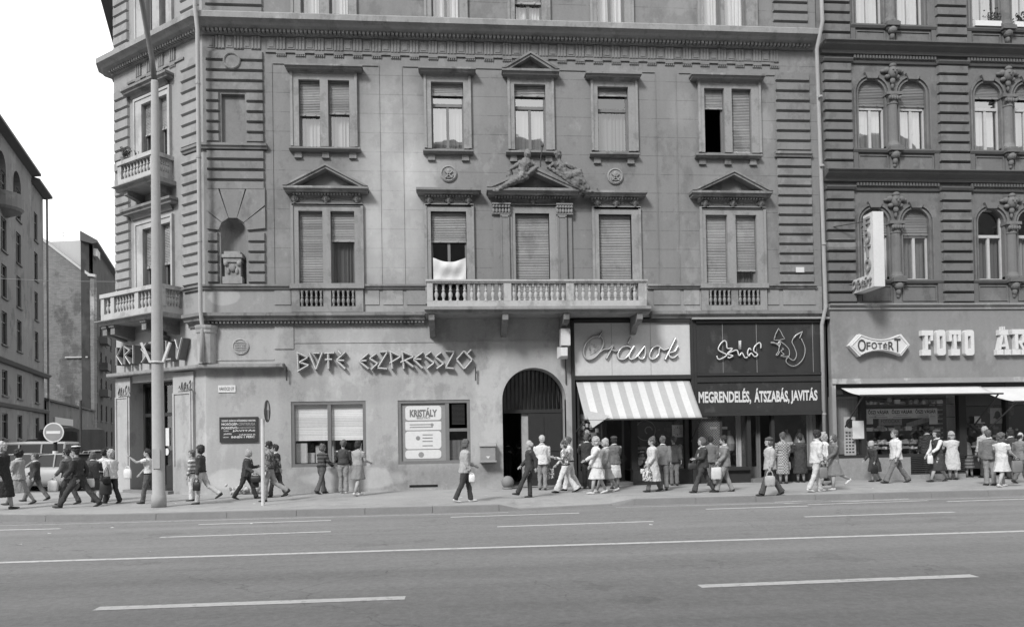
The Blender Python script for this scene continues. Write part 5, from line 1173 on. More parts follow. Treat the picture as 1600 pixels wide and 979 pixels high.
# ------------------------------------------------------------------ lettering on the plaster
def cb(x, y, dd=.12): return MF.px(440+x/5, 535+y/5, dd)
BU = [[((125, 80), (133, 222)), ((122, 78), (206, 116)), ((204, 120), (142, 155)), ((142, 155), (212, 178)), ((210, 180), (128, 226))],
      [((218, 82), (268, 208)), ((320, 78), (272, 208)), ((250, 84), (298, 84))], [((365, 85), (368, 205)), ((338, 84), (412, 82)), ((340, 135), (395, 133))],
      [((500, 75), (432, 138)), ((432, 142), (498, 205)), ((440, 140), (490, 142)), ((443, 66), (468, 92))],
      [((680, 85), (608, 145)), ((608, 148), (680, 205)), ((618, 146), (665, 142))], [((740, 88), (690, 124)), ((690, 126), (750, 164)), ((750, 166), (702, 210))],
      [((768, 74), (828, 72)), ((825, 80), (757, 192)), ((752, 200), (825, 206))], [((852, 70), (866, 205)), ((845, 68), (930, 108)), ((930, 112), (846, 162))],
      [((942, 72), (956, 205)), ((938, 68), (1030, 108)), ((1030, 112), (930, 156)), ((966, 142), (1030, 190))], [((1105, 75), (1032, 130)), ((1032, 133), (1102, 200)), ((1042, 130), (1092, 132))],
      [((1168, 72), (1122, 106)), ((1122, 109), (1190, 158)), ((1190, 161), (1138, 202))], [((1248, 78), (1203, 112)), ((1203, 115), (1265, 163)), ((1265, 166), (1212, 205))],
      [((1282, 68), (1350, 73)), ((1345, 82), (1285, 192)), ((1280, 197), (1345, 205))], [((1425, 67), (1368, 132)), ((1368, 136), (1426, 205)), ((1430, 205), (1487, 138)), ((1487, 134), (1427, 67)), ((1448, 92), (1482, 55))]]
LS = thing('letter_sign', 'angular tin letters reading BÜFÉ ESZPRESSZÓ on the plaster above the two ground-floor windows', 'sign', MF.p(MF.px(600, 565)[0], 3.9, .1))
for L in BU:
    b = MB(); c_ = MB()
    for k, (p, q) in enumerate(L):
        P, Q = cb(*p), cb(*q); o_ = .004*k
        b.bar(MF.p(*P, .085+o_), MF.p(*Q, .085+o_), .075, .15, up=(0, -1, 0)); c_.tube([MF.p(*P, .178+o_), MF.p(*Q, .178+o_)], .014, 6)
    o = b.build('letter', M['letter'], LS); c_.build('neon_tube', M['neon'], o)
AL = {'K': [((0, 0), (0, 1)), ((0, .45), (.8, 1)), ((.1, .5), (.85, 0))], 'R': [((0, 0), (0, 1)), ((0, 1), (.8, .75)), ((.8, .75), (0, .5)), ((.15, .45), (.85, 0))], 'I': [((.1, 0), (.1, 1))],
      'S': [((.8, 1), (.1, .72)), ((.1, .72), (.8, .35)), ((.8, .35), (.1, 0))], 'T': [((.4, 0), (.4, 1)), ((0, 1), (.8, 1))], 'Á': [((0, 0), (.4, 1)), ((.4, 1), (.8, 0)), ((.15, .4), (.65, .4)), ((.4, 1.1), (.65, 1.3))],
      'L': [((0, 0), (0, 1)), ((0, 0), (.6, 0))], 'Y': [((0, 1), (.35, .5)), ((.9, 1.05), (.25, -.05))]}
LS2 = thing('letter_sign', 'deep dark angular letters over the corner entrance behind the lamp post', 'sign', CF.p(2.4, 4.6, .1))
ul = cfp(186, 550, .2)[0]; ur = cfp(292, 550, .2)[0]; kz0, kz1 = 4.32, 5.0
for k, c_ in enumerate('KRISTÁLY'):
    ul_ = ul-(ul-ur)*k/8; wd = (ul-ur)/8*.85; b = MB(); n_ = MB()
    for j, (p, q) in enumerate(AL[c_]):
        P = (ul_-wd*p[0], kz0+(kz1-kz0)*p[1]*.9); Q = (ul_-wd*q[0], kz0+(kz1-kz0)*q[1]*.9)
        b.bar(CF.p(*P, .15+.003*j), CF.p(*Q, .15+.003*j), .085, .26, up=tuple(CF.n)); n_.tube([CF.p(*P, .30), CF.p(*Q, .30)], .013, 5)
    o = b.build('letter', M['letter_sd'], LS2); n_.build('neon_tube', M['neon'], o)
for (x, y) in ((195, 612), (290, 603)):                                # bent wire neon on the entrance pilasters
    u, z = cfp(x, y, .12); b = MB()
    rnd = random.Random(x)
    for k in range(5):
        s_ = [(u+.32-.14*k+rnd.uniform(-.05, .05), z+rnd.uniform(-.12, .12)) for _ in range(3)]; b.tube([CF.p(*q, .14) for q in smooth([s_[0], (s_[1][0]-.05, s_[1][1]+.1), s_[2], (s_[2][0]-.07, z-.1)])], .014, 5)
    b.tube([CF.p(u+.36, z-.16, .13), CF.p(u-.36, z-.14, .13)], .012, 5)
    tag(b.build('neon_script', M['iron']), 'dead neon script wires on the %s entrance pilaster' % ('left' if x < 200 else 'right'), 'sign')
# menu board lettering
q = rc(640, 638, 683, 650); text(MF, 'KRISTÁLY', q[0], q[1], q[2]-.02, q[3]+.03, -.066, 'wood_md', gw, 'board_lettering', off=.05)
q = rc(651, 650.5, 672, 654); text(MF, 'BISZTRÓ', q[0], q[1], q[2], q[3], -.066, 'wood_md', gw, 'board_lettering', off=.02)
for y in (662, 666, 678, 683, 688, 695):
    q = rc(640 if y < 670 else 660, y, 676, y+1.6); b = MB(); b.box(MF, *q, -.069, -.066); b.build('faint_line', M['trim'], gw)
for x, y, r_ in ((653, 684, .07), (675, 663, .05), (658, 710, .09)):
    u, z = MF.px(x, y); b = MB(); b.ext(MF, [(u+r_*math.cos(R(t)), z+r_*math.sin(R(t))) for t in range(0, 360, 24)], -.069, -.065); b.build('printed_spot', M['trim'], gw)
# repair sign board
q = rc(343, 651, 403, 690, .05); b = MB(); b.box(MF, *q, 0.001, .06); RB = b.build('repair_board', M['signdark']); tag(RB, 'dark board with several lines of pale repair-shop lettering on the corner pier', 'sign')
def rl(s_, x0, x1, y0, y1, mt='letter_w', off=.03): a = MF.px(346+(x0-135)/470*53.5, 655+(y0-575)/270*29, .06); c_ = MF.px(346+(x1-135)/470*53.5, 655+(y1-575)/270*29, .06); text(MF, s_, a[0], c_[0], c_[1], a[1], .064, mt, RB, off=off)
rl('SZABÓ GÁBOR MŰSZERÉSZ MESTER', 137, 605, 575, 600); rl('MOSÓGÉP-', 137, 365, 620, 658); rl('CENTRIFUGA', 370, 600, 620, 658, 'grey'); rl('PORSZÍVÓ-', 137, 365, 675, 712); rl('OLAJRADIÁTOR', 345, 600, 675, 712, 'grey')
rl('JAVITÁS', 285, 600, 722, 750); rl('VIDÉKI', 160, 235, 732, 745); rl('JAVITÁS', 165, 275, 770, 800, 'white'); rl('HÁZHOZ IS', 380, 600, 782, 800); rl('INNEN 1 PERC', 270, 590, 815, 840); rl('UDVAR', 160, 235, 825, 840)
q = rc(341, 601.5, 368, 612.5, .02); b = MB(); b.box(MF, *q, 0.001, .025); SP = b.build('street_name_plate', M['white']); tag(SP, 'small white street name plate reading RÁKÓCZI ÚT', 'sign'); text(MF, 'RÁKÓCZI ÚT', q[0]+.04, q[1]-.04, q[2]+.06, q[3]-.04, .029, 'black', SP, off=.01)
q = rc(1244, 417, 1257, 425, .1); b = MB(); b.box(MF, *q, .07, .085); SP = b.build('house_number_plate', M['white_d']); tag(SP, 'tiny pale plate on the right pier', 'sign')
# wall box, box lamp, brackets, downpipes
q = rc(751, 697, 774, 719, .3); PBX = thing('wall_box', 'grey metal box with a sloping lid on the wall left of the gateway', 'letter box', MF.p((q[0]+q[1])/2, q[2], .15))
b = MB(); b.box(MF, q[0], q[1], q[2], q[3], 0.001, .3); b.build('box_body', M['grey'], PBX); b = MB(); b.prof(MF, [(0, q[3]+.001), (.34, q[3]+.001), (.34, q[3]+.03), (0, q[3]+.12)], q[0]-.03, q[1]+.03); b.build('lid', M['zinc'], PBX)
b = MB(); b.box(MF, q[0]-.03, q[1]+.03, q[2]-.05, q[2]-.001, .0, .38); b.build('shelf', M['zinc'], PBX)
u = (q[0]+q[1])/2; b = MB(); b.ext(MF, [(u-.07, q[2]+.14), (u+.07, q[2]+.14), (u, q[2]+.06)], .301, .308); b.build('badge', M['white'], PBX)
P = gx(787, 757); b = MB(); b.ell((P.x, -.42, .22), (.2, .2, .2), n=20, m=12); b.lathe((P.x, -.42, 0), [(.17, 0), (.17, .06)], 16); tag(b.build('stone_ball', M['stone'], smooth=True), 'round stone guard ball at the left foot of the gateway', 'bollard')
u = MF.px(882, 540, .5)[0]; BL = thing('box_lamp', 'stacked white box lamps fixed between the gateway and the watchmaker sign', 'lamp', MF.p(u, 4.5, .3))
zA_, zB_, zC_ = sy(882, 514, .5), sy(882, 540, .5), sy(882, 559, .5)
b = MB(); b.box(MF, u-.13, u+.17, zB_, zA_, .3, .65); b.build('lamp_box', M['white_d'], BL); b = MB(); b.cham(MF, u-.2, u+.14, zC_, zB_-.001, .2, .6, .06); b.build('lamp_box', M['white'], BL)
b = MB(); b.bar(MF.p(u+.1, zC_+.1, 0), MF.p(u+.1, zC_+.1, .3), .06); b.bar(MF.p(u+.1, zC_+.1, .03), MF.p(u+.1, zC_-.8, .03), .03); b.build('bracket', M['iron'], BL)
for x, y in ((449, 584), (743, 584)):
    u, z = MF.px(x, y); b = MB(); b.bar(MF.p(u, z-.22, .1), MF.p(u, z+.22, .12), .04); b.bar(MF.p(u, z+.1, 0), MF.p(u, z+.1, .12), .03); tag(b.build('iron_bracket', M['iron']), 'short iron bracket on the plaster at the %s end of the snack-bar lettering' % ('left' if x < 600 else 'right'), 'bracket')
def downpipe(x, y, label, ztop=20.5, zb=0.1, d=.18):
    u = MF.px(x, y, d)[0]; T = thing('downpipe', label, 'downpipe', MF.p(u, 0, d)); b = MB()
    segs = [(14.3, ztop), (0, 14.3)]
    b.tube([MF.p(u, zb, d), MF.p(u, 5.2, d), MF.p(u, 5.75, d+.28), MF.p(u, 14.4, d+.28 if x < 400 else d+.1), MF.p(u, 15.1, d+.5), MF.p(u, ztop, d+.3)] if x > 400 else [MF.p(u, 4.12, d+.2), MF.p(u, 5.2, d+.1), MF.p(u, 5.7, d+.26), MF.p(u, 14.4, d+.26), MF.p(u, 15.0, d+.44), MF.p(u, ztop, d+.3)], .062, 10)
    b.build('pipe', M['pipe'], T, smooth=True)
    for z in ((7.8, 10.4, 12.7) if x < 400 else (2.2, 7.8, 10.4, 12.7)):
        b = MB(); b.tube([MF.p(u, z, d+(.26 if z > 5 else 0)), MF.p(u, z+.06, d+(.26 if z > 5 else 0))], .075, 10); b.build('collar', M['zinc'], T)
downpipe(317, 400, 'pale downpipe running down the street corner of the house', zb=3.0)
downpipe(1279, 300, 'pale downpipe in the joint between the two houses')
# pediment figures
def figure(pts, rad, extra, label):
    b = MB()
    for ch_, r_ in zip(pts, rad): b.tube([MF.p(*cst(*p[:2]), p[2]+.08) for p in ch_], [q*1.15 for q in r_], 10)
    for (x, y, dd, r_) in extra: b.ell(MF.p(*cst(x, y), dd+.08), tuple(q*1.1 for q in r_), n=10, m=8)
    o = b.build('statue', M['sculpt'], None); rm_ = o.modifiers.new('r', 'REMESH'); rm_.mode = 'VOXEL'; rm_.voxel_size = .022; rm_.use_smooth_shade = True
    bake(o)
    ns = [v.normal.copy() for v in o.data.vertices]
    for v, n_ in zip(o.data.vertices, ns): q = v.co; v.co += n_*(.016*noise.noise(Vector((q.x*9+q.z*6, q.y*9, q.z*5)))+.024*noise.noise(Vector((q.x*26+q.z*14, q.y*20, q.z*14))))
    tag(o, label, 'statue')
def bake(o, sm=0):
    if sm: q = o.modifiers.new('s', 'SMOOTH'); q.iterations = sm; q.factor = .5
    dg = bpy.context.evaluated_depsgraph_get(); me = bpy.data.meshes.new_from_object(o.evaluated_get(dg)); o.modifiers.clear(); old = o.data; o.data = me; bpy.data.meshes.remove(old)
    for p in o.data.polygons: p.use_smooth = True
def cst(x, y): return MF.px(760+x/4.16, 220+y/4.16, .3)
figure([[(255, 130, .35), (245, 165, .35), (240, 215, .33), (225, 250, .33)], [(225, 250, .33), (160, 280, .38), (100, 315, .36), (62, 335, .36)], [(240, 245, .28), (190, 250, .3), (130, 265, .3)], [(285, 150, .35), (325, 185, .38), (260, 235, .42)], [(225, 150, .35), (185, 175, .32), (150, 195, .3)], [(265, 125, .33), (262, 145, .34)]],
       [[.10, .17, .13, .15], [.13, .10, .07, .05], [.13, .10, .08], [.08, .065, .045], [.08, .06, .045], [.06, .07]], [(255, 160, .36, (.23, .14, .13)), (240, 195, .36, (.17, .13, .14)), (265, 98, .36, (.10, .10, .14)), (265, 85, .33, (.11, .11, .10)), (60, 338, .4, (.10, .07, .05)), (150, 225, .25, (.10, .08, .2)), (240, 250, .38, (.16, .08, .09)), (262, 103, .46, (.02, .03, .035))], 'bearded carved stone man reclining on the left slope of the middle pediment')
figure([[(470, 155, .35), (478, 190, .36), (500, 220, .35), (530, 245, .34)], [(530, 245, .36), (600, 225, .45), (610, 270, .42), (660, 330, .38)], [(520, 255, .3), (580, 300, .34), (650, 340, .34)], [(510, 160, .35), (555, 185, .38), (605, 205, .36)], [(440, 160, .35), (400, 185, .36), (440, 215, .4), (510, 265, .42)], [(467, 120, .34), (470, 145, .34)]],
       [[.10, .15, .13, .16], [.14, .12, .10, .06], [.14, .13, .07], [.075, .06, .045], [.075, .06, .05, .04], [.055, .065]], [(474, 168, .36, (.20, .13, .12)), (495, 215, .36, (.16, .13, .14)), (465, 105, .36, (.10, .10, .13)), (460, 92, .34, (.12, .12, .08)), (670, 345, .38, (.12, .07, .05)), (580, 270, .42, (.16, .1, .22)), (455, 175, .47, (.06, .05, .06)), (490, 178, .47, (.06, .05, .06)), (463, 108, .46, (.02, .03, .035))], 'carved stone woman with draped knees reclining on the right slope of the middle pediment')
b = MB(); b.tube([MF.p(*cst(352, 170), .3), MF.p(*cst(352, 110), .35), MF.p(*cst(362, 50), .4)], [.02, .02, .02], 6); b.ell(MF.p(*cst(362, 40), .4), (.05, .05, .06)); tag(b.build('finial', M['iron']), 'iron finial rod standing on the peak of the middle pediment', 'finial')
b = MB(); b.bar(MF.p(*cst(728, 295), .1), MF.p(*cst(735, 360), .12), .03); b.bar(MF.p(*cst(728, 300), .1), MF.p(*cst(752, 350), .12), .025); tag(b.build('wire_stub', M['iron']), 'rusty bent rods beside the right end of the middle pediment', 'bracket')
# ------------------------------------------------------------------ ground, road, kerbs, markings
ZR = -.14
def st_(mb, name, m_): return tag(mb.build(name, M[m_]), kind='structure')
def sheet(P, z): return MB().quad(*[(x, y, z) for x, y in P])
K0, K1 = -5.72, -5.12                                  # kerb line left and right of the gateway crossover
st_(sheet([(-400, -400), (400, -400), (400, 600), (-400, 600)], -.16), 'ground', 'asphalt')
st_(sheet([(-120, -32), (120, -32), (120, K1+.2), (-120, K1+.2)], ZR), 'road', 'asphalt')
# pavement: follows the kerb, drops at the crossover
xa, xb, xc, xd = 1.0, 1.5, 3.9, 4.5
kl = [(-60, -4.6), (-14, -4.7), (-10.9, -5.12), (-9.6, -5.45), (-8.7, -5.62), (-7, K0), (xa, K0), (xb, K0), (xc, K1), (xd, K1), (60, K1)]
b = MB(); n = len(kl)
zk = [0, 0, 0, 0, 0, 0, 0, ZR+.03, ZR+.03, 0, 0]
P = [(x, y+.28, z) for (x, y), z in zip(kl, zk)]+[(x, y+1.6, 0) for x, y in kl]
b.add(P, [(i, i+1, n+i+1, n+i) for i in range(n-1)])
b.add([(x, y+1.6, 0) for x, y in kl]+[(x, 3.0 if x < -8 else 8, 0) for x, y in kl], [(i, i+1, n+i+1, n+i) for i in range(n-1)])
st_(b, 'pavement', 'sidewalk')
b = MB(); rnd = random.Random(3)
for i in range(n-1):
    if i in (6, 8): segs = 1
    else: segs = max(1, int(abs(kl[i+1][0]-kl[i][0])/1.55))
    for k in range(segs):
        t0, t1 = k/segs, (k+1)/segs-.006/segs
        f = lambda t, o, z: ((kl[i][0]+(kl[i+1][0]-kl[i][0])*t), kl[i][1]+(kl[i+1][1]-kl[i][1])*t+o, z)
        z0, z1 = zk[i]*(1-t0)+zk[i+1]*t0, zk[i]*(1-t1)+zk[i+1]*t1; j = rnd.uniform(-.006, .006)
        b.hex([f(t0, 0+j, -.2), f(t1, 0+j, -.2), f(t0, .28, -.2), f(t1, .28, -.2), f(t0, .03+j, z0+.004), f(t1, .03+j, z1+.004), f(t0, .28, z0+.004), f(t1, .28, z1+.004)])
st_(b, 'kerb', 'stone')
b = MB()                                               # gutter line and lane markings
def mark(x0, x1, y0, y1=None, w_=.12, z=ZR+.004):
    y1 = y0 if y1 is None else y1; n_ = max(1, int((x1-x0)/1.2)); rr_ = random.Random(int(x0*10))
    for k in range(n_):
        a, c = x0+(x1-x0)*k/n_, x0+(x1-x0)*(k+1)/n_; ya, yc = y0+(y1-y0)*k/n_, y0+(y1-y0)*(k+1)/n_
        b.quad((a, ya-w_/2, z), (c, yc-w_/2, z), (c, yc+w_/2, z), (a, ya+w_/2, z))
def pm_(x0, y0, x1, y1, w_=.12):
    a, c = gx(x0, y0, ZR), gx(x1, y1, ZR); mark(a.x, c.x, a.y, c.y, w_)
pm_(310, 819, 517, 812.5); pm_(704, 807.5, 905, 801); pm_(1103, 795, 1262, 790); pm_(1480, 783, 1640, 778)
pm_(-60, 829, 95, 825.5); pm_(250, 839, 517, 830); pm_(777, 822.5, 1021, 814); pm_(1257, 807, 1491, 799.5)
mark(-40, 40, -11.5, -11.05, .15)
pm_(150, 950.5, 633, 933.5, .17); pm_(1093, 915.5, 1523, 899, .17)
for k in (-2, -1, 2, 3): mark(-4.1+k*6.7, -.6+k*6.7, -14.7-.0*k, None, .17) if k not in (0, 1) else None
mark(-11, 1.2, K0-.32, None, .05); mark(3.9, 40, K1-.42, None, .05)
for x0, y0, x1, y1 in ((1210, 784, 1325, 779.5), (1225, 786, 1400, 780), (1262, 788, 1450, 781.5), (1300, 783, 1420, 779)): pm_(x0, y0, x1, y1, .10)
st_(b, 'lane_markings', 'paint')
b = MB(); rnd = random.Random(12)
for k in range(26):
    x = rnd.uniform(-9, 18); y = rnd.uniform(-5.0, -.6) if k % 3 else rnd.uniform(-14, -6.4); z = .006 if y > -5.1 else ZR+.006; s_ = rnd.uniform(.02, .06); a_ = rnd.uniform(0, 3)
    b.quad(*[(x+s_*math.cos(a_+q)*(1+.3*(i_ % 2)), y+s_*math.sin(a_+q), z+.01*(i_ == 1)) for i_, q in enumerate((0, 1.5, 3.1, 4.6))])
tag(b.build('litter', M['white_d']), kind='stuff')
# side street roadway
b2 = MB(); a = Vector((-10.2, 3.0)); q = SD
b2.add([(-60, 3.0, -.1), (-9.9, 3.0, -.1), (-9.9+SD.x*120/SD.y-2.2, 120, -.1), (-60-60, 120, -.1)], [(0, 1, 2, 3)])
tag(b2.build('side_street', M['asphalt']), kind='structure')
# houses across the way (behind the camera; they show only in the window panes)
b = MB(); x = -70; rnd = random.Random(9)
while x < 70:
    w_ = rnd.uniform(11, 19); h = rnd.uniform(24.5, 28); b.add([(x, -36, -.15), (x+w_, -36, -.15), (x+w_, -36, h), (x, -36, h), (x, -46, -.15), (x+w_, -46, -.15), (x+w_, -46, h), (x, -46, h)], [(0, 1, 2, 3), (4, 5, 6, 7), (0, 4, 7, 3), (1, 5, 6, 2)])
    g_ = rnd.uniform(1, 4); b.add([(x, -36, h), (x+w_, -36, h), (x+w_*.5, -41, h+g_), (x, -46, h), (x+w_, -46, h)], [(0, 1, 2), (0, 2, 3), (1, 4, 2), (3, 4, 2)])
    x += w_
tag(b.build('opposite_terrace', M['farwall3']), kind='structure')
st_(sheet([(-120, -36), (120, -36), (120, -32), (-120, -32)], -.02), 'far_pavement', 'sidewalk')
# ------------------------------------------------------------------ far side of the side street
HFW = Vector((math.sin(YAW), math.cos(YAW), 0)); HRT = Vector((math.cos(YAW), -math.sin(YAW), 0))
def cwd(l, dd): p = CAM+HFW*dd+HRT*l; return Vector((p.x, p.y))
def onl(dd): return -39.3-.41*(dd-54)
p0, p1 = cwd(onl(54), 54), cwd(onl(70), 70); ud = (p1-p0).normalized()
AF = Fr(tuple(p0), tuple(ud), (ud.y, -ud.x))
uA = AF.px(50, 450)[0]; uA2 = AF.px(72, 600)[0]; uC = AF.px(147, 660)[0]
hA = AF.px(25, 236)[1]; hA2 = AF.px(60, 292)[1]
def farwin(T, fr, u0, u1, z0, z1, arch=False, cur=None, opened=False):
    fm = MB(); w_ = .1; fm.box(fr, u0, u0+w_, z0, z1, -.25, -.1); fm.box(fr, u1-w_, u1, z0, z1, -.25, -.1); fm.box(fr, u0+w_, u1-w_, z0, z0+w_, -.25, -.1); fm.box(fr, u0+w_, u1-w_, z1-w_, z1, -.25, -.1)
    um_ = (u0+u1)/2; fm.box(fr, um_-.06, um_+.06, z0+w_, z1-w_, -.24, -.11); zt_ = z0+(z1-z0)*.68; fm.box(fr, u0+w_, um_-.06, zt_-.05, zt_+.05, -.24, -.12); fm.box(fr, um_+.06, u1-w_, zt_-.05, zt_+.05, -.24, -.12)
    wn = fm.build('window', M['wood_dk'], T); p = MB(); pane(p, fr, u0, u1, z0, z1, -.18); p.build('pane', M['glass'], wn)
    if cur: c = MB(); wavy(c, fr, u0+.05, u1-.05, z0, z1, -.32, .03); c.build('curtain', M[cur], wn)
    s_ = MB(); s_.prof(fr, [(0, z0-.14), (.12, z0-.14), (.12, z0-.02), (0, z0)], u0-.12, u1+.12); s_.build('sill', M['farwall'], wn)
FA = thing('tenement', 'tall grey tenement with arched loggias under its roof, at the left edge of the photo', 'building', (p0.x, p0.y, 0))
rows = [(4.2-1.9, 4.2-.2)]
wins = []; holesA = []
cols = [(-14, 0), (-9.5, 0), (-5, 0), (AF.px(5, 340)[0]-.6, 0), (AF.px(28, 360)[0]-.55, 0)]
zrow = [AF.px(28, y)[1] for y in ((382), (342), (458), (412), (528), (483))]
Zr = [(2.2, 4.2), (5.6, 7.6)]+[(9.6+3.7*k, 9.6+3.7*k+2.6) for k in range(4)]
for j, (z0, z1) in enumerate(Zr):
    for i, (u, _) in enumerate(cols):
        if z1 < hA-1.5: wins.append((u, u+1.5, z0, z1, (None, 'curtain', 'curtain_g')[(i*2+j) % 3]))
a2 = []
for j, (z0, z1) in enumerate(Zr):
    for x_ in (44.5, 57.5):
        if j >= 2 and x_ < 50: continue
        u = AF.px(x_, 500)[0]
        a2.append((u-.1, u+1.25, z0, z1, ('curtain', None, 'curtain_g')[(j) % 3]))
lg = [(-12.5, -10.3), (-8.5, -6.3), (-4.4, -2.2), (AF.px(2, 280)[0]-1.0, AF.px(2, 280)[0]+1.3), (AF.px(27, 300)[0]-1.2, AF.px(27, 300)[0]+1.2)]
zl = hA-5.2
b = MB(); wallmesh(b, AF, -22, uA, 0, hA, [w_[:4] for w_ in wins]+[(q0, q1, zl, zl+3.6) for q0, q1 in lg], .5)
for q0, q1 in lg: arcfill(b, AF, q0, q1, zl+3.6-(q1-q0)/2, zl+3.58, .5)
b.build('wall', M['farwall3'], FA)
b = MB(); wallmesh(b, AF, uA, uA2, 0, hA2, [w_[:4] for w_ in a2], .5, d=-.15); b.box(AF, uA, uA+.3, hA2, hA, -12, 0); b.build('wall', M['farwall3'], FA)
for w_ in wins: farwin(FA, AF, *w_[:4], cur=w_[4])
AF2 = Fr((AF.o.x-AF.n.x*.15, AF.o.y-AF.n.y*.15), tuple(ud), tuple(AF.n[:2]))
for w_ in a2: farwin(FA, AF2, *w_[:4], cur=w_[4])
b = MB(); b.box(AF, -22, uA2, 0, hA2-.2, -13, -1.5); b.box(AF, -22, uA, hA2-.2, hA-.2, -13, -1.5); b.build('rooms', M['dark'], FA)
b = MB()
for (a, c, z, D_) in ((-22, uA2+.2, 5.0, .3), (-22, uA2+.2, 8.4, .45)): b.prof(AF, [(0, z-.35), (D_*.5, z-.3), (D_, z-.05), (D_, z), (0, z+.06)], a, c)
b.prof(AF, [(-12, hA-.1), (0, hA-.3), (.7, hA-.15), (.7, hA+.05), (-3, hA+1.2), (-12, hA+1.2)], -22, uA+.4); b.prof(AF, [(-12, hA2-.1), (0, hA2-.3), (.6, hA2-.15), (.6, hA2+.05), (-3, hA2+1.0), (-12, hA2+1.0)], uA+.41, uA2+.4)
b.build('roof', M['roof'], FA)
for z in (zl-.6,):
    b = MB(); um_ = AF.px(6, 320)[0]; b.lathe(AF.p(um_, z, 0), [(.4, -.8), (1.2, -.4), (1.35, -.2), (1.35, .9), (1.25, .95)], 20); b.build('balcony', M['farwall3'], FA)
b = MB(); b.tube([AF.p(uA2+.2, .5, .15), AF.p(uA2+.2, hA2-.2, .15)], .09, 6); b.build('downpipe', M['farwall3'], FA)
# low building with the stepped gable
LB = thing('low_workshop', 'low grey workshop wall with a small peaked gable and a board sign', 'building', tuple(AF.p(uA2+2, 0)))
hl = AF.px(110, 633)[1]
ug = AF.px(112, 620)[0]; hg = AF.px(112, 601)[1]
lw = [(AF.px(x, 680)[0]-.6, AF.px(x, 680)[0]+.7, 1.9, 3.0) for x in (92, 101)]
b = MB(); wallmesh(b, AF, uA2+.01, uC, 0, hl, lw, .3); b.ext(AF, [(ug-1.7, hl+.001), (ug+1.7, hl+.001), (ug+1.5, hl+1.0), (ug+.4, hl+1.3), (ug+.3, hg), (ug-.3, hg), (ug-.4, hl+1.3), (ug-1.5, hl+1.0)], -.4, .1); b.build('wall', M['farwall'], LB)
for w_ in lw: farwin(LB, AF, *w_)
b = MB(); b.prof(AF, [(-5, hl-.1), (0, hl-.12), (.25, hl-.1), (.25, hl+.1), (-5, hl+1.4)], uA2+.02, uC); b.build('roof', M['farwall2'], LB)
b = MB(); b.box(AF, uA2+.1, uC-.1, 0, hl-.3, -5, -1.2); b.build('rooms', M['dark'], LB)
q = AF.rc(86, 653, 114, 664, .1); b = MB(); b.box(AF, *q, .02, .12); o = b.build('board_sign', M['curtain_g'], LB)
# brick firewall house
dB = 93.5; pB = cwd(onl(dB), dB); BF = Fr(tuple(pB), tuple((-HRT+HFW*-.02)[:2]), tuple((-HFW)[:2]))
def bp2(x, y): return BF.px(x, y)
br = thing('brick_house', 'weathered brick firewall with a sloping roofline beyond the workshop', 'building', (pB.x, pB.y, 0))
pts = [(0, 0), bp2(147, 431), bp2(141, 429), bp2(68, 373), (bp2(60, 360)[0]+6, bp2(68, 373)[1]+4), (bp2(60, 600)[0]+6, 0)]
b = MB(); b.ext(BF, pts, -.6, 0); b.build('firewall', M['brick'], br)
b = MB(); b.bar(BF.p(*bp2(150, 431), .1), BF.p(*bp2(139, 429.5), .1), .35); b.bar(BF.p(*bp2(141, 430), .1), BF.p(*bp2(67, 373), .1), .3); b.build('coping', M['farlight'], br)
b = MB(); b.box(BF, bp2(139, 600)[0], bp2(104, 600)[0], bp2(120, 559)[1], bp2(120, 557)[1], .01, .25); b.build('ledge', M['farlight'], br)
lt = thing('light_house', 'bright rendered house end rising behind the sloping brick firewall', 'building', tuple(BF.p(3, 0, -18)))
LF = Fr(tuple((BF.o-BF.n*.8)[:2]), tuple(BF.ud[:2]), tuple(BF.n[:2]))
b = MB(); Q_ = [LF.px(143, 440), LF.px(137, 375), LF.px(80, 378), LF.px(66, 374), (LF.px(60, 374)[0], 0), (LF.px(143, 440)[0], 0)]; P = [LF.p(*q) for q in Q_]; P += [p_+Vector((ud.x, ud.y, 0))*9 for p_ in P]; b.add(P, [(i, (i+1) % 6, 6+(i+1) % 6, 6+i) for i in range(6)]+[tuple(range(6)), tuple(range(6, 12))]); b.build('wall', M['farlight'], lt)
b = MB(); c_ = LF.px(92, 376); b.tube([LF.p(*c_, -1), LF.p(c_[0], c_[1]+1.6, -1)], .03, 4); b.tube([LF.p(c_[0]-.8, c_[1]+1.3, -1), LF.p(c_[0]+.8, c_[1]+1.3, -1)], .02, 4); b.tube([LF.p(c_[0]-.6, c_[1]+.9, -1), LF.p(c_[0]+.6, c_[1]+.9, -1)], .02, 4); b.build('aerial', M['iron'], lt)
# dark house beyond: front on the street line
DK = thing('dark_tenement', 'dark tenement front with bays and balconies seen at the far end of the side street', 'building', (pB.x, pB.y+1, 0))
DFr = Fr(tuple(pB), tuple(ud), (ud.y, -ud.x)); hD = DFr.px(160, 400)[1]
dw = []
for j in range(6):
    for u in (1.5, 5.5, 10, 15, 21):
        z0 = 1.2+3.7*j
        if z0+2.4 < hD-.6: dw.append((u, u+1.4, z0, z0+2.3))
b = MB(); wallmesh(b, DFr, .05, 40, 0, hD, dw, .4); b.build('wall', M['farwall2'], DK)
for k, w_ in enumerate(dw): farwin(DK, DFr, *w_, cur=('curtain_g' if k % 3 == 0 else None))
b = MB(); b.box(DFr, .1, 40, 0, hD-.05, -1.4, -.45); b.build('rooms', M['farwall2'], DK)
b = MB(); b.prof(DFr, [(-1.4, hD-.1), (0, hD-.4), (.6, hD-.2), (.6, hD+.1), (-1.4, hD+1.2)], -.3, 40.2); b.build('roof', M['roof'], DK)
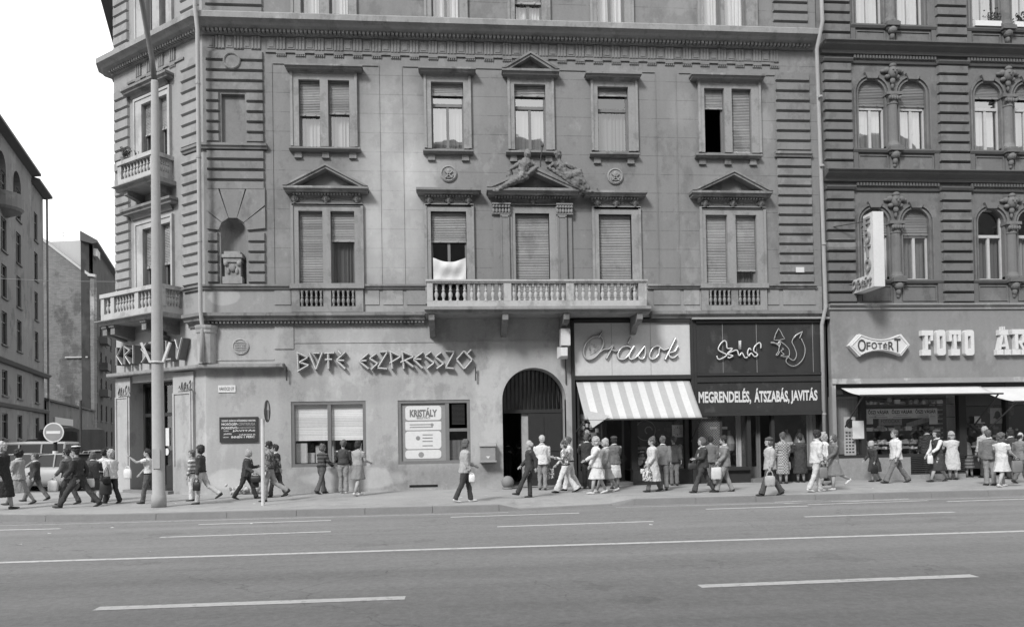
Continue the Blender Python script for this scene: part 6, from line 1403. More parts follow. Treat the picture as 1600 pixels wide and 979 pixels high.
for z in (8.3, 12.0, 15.7): b = MB(); b.ext(DFr, [(4.8, z), (8.0, z), (8.0, z+1.0), (4.8, z+1.0)], 0.002, 1.0); b.build('balcony', M['farwall'], DK)
b = MB(); q = DFr.px(152, 427, 0); b.box(DFr, .3, 2.6, hD-1.9, hD-.9, .01, .5); b.build('white_box', M['farlight'], DK)
# ------------------------------------------------------------------ street furniture
LX, LY = -7.66, -3.92
zt_l = wat(238, 126, LY).z
LP = thing('lamp_post', 'tall pale concrete lamp post with a bent steel arm in front of the corner bay', 'lamp post', (LX, LY, 0))
b = MB(); b.lathe((LX, LY, 0), [(.18, 0), (.18, .3), (.155, .34), (.14, 4), (.118, 7), (.088, 11), (.076, zt_l)], 24); b.build('post', M['pole'], LP, smooth=True)
b = MB(); b.tube([(LX, LY, zt_l-.05), (LX, LY-.15, zt_l+.5), (LX, LY-.7, zt_l+1.6), (LX-.02, LY-1.6, zt_l+2.6), (LX-.05, LY-3.2, zt_l+3.3)], [.07, .065, .06, .06, .08], 10); b.build('arm', M['wood_md'], LP, smooth=True)
b = MB(); b.ell((LX-.05, LY-3.6, zt_l+3.35), (.2, .55, .1)); b.build('lantern', M['grey'], LP, smooth=True)
b = MB(); z = wat(246, 566, LY).z
for s_ in (-1, 1): b.bar((LX+s_*.16, LY-.05, z), (LX+s_*.36, LY-.1, z+.5), .06)
b.tube([(LX+.17*math.cos(R(t)), LY+.17*math.sin(R(t)), z) for t in range(0, 360, 30)], .02, 5, closed=True); b.build('flag_holder', M['white_d'], LP)
b = MB(); b.box(MF, LX-.08, LX+.1, 1.0, 1.5, -LY+.14, -LY+.17); b.build('hatch', M['pole'], LP)
P = gx(411, 789); zc = wat(417, 642, P.y).z; OW = thing('one_way_sign', 'narrow-looking round arrow sign turned edge-on atop a thin pale post', 'sign', (P.x, P.y, 0))
b = MB(); b.tube([(P.x, P.y, 0), (P.x+.02, P.y, zc-.2)], .045, 10); b.build('post', M['white_d'], OW)
dx = wat(417, 642, P.y).x; an = R(90); dirv = Vector((math.cos(an), math.sin(an), 0)); nv = Vector((math.sin(an), -math.cos(an), 0))
SFr = Fr((dx, P.y), tuple(dirv[:2]), tuple(nv[:2])); rr_ = .285
b = MB(); b.lathe(SFr.p(0, zc, 0), [(rr_, 0), (rr_, .02), (rr_-.03, .025)], 32, SFr.n); b.build('disc', M['signdark'], OW)
b = MB(); b.ext(SFr, [(a_*.5, zc+c_*.52) for a_, c_ in ((-.07, -.42), (.07, -.42), (.07, .08), (.24, .04), (0, .48), (-.24, .04), (-.07, .08))], .026, .032); b.build('arrow', M['white'], OW)
P = gx(87, 762); zc = wat(87, 675, P.y).z; NE = thing('no_entry_sign', 'round no-entry sign with a white bar on a banded post at the side street', 'sign', (P.x, P.y, 0))
NFr = Fr((P.x, P.y), (1, 0), (0, -1)); zb_ = wat(87, 704, P.y).z; rs = (wat(103, 675, P.y).x-wat(87, 675, P.y).x)
b = MB(); b.tube([NFr.p(0, 0, 0), NFr.p(0, zb_, 0)], [.13, .09], 12); b.build('post', M['curtain'], NE)
b = MB(); b.tube([NFr.p(0, zb_, 0), NFr.p(0, zc, 0)], .07, 10); b.build('dark_band', M['black'], NE); b = MB(); b.tube([NFr.p(0, zb_-1.15, 0), NFr.p(0, zb_-.75, 0)], .15, 10); b.build('dark_band', M['black'], NE)
b = MB(); b.lathe(NFr.p(0, zc, .09), [(rs, 0), (rs, .03), (.01, .031)], 36, NFr.n); b.build('rim', M['white'], NE); b = MB(); b.lathe(NFr.p(0, zc, .122), [(rs*.88, 0), (rs*.88, .005), (.01, .006)], 36, NFr.n); b.build('disc', M['grey'], NE)
b = MB(); b.box(NFr, -rs*.68, rs*.68, zc-rs*.14, zc+rs*.14, .129, .135); b.build('bar', M['white'], NE)
b = MB(); a, c = wat(-20, 434, 6), wat(183, 440, 8); b.tube([a, (a+c)/2-Vector((0, 0, .05)), c], .012, 4); tag(b.build('cable', M['grey']), 'thin cable strung across the side street sky', 'cable')
b = MB(); P = gx(127, 745); b.tube([(P.x, P.y, 0), (P.x, P.y, wat(127, 625, P.y).z)], .06, 8); tag(b.build('pole', M['iron']), 'thin dark pole standing in front of the low workshop wall', 'pole')
# debris heap against the wall
b = MB(); rnd = random.Random(2)
for k in range(26): a = -7.2+rnd.uniform(0, 1.3); b.ell((a, -.12-rnd.uniform(0, .1), .06+rnd.uniform(0, .3)*(1-(a+7.2)/1.6)), (rnd.uniform(.04, .14), .07, rnd.uniform(.03, .08)), Matrix.Rotation(rnd.uniform(0, 3), 3, 'Y'), 7, 5)
tag(b.build('rubble', M['plaster_low']), kind='stuff')
# ------------------------------------------------------------------ vehicles
M['car_w'] = mat('white car paint', .3, .25, .03, 2, fine=0, spec=.6); M['car_g'] = mat('grey car paint', .3, .3, .04, 2, fine=0, spec=.6); M['car_d'] = mat('dark car paint', .035, .25, .04, 2, fine=0, spec=.6)
M['tarp'] = mat('dark tarpaulin', .07, .8, .2, 2, .2); M['rubber'] = mat('tyre rubber', .025, .8, .1); M['chrome'] = mat('chrome', .6, .2, .05, metal=.9)
def loftbody(mb, secs):                                # secs: (x, half width low, half width high, z low, z high)
    n = 10; P = []
    for x, wl_, wh, z0, z1 in secs:
        P += [Vector((x, y, z)) for y, z in ((-wl_*.96, z0), (-wl_, z0+(z1-z0)*.35), (-wh*1.0, z0+(z1-z0)*.85), (-wh*.85, z1), (-wh*.4, z1+.015), (wh*.4, z1+.015), (wh*.85, z1), (wh, z0+(z1-z0)*.85), (wl_, z0+(z1-z0)*.35), (wl_*.96, z0))]
    m_ = len(secs); F = [(i*n+k, i*n+(k+1) % n, (i+1)*n+(k+1) % n, (i+1)*n+k) for i in range(m_-1) for k in range(n)]+[tuple(range(n)), tuple(range((m_-1)*n, m_*n))]
    return mb.add(P, F)
def xf(o, loc, rz):
    mtx = Matrix.Translation(Vector(loc)) @ Matrix.Rotation(rz, 4, 'Z')
    for c in o.children_recursive: c.data.transform(mtx)
def car(name, label, x, y, z, rz, paint, kind='saloon', L=4.1):
    T = thing(name, label, 'van' if kind == 'van' else ('truck' if kind == 'truck' else 'car'), (0, 0, 0), 'vehicles parked in the side street'); parts = []
    def bd(mb, nm, m_, par=None, sm=False): return mb.build(nm, M[m_], par or T, smooth=sm)
    if kind == 'saloon':
        b = MB(); loftbody(b, [(-L/2, .62, .6, .35, .72), (-L/2+.15, .76, .72, .25, .86), (-L/4, .8, .76, .22, .92), (L/8, .8, .76, .22, .93), (L/3, .79, .74, .22, .86), (L/2-.12, .74, .70, .25, .78), (L/2, .62, .6, .35, .70)]); bd(b, 'body', paint, sm=True)
        b = MB(); b.add([(-L*.36, -.66, .92), (-L*.36, .66, .92), (L*.17, .66, .92), (L*.17, -.66, .92), (-L*.25, -.55, 1.36), (-L*.25, .55, 1.36), (L*.03, .55, 1.36), (L*.03, -.55, 1.36)], [(0, 1, 5, 4), (1, 2, 6, 5), (2, 3, 7, 6), (3, 0, 4, 7)]); bd(b, 'glazing', 'black')
        b = MB(); loftbody(b, [(-L*.27, .54, .5, 1.36, 1.39), (-L*.1, .58, .55, 1.36, 1.42), (L*.05, .55, .5, 1.36, 1.39)])
        for s_ in (-1, 1):
            for (xa_, xb_) in ((-L*.36, -L*.25), (-L*.11, -L*.11), (L*.17, L*.03)): b.bar((xa_, s_*.665, .9), (xb_, s_*.56, 1.38), .05)
        bd(b, 'roof', paint)
        wx, wr = (-L*.3, L*.32), .30; hw = .68
    else:
        big = kind == 'truck'; H_ = 2.3 if big else 1.95; W_ = 1.0 if big else .85
        b = MB(); loftbody(b, [(-L/2, W_*.95, W_*.95, .4, 1.1 if not big else 1.3), (-L/2+.1, W_, W_, .35, 1.15 if not big else 1.35), (L/2-.2, W_, W_, .35, 1.15 if not big else 1.35), (L/2, W_*.92, W_*.9, .4, 1.05)]); bd(b, 'body', paint)
        if big:
            b = MB(); loftbody(b, [(-L/2, W_, W_, 1.36, 2.75), (-L/2+.6, W_, W_, 1.36, 2.9), (L/6, W_, W_, 1.36, 2.85), (L/6+.1, W_*.9, W_*.9, 1.4, 2.7)]); bd(b, 'tarpaulin', 'tarp')
            b = MB(); loftbody(b, [(L/6+.15, W_*.9, W_*.85, 1.36, 2.2), (L/2-.3, W_*.9, W_*.8, 1.36, 2.15), (L/2-.1, W_*.8, W_*.7, 1.2, 1.6)]); bd(b, 'cab', paint)
        else:
            b = MB(); b.add([(-L/2+.02, -W_*.97, 1.14), (-L/2+.02, W_*.97, 1.14), (L/2-.05, W_*.95, 1.12), (L/2-.05, -W_*.95, 1.12), (-L/2+.1, -W_*.85, 1.78), (-L/2+.1, W_*.85, 1.78), (L/2-.45, W_*.83, 1.78), (L/2-.45, -W_*.83, 1.78)], [(0, 1, 5, 4), (1, 2, 6, 5), (2, 3, 7, 6), (3, 0, 4, 7)]); bd(b, 'glazing', 'black')
            b = MB(); loftbody(b, [(-L/2+.08, W_*.82, W_*.8, 1.78, 1.9), (0, W_*.88, W_*.85, 1.78, 1.96), (L/2-.4, W_*.82, W_*.78, 1.78, 1.9)])
            for s_ in (-1, 1):
                for xa_ in (-L/2+.08, -L/5, L/12, L/2-.42): b.bar((xa_, s_*W_*.965, 1.12), (xa_-.02, s_*W_*.86, 1.8), .08)
            bd(b, 'roof', 'car_w')
        wx, wr = (-L*.3, L*.3), .36 if not big else .45; hw = W_-.15
    for xx in wx:
        for s_ in (-1, 1):
            b = MB(); b.lathe((xx, s_*(hw-.02), wr), [(wr*.6, -.1), (wr, -.09), (wr, .09), (wr*.6, .1)], 18, (0, 1, 0)); o = bd(b, 'wheel', 'rubber', sm=False)
            b = MB(); b.lathe((xx, s_*(hw+.085), wr), [(wr*.58, 0), (wr*.5, .02*1), (.01, .03)], 14, (0, s_, 0)); bd(b, 'rim', 'grey', o)
    fx = L/2-.02
    for s_ in (-1, 1):
        b = MB(); b.lathe((fx-.03, s_*.5, .62), [(.10, 0), (.10, .05), (.06, .07)], 12, (1, 0, 0)); bd(b, 'headlight', 'chrome')
        b = MB(); b.box(Fr((-L/2, 0), (0, 1), (-1, 0)), s_*.55-.1, s_*.55+.1, .6, .72, -.02, .02); bd(b, 'tail_light', 'grey')
    for xx in (-L/2-.04, L/2+.0): b = MB(); b.box(Fr((xx, 0), (0, 1), (1, 0)), -.72, .72, .38, .46, -.03, .05); bd(b, 'bumper', 'chrome')
    if kind == 'saloon':
        b = MB(); b.box(Fr((fx, 0), (0, 1), (1, 0)), -.38, .38, .5, .64, -.03, .02); bd(b, 'grille', 'black')
    mtx = Matrix.Translation(Vector((x, y, z))) @ Matrix.Rotation(rz, 4, 'Z')
    for c in T.children_recursive: c.data.transform(mtx); c.data.update()
    loc = Vector((x, y, z)); T.location = loc
    for c in T.children_recursive: c.matrix_parent_inverse = Matrix.Translation(-loc) if c.parent == T else Matrix.Identity(4)
    return T
def at(xp, yp): q = gx(xp, yp, -.1); return q.x, q.y
AN = math.atan2(SD.y, SD.x)
x_, y_ = at(64, 768); car('parked_car', 'white saloon car parked behind the no-entry sign', x_+.0, y_+.9, -.1, R(172), 'car_w', L=4.2)
x_, y_ = at(10, 766); car('parked_car', 'pale saloon car half cut off by the left edge behind the two women', x_-.6, y_+1.6, -.1, R(176), 'car_w')
x_, y_ = at(45, 744); car('minibus', 'grey minibus with a light roof parked behind the white saloon', x_+.3, y_, -.1, R(178), 'car_g', 'van', 4.3)
x_, y_ = at(72, 735); car('parked_truck', 'truck with a dark tarpaulin standing behind the minibus', x_, y_+2, -.1, R(150), 'car_d', 'truck', 6.5)
x_, y_ = at(150, 738); car('parked_car', 'dark saloon car partly hidden by walkers beside the corner bay', x_+.4, y_+2, -.1, AN, 'car_d', L=4.4)
x_, y_ = at(165, 742); car('parked_car', 'pale car with a light roof just left of the corner bay', x_-.2, y_-.6, -.1, R(140), 'car_w', L=4.0)
# ------------------------------------------------------------------ people
HBsk = {}
def gm_(v, patt=None, rough=.85):
    k = 'cloth%.3f%s' % (v, patt or '')
    if k in M: return k
    def ex(n, L, C, math_, noise_, val):
        if patt == 'check':
            q = n.new('ShaderNodeTexChecker'); q.inputs['Scale'].default_value = 22; L.new(C, q.inputs[0]); return math_('MULTIPLY', val, math_('ADD', .45, math_('MULTIPLY', q.outputs[1], .8)))
        if patt == 'stripe':
            s_ = n.new('ShaderNodeSeparateXYZ'); L.new(C, s_.inputs[0]); return math_('MULTIPLY', val, math_('ADD', .5, math_('MULTIPLY', math_('LESS_THAN', math_('FRACT', math_('MULTIPLY', s_.outputs[2], 9.0), 0), .5), .9)))
        if patt == 'flower':
            return math_('MULTIPLY', val, math_('ADD', .45, math_('MULTIPLY', math_('GREATER_THAN', noise_(16, 2), .52), 1.0)))
        return val
    M[k] = mat(k+' cloth', v, rough, .08, 9, 0, .05, bump=.2, bscale=60, extra=ex if patt else None, spec=.25); return k
M['skin'] = mat('skin', .35, .6, .04, 8); M['hair_d'] = mat('dark hair', .03, .7, .3, 30); M['hair_m'] = mat('mid hair', .10, .7, .3, 30); M['hair_l'] = mat('light hair', .34, .75, .22, 30); M['hair_w'] = mat('grey hair', .4, .75, .2, 30)
M['shoe_d'] = mat('dark shoes', .03, .5, .1); M['shoe_l'] = mat('light shoes', .55, .5, .1); M['sock'] = mat('stockings', .38, .8, .04); M['eye'] = mat('eyes', .03, .3, 0); M['lip'] = mat('mouth', .2, .5, 0)
def ring(mb_list, c, ax, ay, rx, ry): mb_list.append((Vector(c), Vector(ax), Vector(ay), rx, ry))
def loft(mb, rings, n=16, cap=True, pleat=0, seed=0):
    P = []
    rnd = random.Random(seed)
    ph = rnd.uniform(0, 6)
    for j, (c, ax, ay, rx, ry) in enumerate(rings):
        t = j/max(1, len(rings)-1)
        for k in range(n):
            a = math.tau*k/n; q = 1+pleat*t*math.sin(a*7+ph)
            P.append(c+ax*math.cos(a)*rx*q+ay*math.sin(a)*ry*q)
    m_ = len(rings); F = [(i*n+k, i*n+(k+1) % n, (i+1)*n+(k+1) % n, (i+1)*n+k) for i in range(m_-1) for k in range(n)]
    if cap: F += [tuple(range(n)), tuple(range((m_-1)*n, m_*n))]
    return mb.add(P, F)
def remesh(o, vox, amp=0, seed=0, sm=2):
    r = o.modifiers.new('r', 'REMESH'); r.mode = 'VOXEL'; r.voxel_size = vox; bake(o, sm)
    if amp:
        off = Vector((seed*3.1, seed*1.7, 0))
        me = o.data; ns = [v.normal.copy() for v in me.vertices]
        for v, n_ in zip(me.vertices, ns):
            q = v.co+off; a = noise.noise(Vector((q.x*11, q.y*11, q.z*6)))+.6*noise.noise(Vector((q.x*20, q.y*20, q.z*11)))
            a += .8*noise.noise(Vector((q.x*38, q.y*38, q.z*30))); v.co += n_*a*amp
    return o
def stdmat(o, k):
    o.data.materials.clear(); o.data.materials.append(M[k])
def person(xf_, yf, yh, hd, label, top=('shirt', .3), bot=('trousers', .08), hair='hair_d', hs='short', pose='stand', arms=(0, 0), elb=(15, 15), lean=0, flare=1.0, head_turn=0, shoes='shoe_d', build_=1.07, hat=None, collar=None, cuff=.4, stride=None, group=None, z0=0.0, hem=None, abd=(6, 6), back=0.0):
    P = gx(xf_, yf, z0); yw = P.y
    if back: yw = P.y+back
    base = Vector((wat(xf_, yf, yw).x, yw, z0)); H = wat(xf_, yh, yw).z-z0; H = max(1.2, min(1.92, H)); k = H/1.73
    seed = int(xf_); rnd = random.Random(seed)
    lean = lean+rnd.uniform(-1.5, 3.5); head_turn = head_turn+rnd.uniform(-28, 28); arms = (arms[0]+rnd.uniform(-6, 8), arms[1]+rnd.uniform(-8, 6)); elb = (elb[0]+rnd.uniform(-5, 25), elb[1]+rnd.uniform(-5, 25))
    if collar is None and top[0] == 'jacket' and rnd.random() < .55: collar = 'shirt'
    top = (top[0], min(top[1], .55))+tuple(top[2:]); bot = (bot[0], min(bot[1], .58))+tuple(bot[2:])
    st = {'stand': ((3, 3), (-3, 4)), 'walk': ((24, 6), (-20, 14)), 'step': ((14, 5), (-14, 12)), 'kick': ((8, 4), (-22, 40))}[pose] if stride is None else stride
    X, Y, Z = Vector((1, 0, 0)), Vector((0, 1, 0)), Vector((0, 0, 1))
    LT, LS_ = .43, .42
    def rot(v, a): return Vector((v.x*math.cos(a)-v.z*math.sin(a), v.y, v.x*math.sin(a)+v.z*math.cos(a)))
    legs = []
    for s_, (th, kn) in zip((1, -1), st):
        hip = Vector((0, s_*.085, 0)); d1 = Vector((math.sin(R(th)), 0, -math.cos(R(th)))); d2 = Vector((math.sin(R(th-kn)), 0, -math.cos(R(th-kn))))
        knee = hip+d1*LT; ank = knee+d2*LS_; legs.append([hip, knee, ank, th-kn])
    low = min(l[2].z for l in legs); hz = -low+.075
    for l in legs:
        for j in range(3): l[j] = l[j]+Vector((0, 0, hz))
    ln = R(lean); up = Vector((math.sin(ln), 0, math.cos(ln))); fw = Vector((math.cos(ln), 0, -math.sin(ln)))
    pel = Vector((0, 0, hz)); tz = lambda h: pel+up*h
    chest = tz(.42); neck = tz(.535); hdc = tz(.535)+Vector((.02+math.sin(ln)*.08, 0, .155)); ht = R(head_turn)
    hx_, hy = Vector((math.cos(ht), math.sin(ht), 0)), Vector((-math.sin(ht), math.cos(ht), 0))
    sh = [tz(.475)+Y*s_*.175*build_ for s_ in (1, -1)]; arm = []
    for s_, S_, a, e, ab in zip((1, -1), sh, arms, elb, abd):
        a, e = R(a), R(e); o_ = Y*s_*math.sin(R(ab))
        d1 = (rot(-Z, a)+o_).normalized(); d2 = (rot(-Z, a+e)+o_*.5).normalized()
        d1 = Vector((-d1.x if False else d1.x, d1.y, d1.z)); el = S_+d1*.29; wr = el+d2*.25; arm.append((S_, el, wr, d2))
    # body
    b = MB()
    tor = [(0, .10, .15), (.10, .10, .145), (.22, .09, .125), (.34, .11, .15), (.44, .105, .165), (.50, .07, .10)]
    loft(b, [(tz(h), fw, Y, rx*build_, ry*build_) for h, rx, ry in tor])
    b.tube([tz(.48), tz(.60)+Vector((.01, 0, 0))], [.055, .05], 10)
    hd_ = hdc
    rotm = Matrix((hx_, hy, Z)).transposed()
    b.ell(hd_+Z*.015, (.098, .078, .118), rotm, 16, 12); b.ell(hd_-Z*.06+hx_*.02, (.072, .058, .062), rotm, 12, 8)
    b.ell(hd_+hx_*.097-Z*.018, (.022, .014, .026), rotm, 8, 6); b.ell(hd_+hx_*.082-Z*.085, (.022, .025, .02), rotm, 8, 6)
    for s_ in (1, -1): b.ell(hd_+hy*s_*.079-Z*.005, (.018, .012, .03), rotm, 8, 6); b.ell(hd_+hy*s_*.035+hx_*.084+Z*.022, (.015, .022, .010), rotm, 8, 5)
    for l in legs: b.tube([l[0]+Z*.03, l[0]-Z*.03+(l[1]-l[0])*.1, l[1], l[1]+(l[2]-l[1])*.3, l[2]], [.085*build_, .085*build_, .055, .056, .037], 12)
    for (S_, el, wr, d2) in arm: b.tube([S_, S_+(el-S_)*.15, el, el+(wr-el)*.3, wr, wr+d2*.02], [.05, .052, .042, .043, .028, .026], 10)
    body = b.build('person', M['skin'], None); remesh(body, .0135, sm=1)
    # hands: palm, four fingers, thumb
    hb = MB()
    for s_, (S_, el, wr, d2) in zip((1, -1), arm):
        side = Y*s_; pal = d2.cross(side).normalized()      # across the palm
        c_ = wr+d2*.045; hb.ell(c_, (.030, .014, .048), Matrix((pal, side, d2)).transposed(), 8, 6)
        for q, ln_ in zip((-.021, -.007, .007, .020), (.058, .07, .074, .064)):
            a0 = wr+d2*.08+pal*q; a1 = a0+d2*ln_*.5-side*.006; a2 = a1+(d2*.8-side*.7).normalized()*ln_*.5; hb.tube([a0-d2*.02, a0, a1, a2], [.009, .009, .008, .006], 6)
        t0 = wr+d2*.03+pal*.022; t1 = t0+(pal*.7+d2*.7)*.035; t2 = t1+(d2-side*.3)*.028; hb.tube([t0, t1, t2], [.011, .010, .007], 6)
    bm = bmesh.new(); bm.from_mesh(body.data); nv = len(bm.verts)
    vs = [bm.verts.new(v) for v in hb.v]
    for f in hb.f:
        try: bm.faces.new([vs[i] for i in f])
        except ValueError: pass
    bmesh.ops.recalc_face_normals(bm, faces=bm.faces); bm.to_mesh(body.data); bm.free()
    for p in body.data.polygons: p.use_smooth = True
    kids = []
    def part(mb, nm, mt, vox=None, amp=0, sm=2, smooth_=True):
        o = mb.build(nm, M[mt], None, smooth=smooth_)
        if vox: remesh(o, vox, amp, seed, sm)
        kids.append(o); return o
    # face marks
    e_ = MB()
    for s_ in (1, -1): e_.ell(hd_+hy*s_*.033+hx_*.088+Z*.006, (.012, .012, .007), rotm, 8, 5)
    part(e_, 'eyes', 'eye'); e_ = MB(); e_.ell(hd_+hx_*.089-Z*.052, (.010, .024, .006), rotm, 8, 5); part(e_, 'mouth', 'lip')
    # lower garment
    bk, bv = bot[0], gm_(bot[1], bot[2] if len(bot) > 2 else None)
    if bk == 'trousers':
        b = MB(); loft(b, [(tz(.12), fw, Y, .112*build_, .152*build_), (tz(.02), X, Y, .118*build_, .168*build_), (pel-Z*.07, X, Y, .105, .155)])
        for l in legs:
            fl = flare; dn = (l[2]-l[1]); b.tube([l[0]+Z*.04, l[0]+(l[1]-l[0])*.25, l[1], l[1]+dn*.5, l[2]-dn.normalized()*.0-Z*.015], [.098*build_, .098*build_, .07, .068*(1+.3*(fl-1)), .072*fl], 14)
        part(b, 'trousers', bv, .016, .014, 1)
    else:
        hm = hem if hem is not None else .42
        kx0, kx1 = min(l[1].x for l in legs), max(l[1].x for l in legs); t = hm; b = MB()
        z_h = hz-.03-(hz)*t*.98
        spread = (kx1-kx0)/2; cx = (kx1+kx0)/2
        rg = [(tz(.14), fw, Y, .10*build_, .135*build_), (tz(.04), X, Y, .125*build_, .165*build_), (pel-Z*.08, X, Y, .13*build_, .175*build_)]
        for q in (.4, .7, 1.0): rg.append((Vector((cx*q, 0, hz-.08+(z_h-hz+.08)*q)), X, Y, .13*build_+(spread*.9+.03)*q, .175*build_+.03*q))
        loft(b, rg, 28, True, .06, seed); part(b, 'skirt', bv, .015, .010, 1)
        b = MB()
        for l in legs: dn = l[2]-l[1]; b.tube([l[1]+(l[0]-l[1])*.25, l[1], l[1]+dn*.3, l[2]], [.062, .057, .058, .039], 10)
        part(b, 'stockings', 'sock')
    # upper garment
    tk, tv = top[0], gm_(top[1], top[2] if len(top) > 2 else None)
    g = {'shirt': 1.0, 'jacket': 1.12, 'coat': 1.16, 'dress': 1.0, 'vest': 1.02}[tk]*build_; b = MB()
    hm_ = {'shirt': .03, 'jacket': -.10, 'coat': -.40, 'dress': 0, 'vest': 0}[tk]
    rg = [(tz(.535), fw, Y, .062, .065), (tz(.505), fw, Y, .085*g, .13*g), (tz(.46), fw, Y, .115*g, .178*g), (tz(.36), fw, Y, .127*g, .168*g), (tz(.20), fw, Y, .115*g, .145*g), (tz(.05), X, Y, .128*g, .168*g)]
    if tk == 'jacket': rg.append((pel+Z*hm_, X, Y, .145*g, .18*g))
    if tk == 'coat':
        sp = (max(l[1].x for l in legs)-min(l[1].x for l in legs))/2; cx = sum(l[1].x for l in legs)/2; zz = hem if hem else .5
        for q in (.35, .7, 1.0): rg.append((Vector((cx*q, 0, hz-hz*zz*q)), X, Y, .145*g+sp*q*.9, .18*g+.04*q))
    loft(b, rg, 22, True, .02, seed)
    lng = top[3] if len(top) > 3 else 1
    for (S_, el, wr, d2) in arm:
        if lng: b.tube([S_-Z*.01, S_+(el-S_)*.2, el, wr-(wr-el)*.06], [.068*g, .067*g, .055*g, .046*g], 12)
        elif tk != 'vest': b.tube([S_-Z*.01, S_+(el-S_)*.2, S_+(el-S_)*.6], [.066*g, .066*g, .062*g], 12)
    part(b, {'shirt': 'shirt', 'jacket': 'jacket', 'coat': 'coat', 'dress': 'blouse', 'vest': 'vest'}[tk], tv, .016, .015, 1)
    if tk == 'vest' and not lng:
        b = MB()
        for (S_, el, wr, d2) in arm: b.tube([S_, S_+(el-S_)*.2, el, wr-(wr-el)*.06], [.07, .066, .056, .045], 12)
        part(b, 'sleeves', 'white', .017, .006)
    if collar is not None:
        b = MB(); c_ = tz(.535); b.tube([c_+fw*.075*math.cos(q*math.tau/14)+Y*.075*math.sin(q*math.tau/14)-Z*.025*math.cos(q*math.tau/14) for q in range(14)], .022, 6, closed=True)
        if collar == 'scarf': b.bar(c_+fw*.10-Z*.03, c_+fw*.15-Z*.32, .09, .03)
        else: b.bar(c_+fw*.085-Z*.03, c_+fw*.12-Z*.17, .06, .02)
        part(b, 'collar' if collar != 'scarf' else 'scarf', 'white')
    if bk == 'trousers' and tk == 'shirt':
        b = MB(); c_ = tz(.045); b.tube([c_+fw*.142*build_*math.cos(q*math.tau/16)+Y*.182*build_*math.sin(q*math.tau/16) for q in range(16)], .017, 5, closed=True); part(b, 'belt', 'black')
    # hair
    b = MB(); bk_ = -hx_*.018
    if hs == 'bald': b.ell(hd_-Z*.0-hx_*.03, (.088, .084, .085), rotm, 14, 9)
    else: b.ell(hd_+Z*.045+bk_, (.114, .098, .110), rotm, 14, 10)
    if hs in ('short', 'bald'): b.ell(hd_-hx_*.05-Z*.02, (.062, .075, .07), rotm)
    if hs in ('bob', 'long', 'curly'):
        b.ell(hd_-hx_*.055-Z*.02, (.075, .095, .11), rotm)
        for s_ in (1, -1): b.ell(hd_-hx_*.01+hy*s_*.075-Z*.01, (.055, .03, .085), rotm)
    if hs == 'long': b.ell(hd_-hx_*.07-Z*.12, (.05, .085, .12), rotm)
    if hs == 'curly': b.ell(hd_+Z*.05-hx_*.03, (.125, .112, .12), rotm)
    if hs == 'up': b.ell(hd_+Z*.1-hx_*.05, (.08, .075, .075), rotm); b.ell(hd_-hx_*.05, (.07, .085, .09), rotm)
    o = part(b, 'hair', hair, .014, .034 if hs == 'curly' else .022, 1)
    if hat:
        b = MB(); c_ = hd_+Z*.085+bk_
        if hat == 'cap': b.ell(c_+Z*.02, (.125, .115, .05), rotm); b.ell(c_+hx_*.09-Z*.02, (.07, .07, .012), rotm); o = part(b, 'cap', gm_(.03)); b = MB(); b.ell(c_+Z*.045, (.12, .11, .03), rotm); part(b, 'cap_cover', 'white')
        elif hat == 'beret': b.ell(c_+Z*.0, (.125, .12, .065), rotm); part(b, 'beret', gm_(.07))
        elif hat == 'hat': b.lathe(c_-Z*.035, [(.15, 0), (.15, .012), (.10, .015), (.10, .09), (.05, .11)], 16); part(b, 'hat', gm_(.05))
    # shoes
    for l in legs:
        b = MB(); a = R(l[3])*.55 if l[3] < 0 else 0; fdir = Vector((math.cos(a), 0, math.sin(a)*1.0)); fdir = Vector((math.cos(a), 0, -abs(math.sin(a)))) if l[3] < -5 else Vector((1, 0, .12 if l[3] > 8 else 0)).normalized()
        s0 = l[2]-Z*.035; upn = fdir.cross(Y)*-1
        loft(b, [(s0-fdir*.065, upn, Y, .035, .034), (s0-fdir*.03-Z*.005, upn, Y, .045, .04), (s0+fdir*.06-Z*.012, upn, Y, .036, .045), (s0+fdir*.13-Z*.018, upn, Y, .026, .045), (s0+fdir*.175-Z*.02, upn, Y, .015, .028)], 12)
        part(b, 'shoe', shoes)
    mtx = Matrix.Translation(base) @ Matrix.Rotation(R(hd), 4, 'Z') @ Matrix.Scale(k, 4)
    loc = base
    body.data.transform(Matrix.Rotation(R(hd), 4, 'Z') @ Matrix.Scale(k, 4)); body.location = base
    for o in kids:
        o.data.transform(Matrix.Rotation(R(hd), 4, 'Z') @ Matrix.Scale(k, 4)); o.parent = body
    tag(body, label, 'person', 'pedestrians on the pavement')
    hands = [mtx @ (wr+d2*.09) for (S_, el, wr, d2) in arm]
    return dict(hands=hands, base=base, k=k, shoulder=[mtx @ (S_) for S_ in sh], hd=hd)
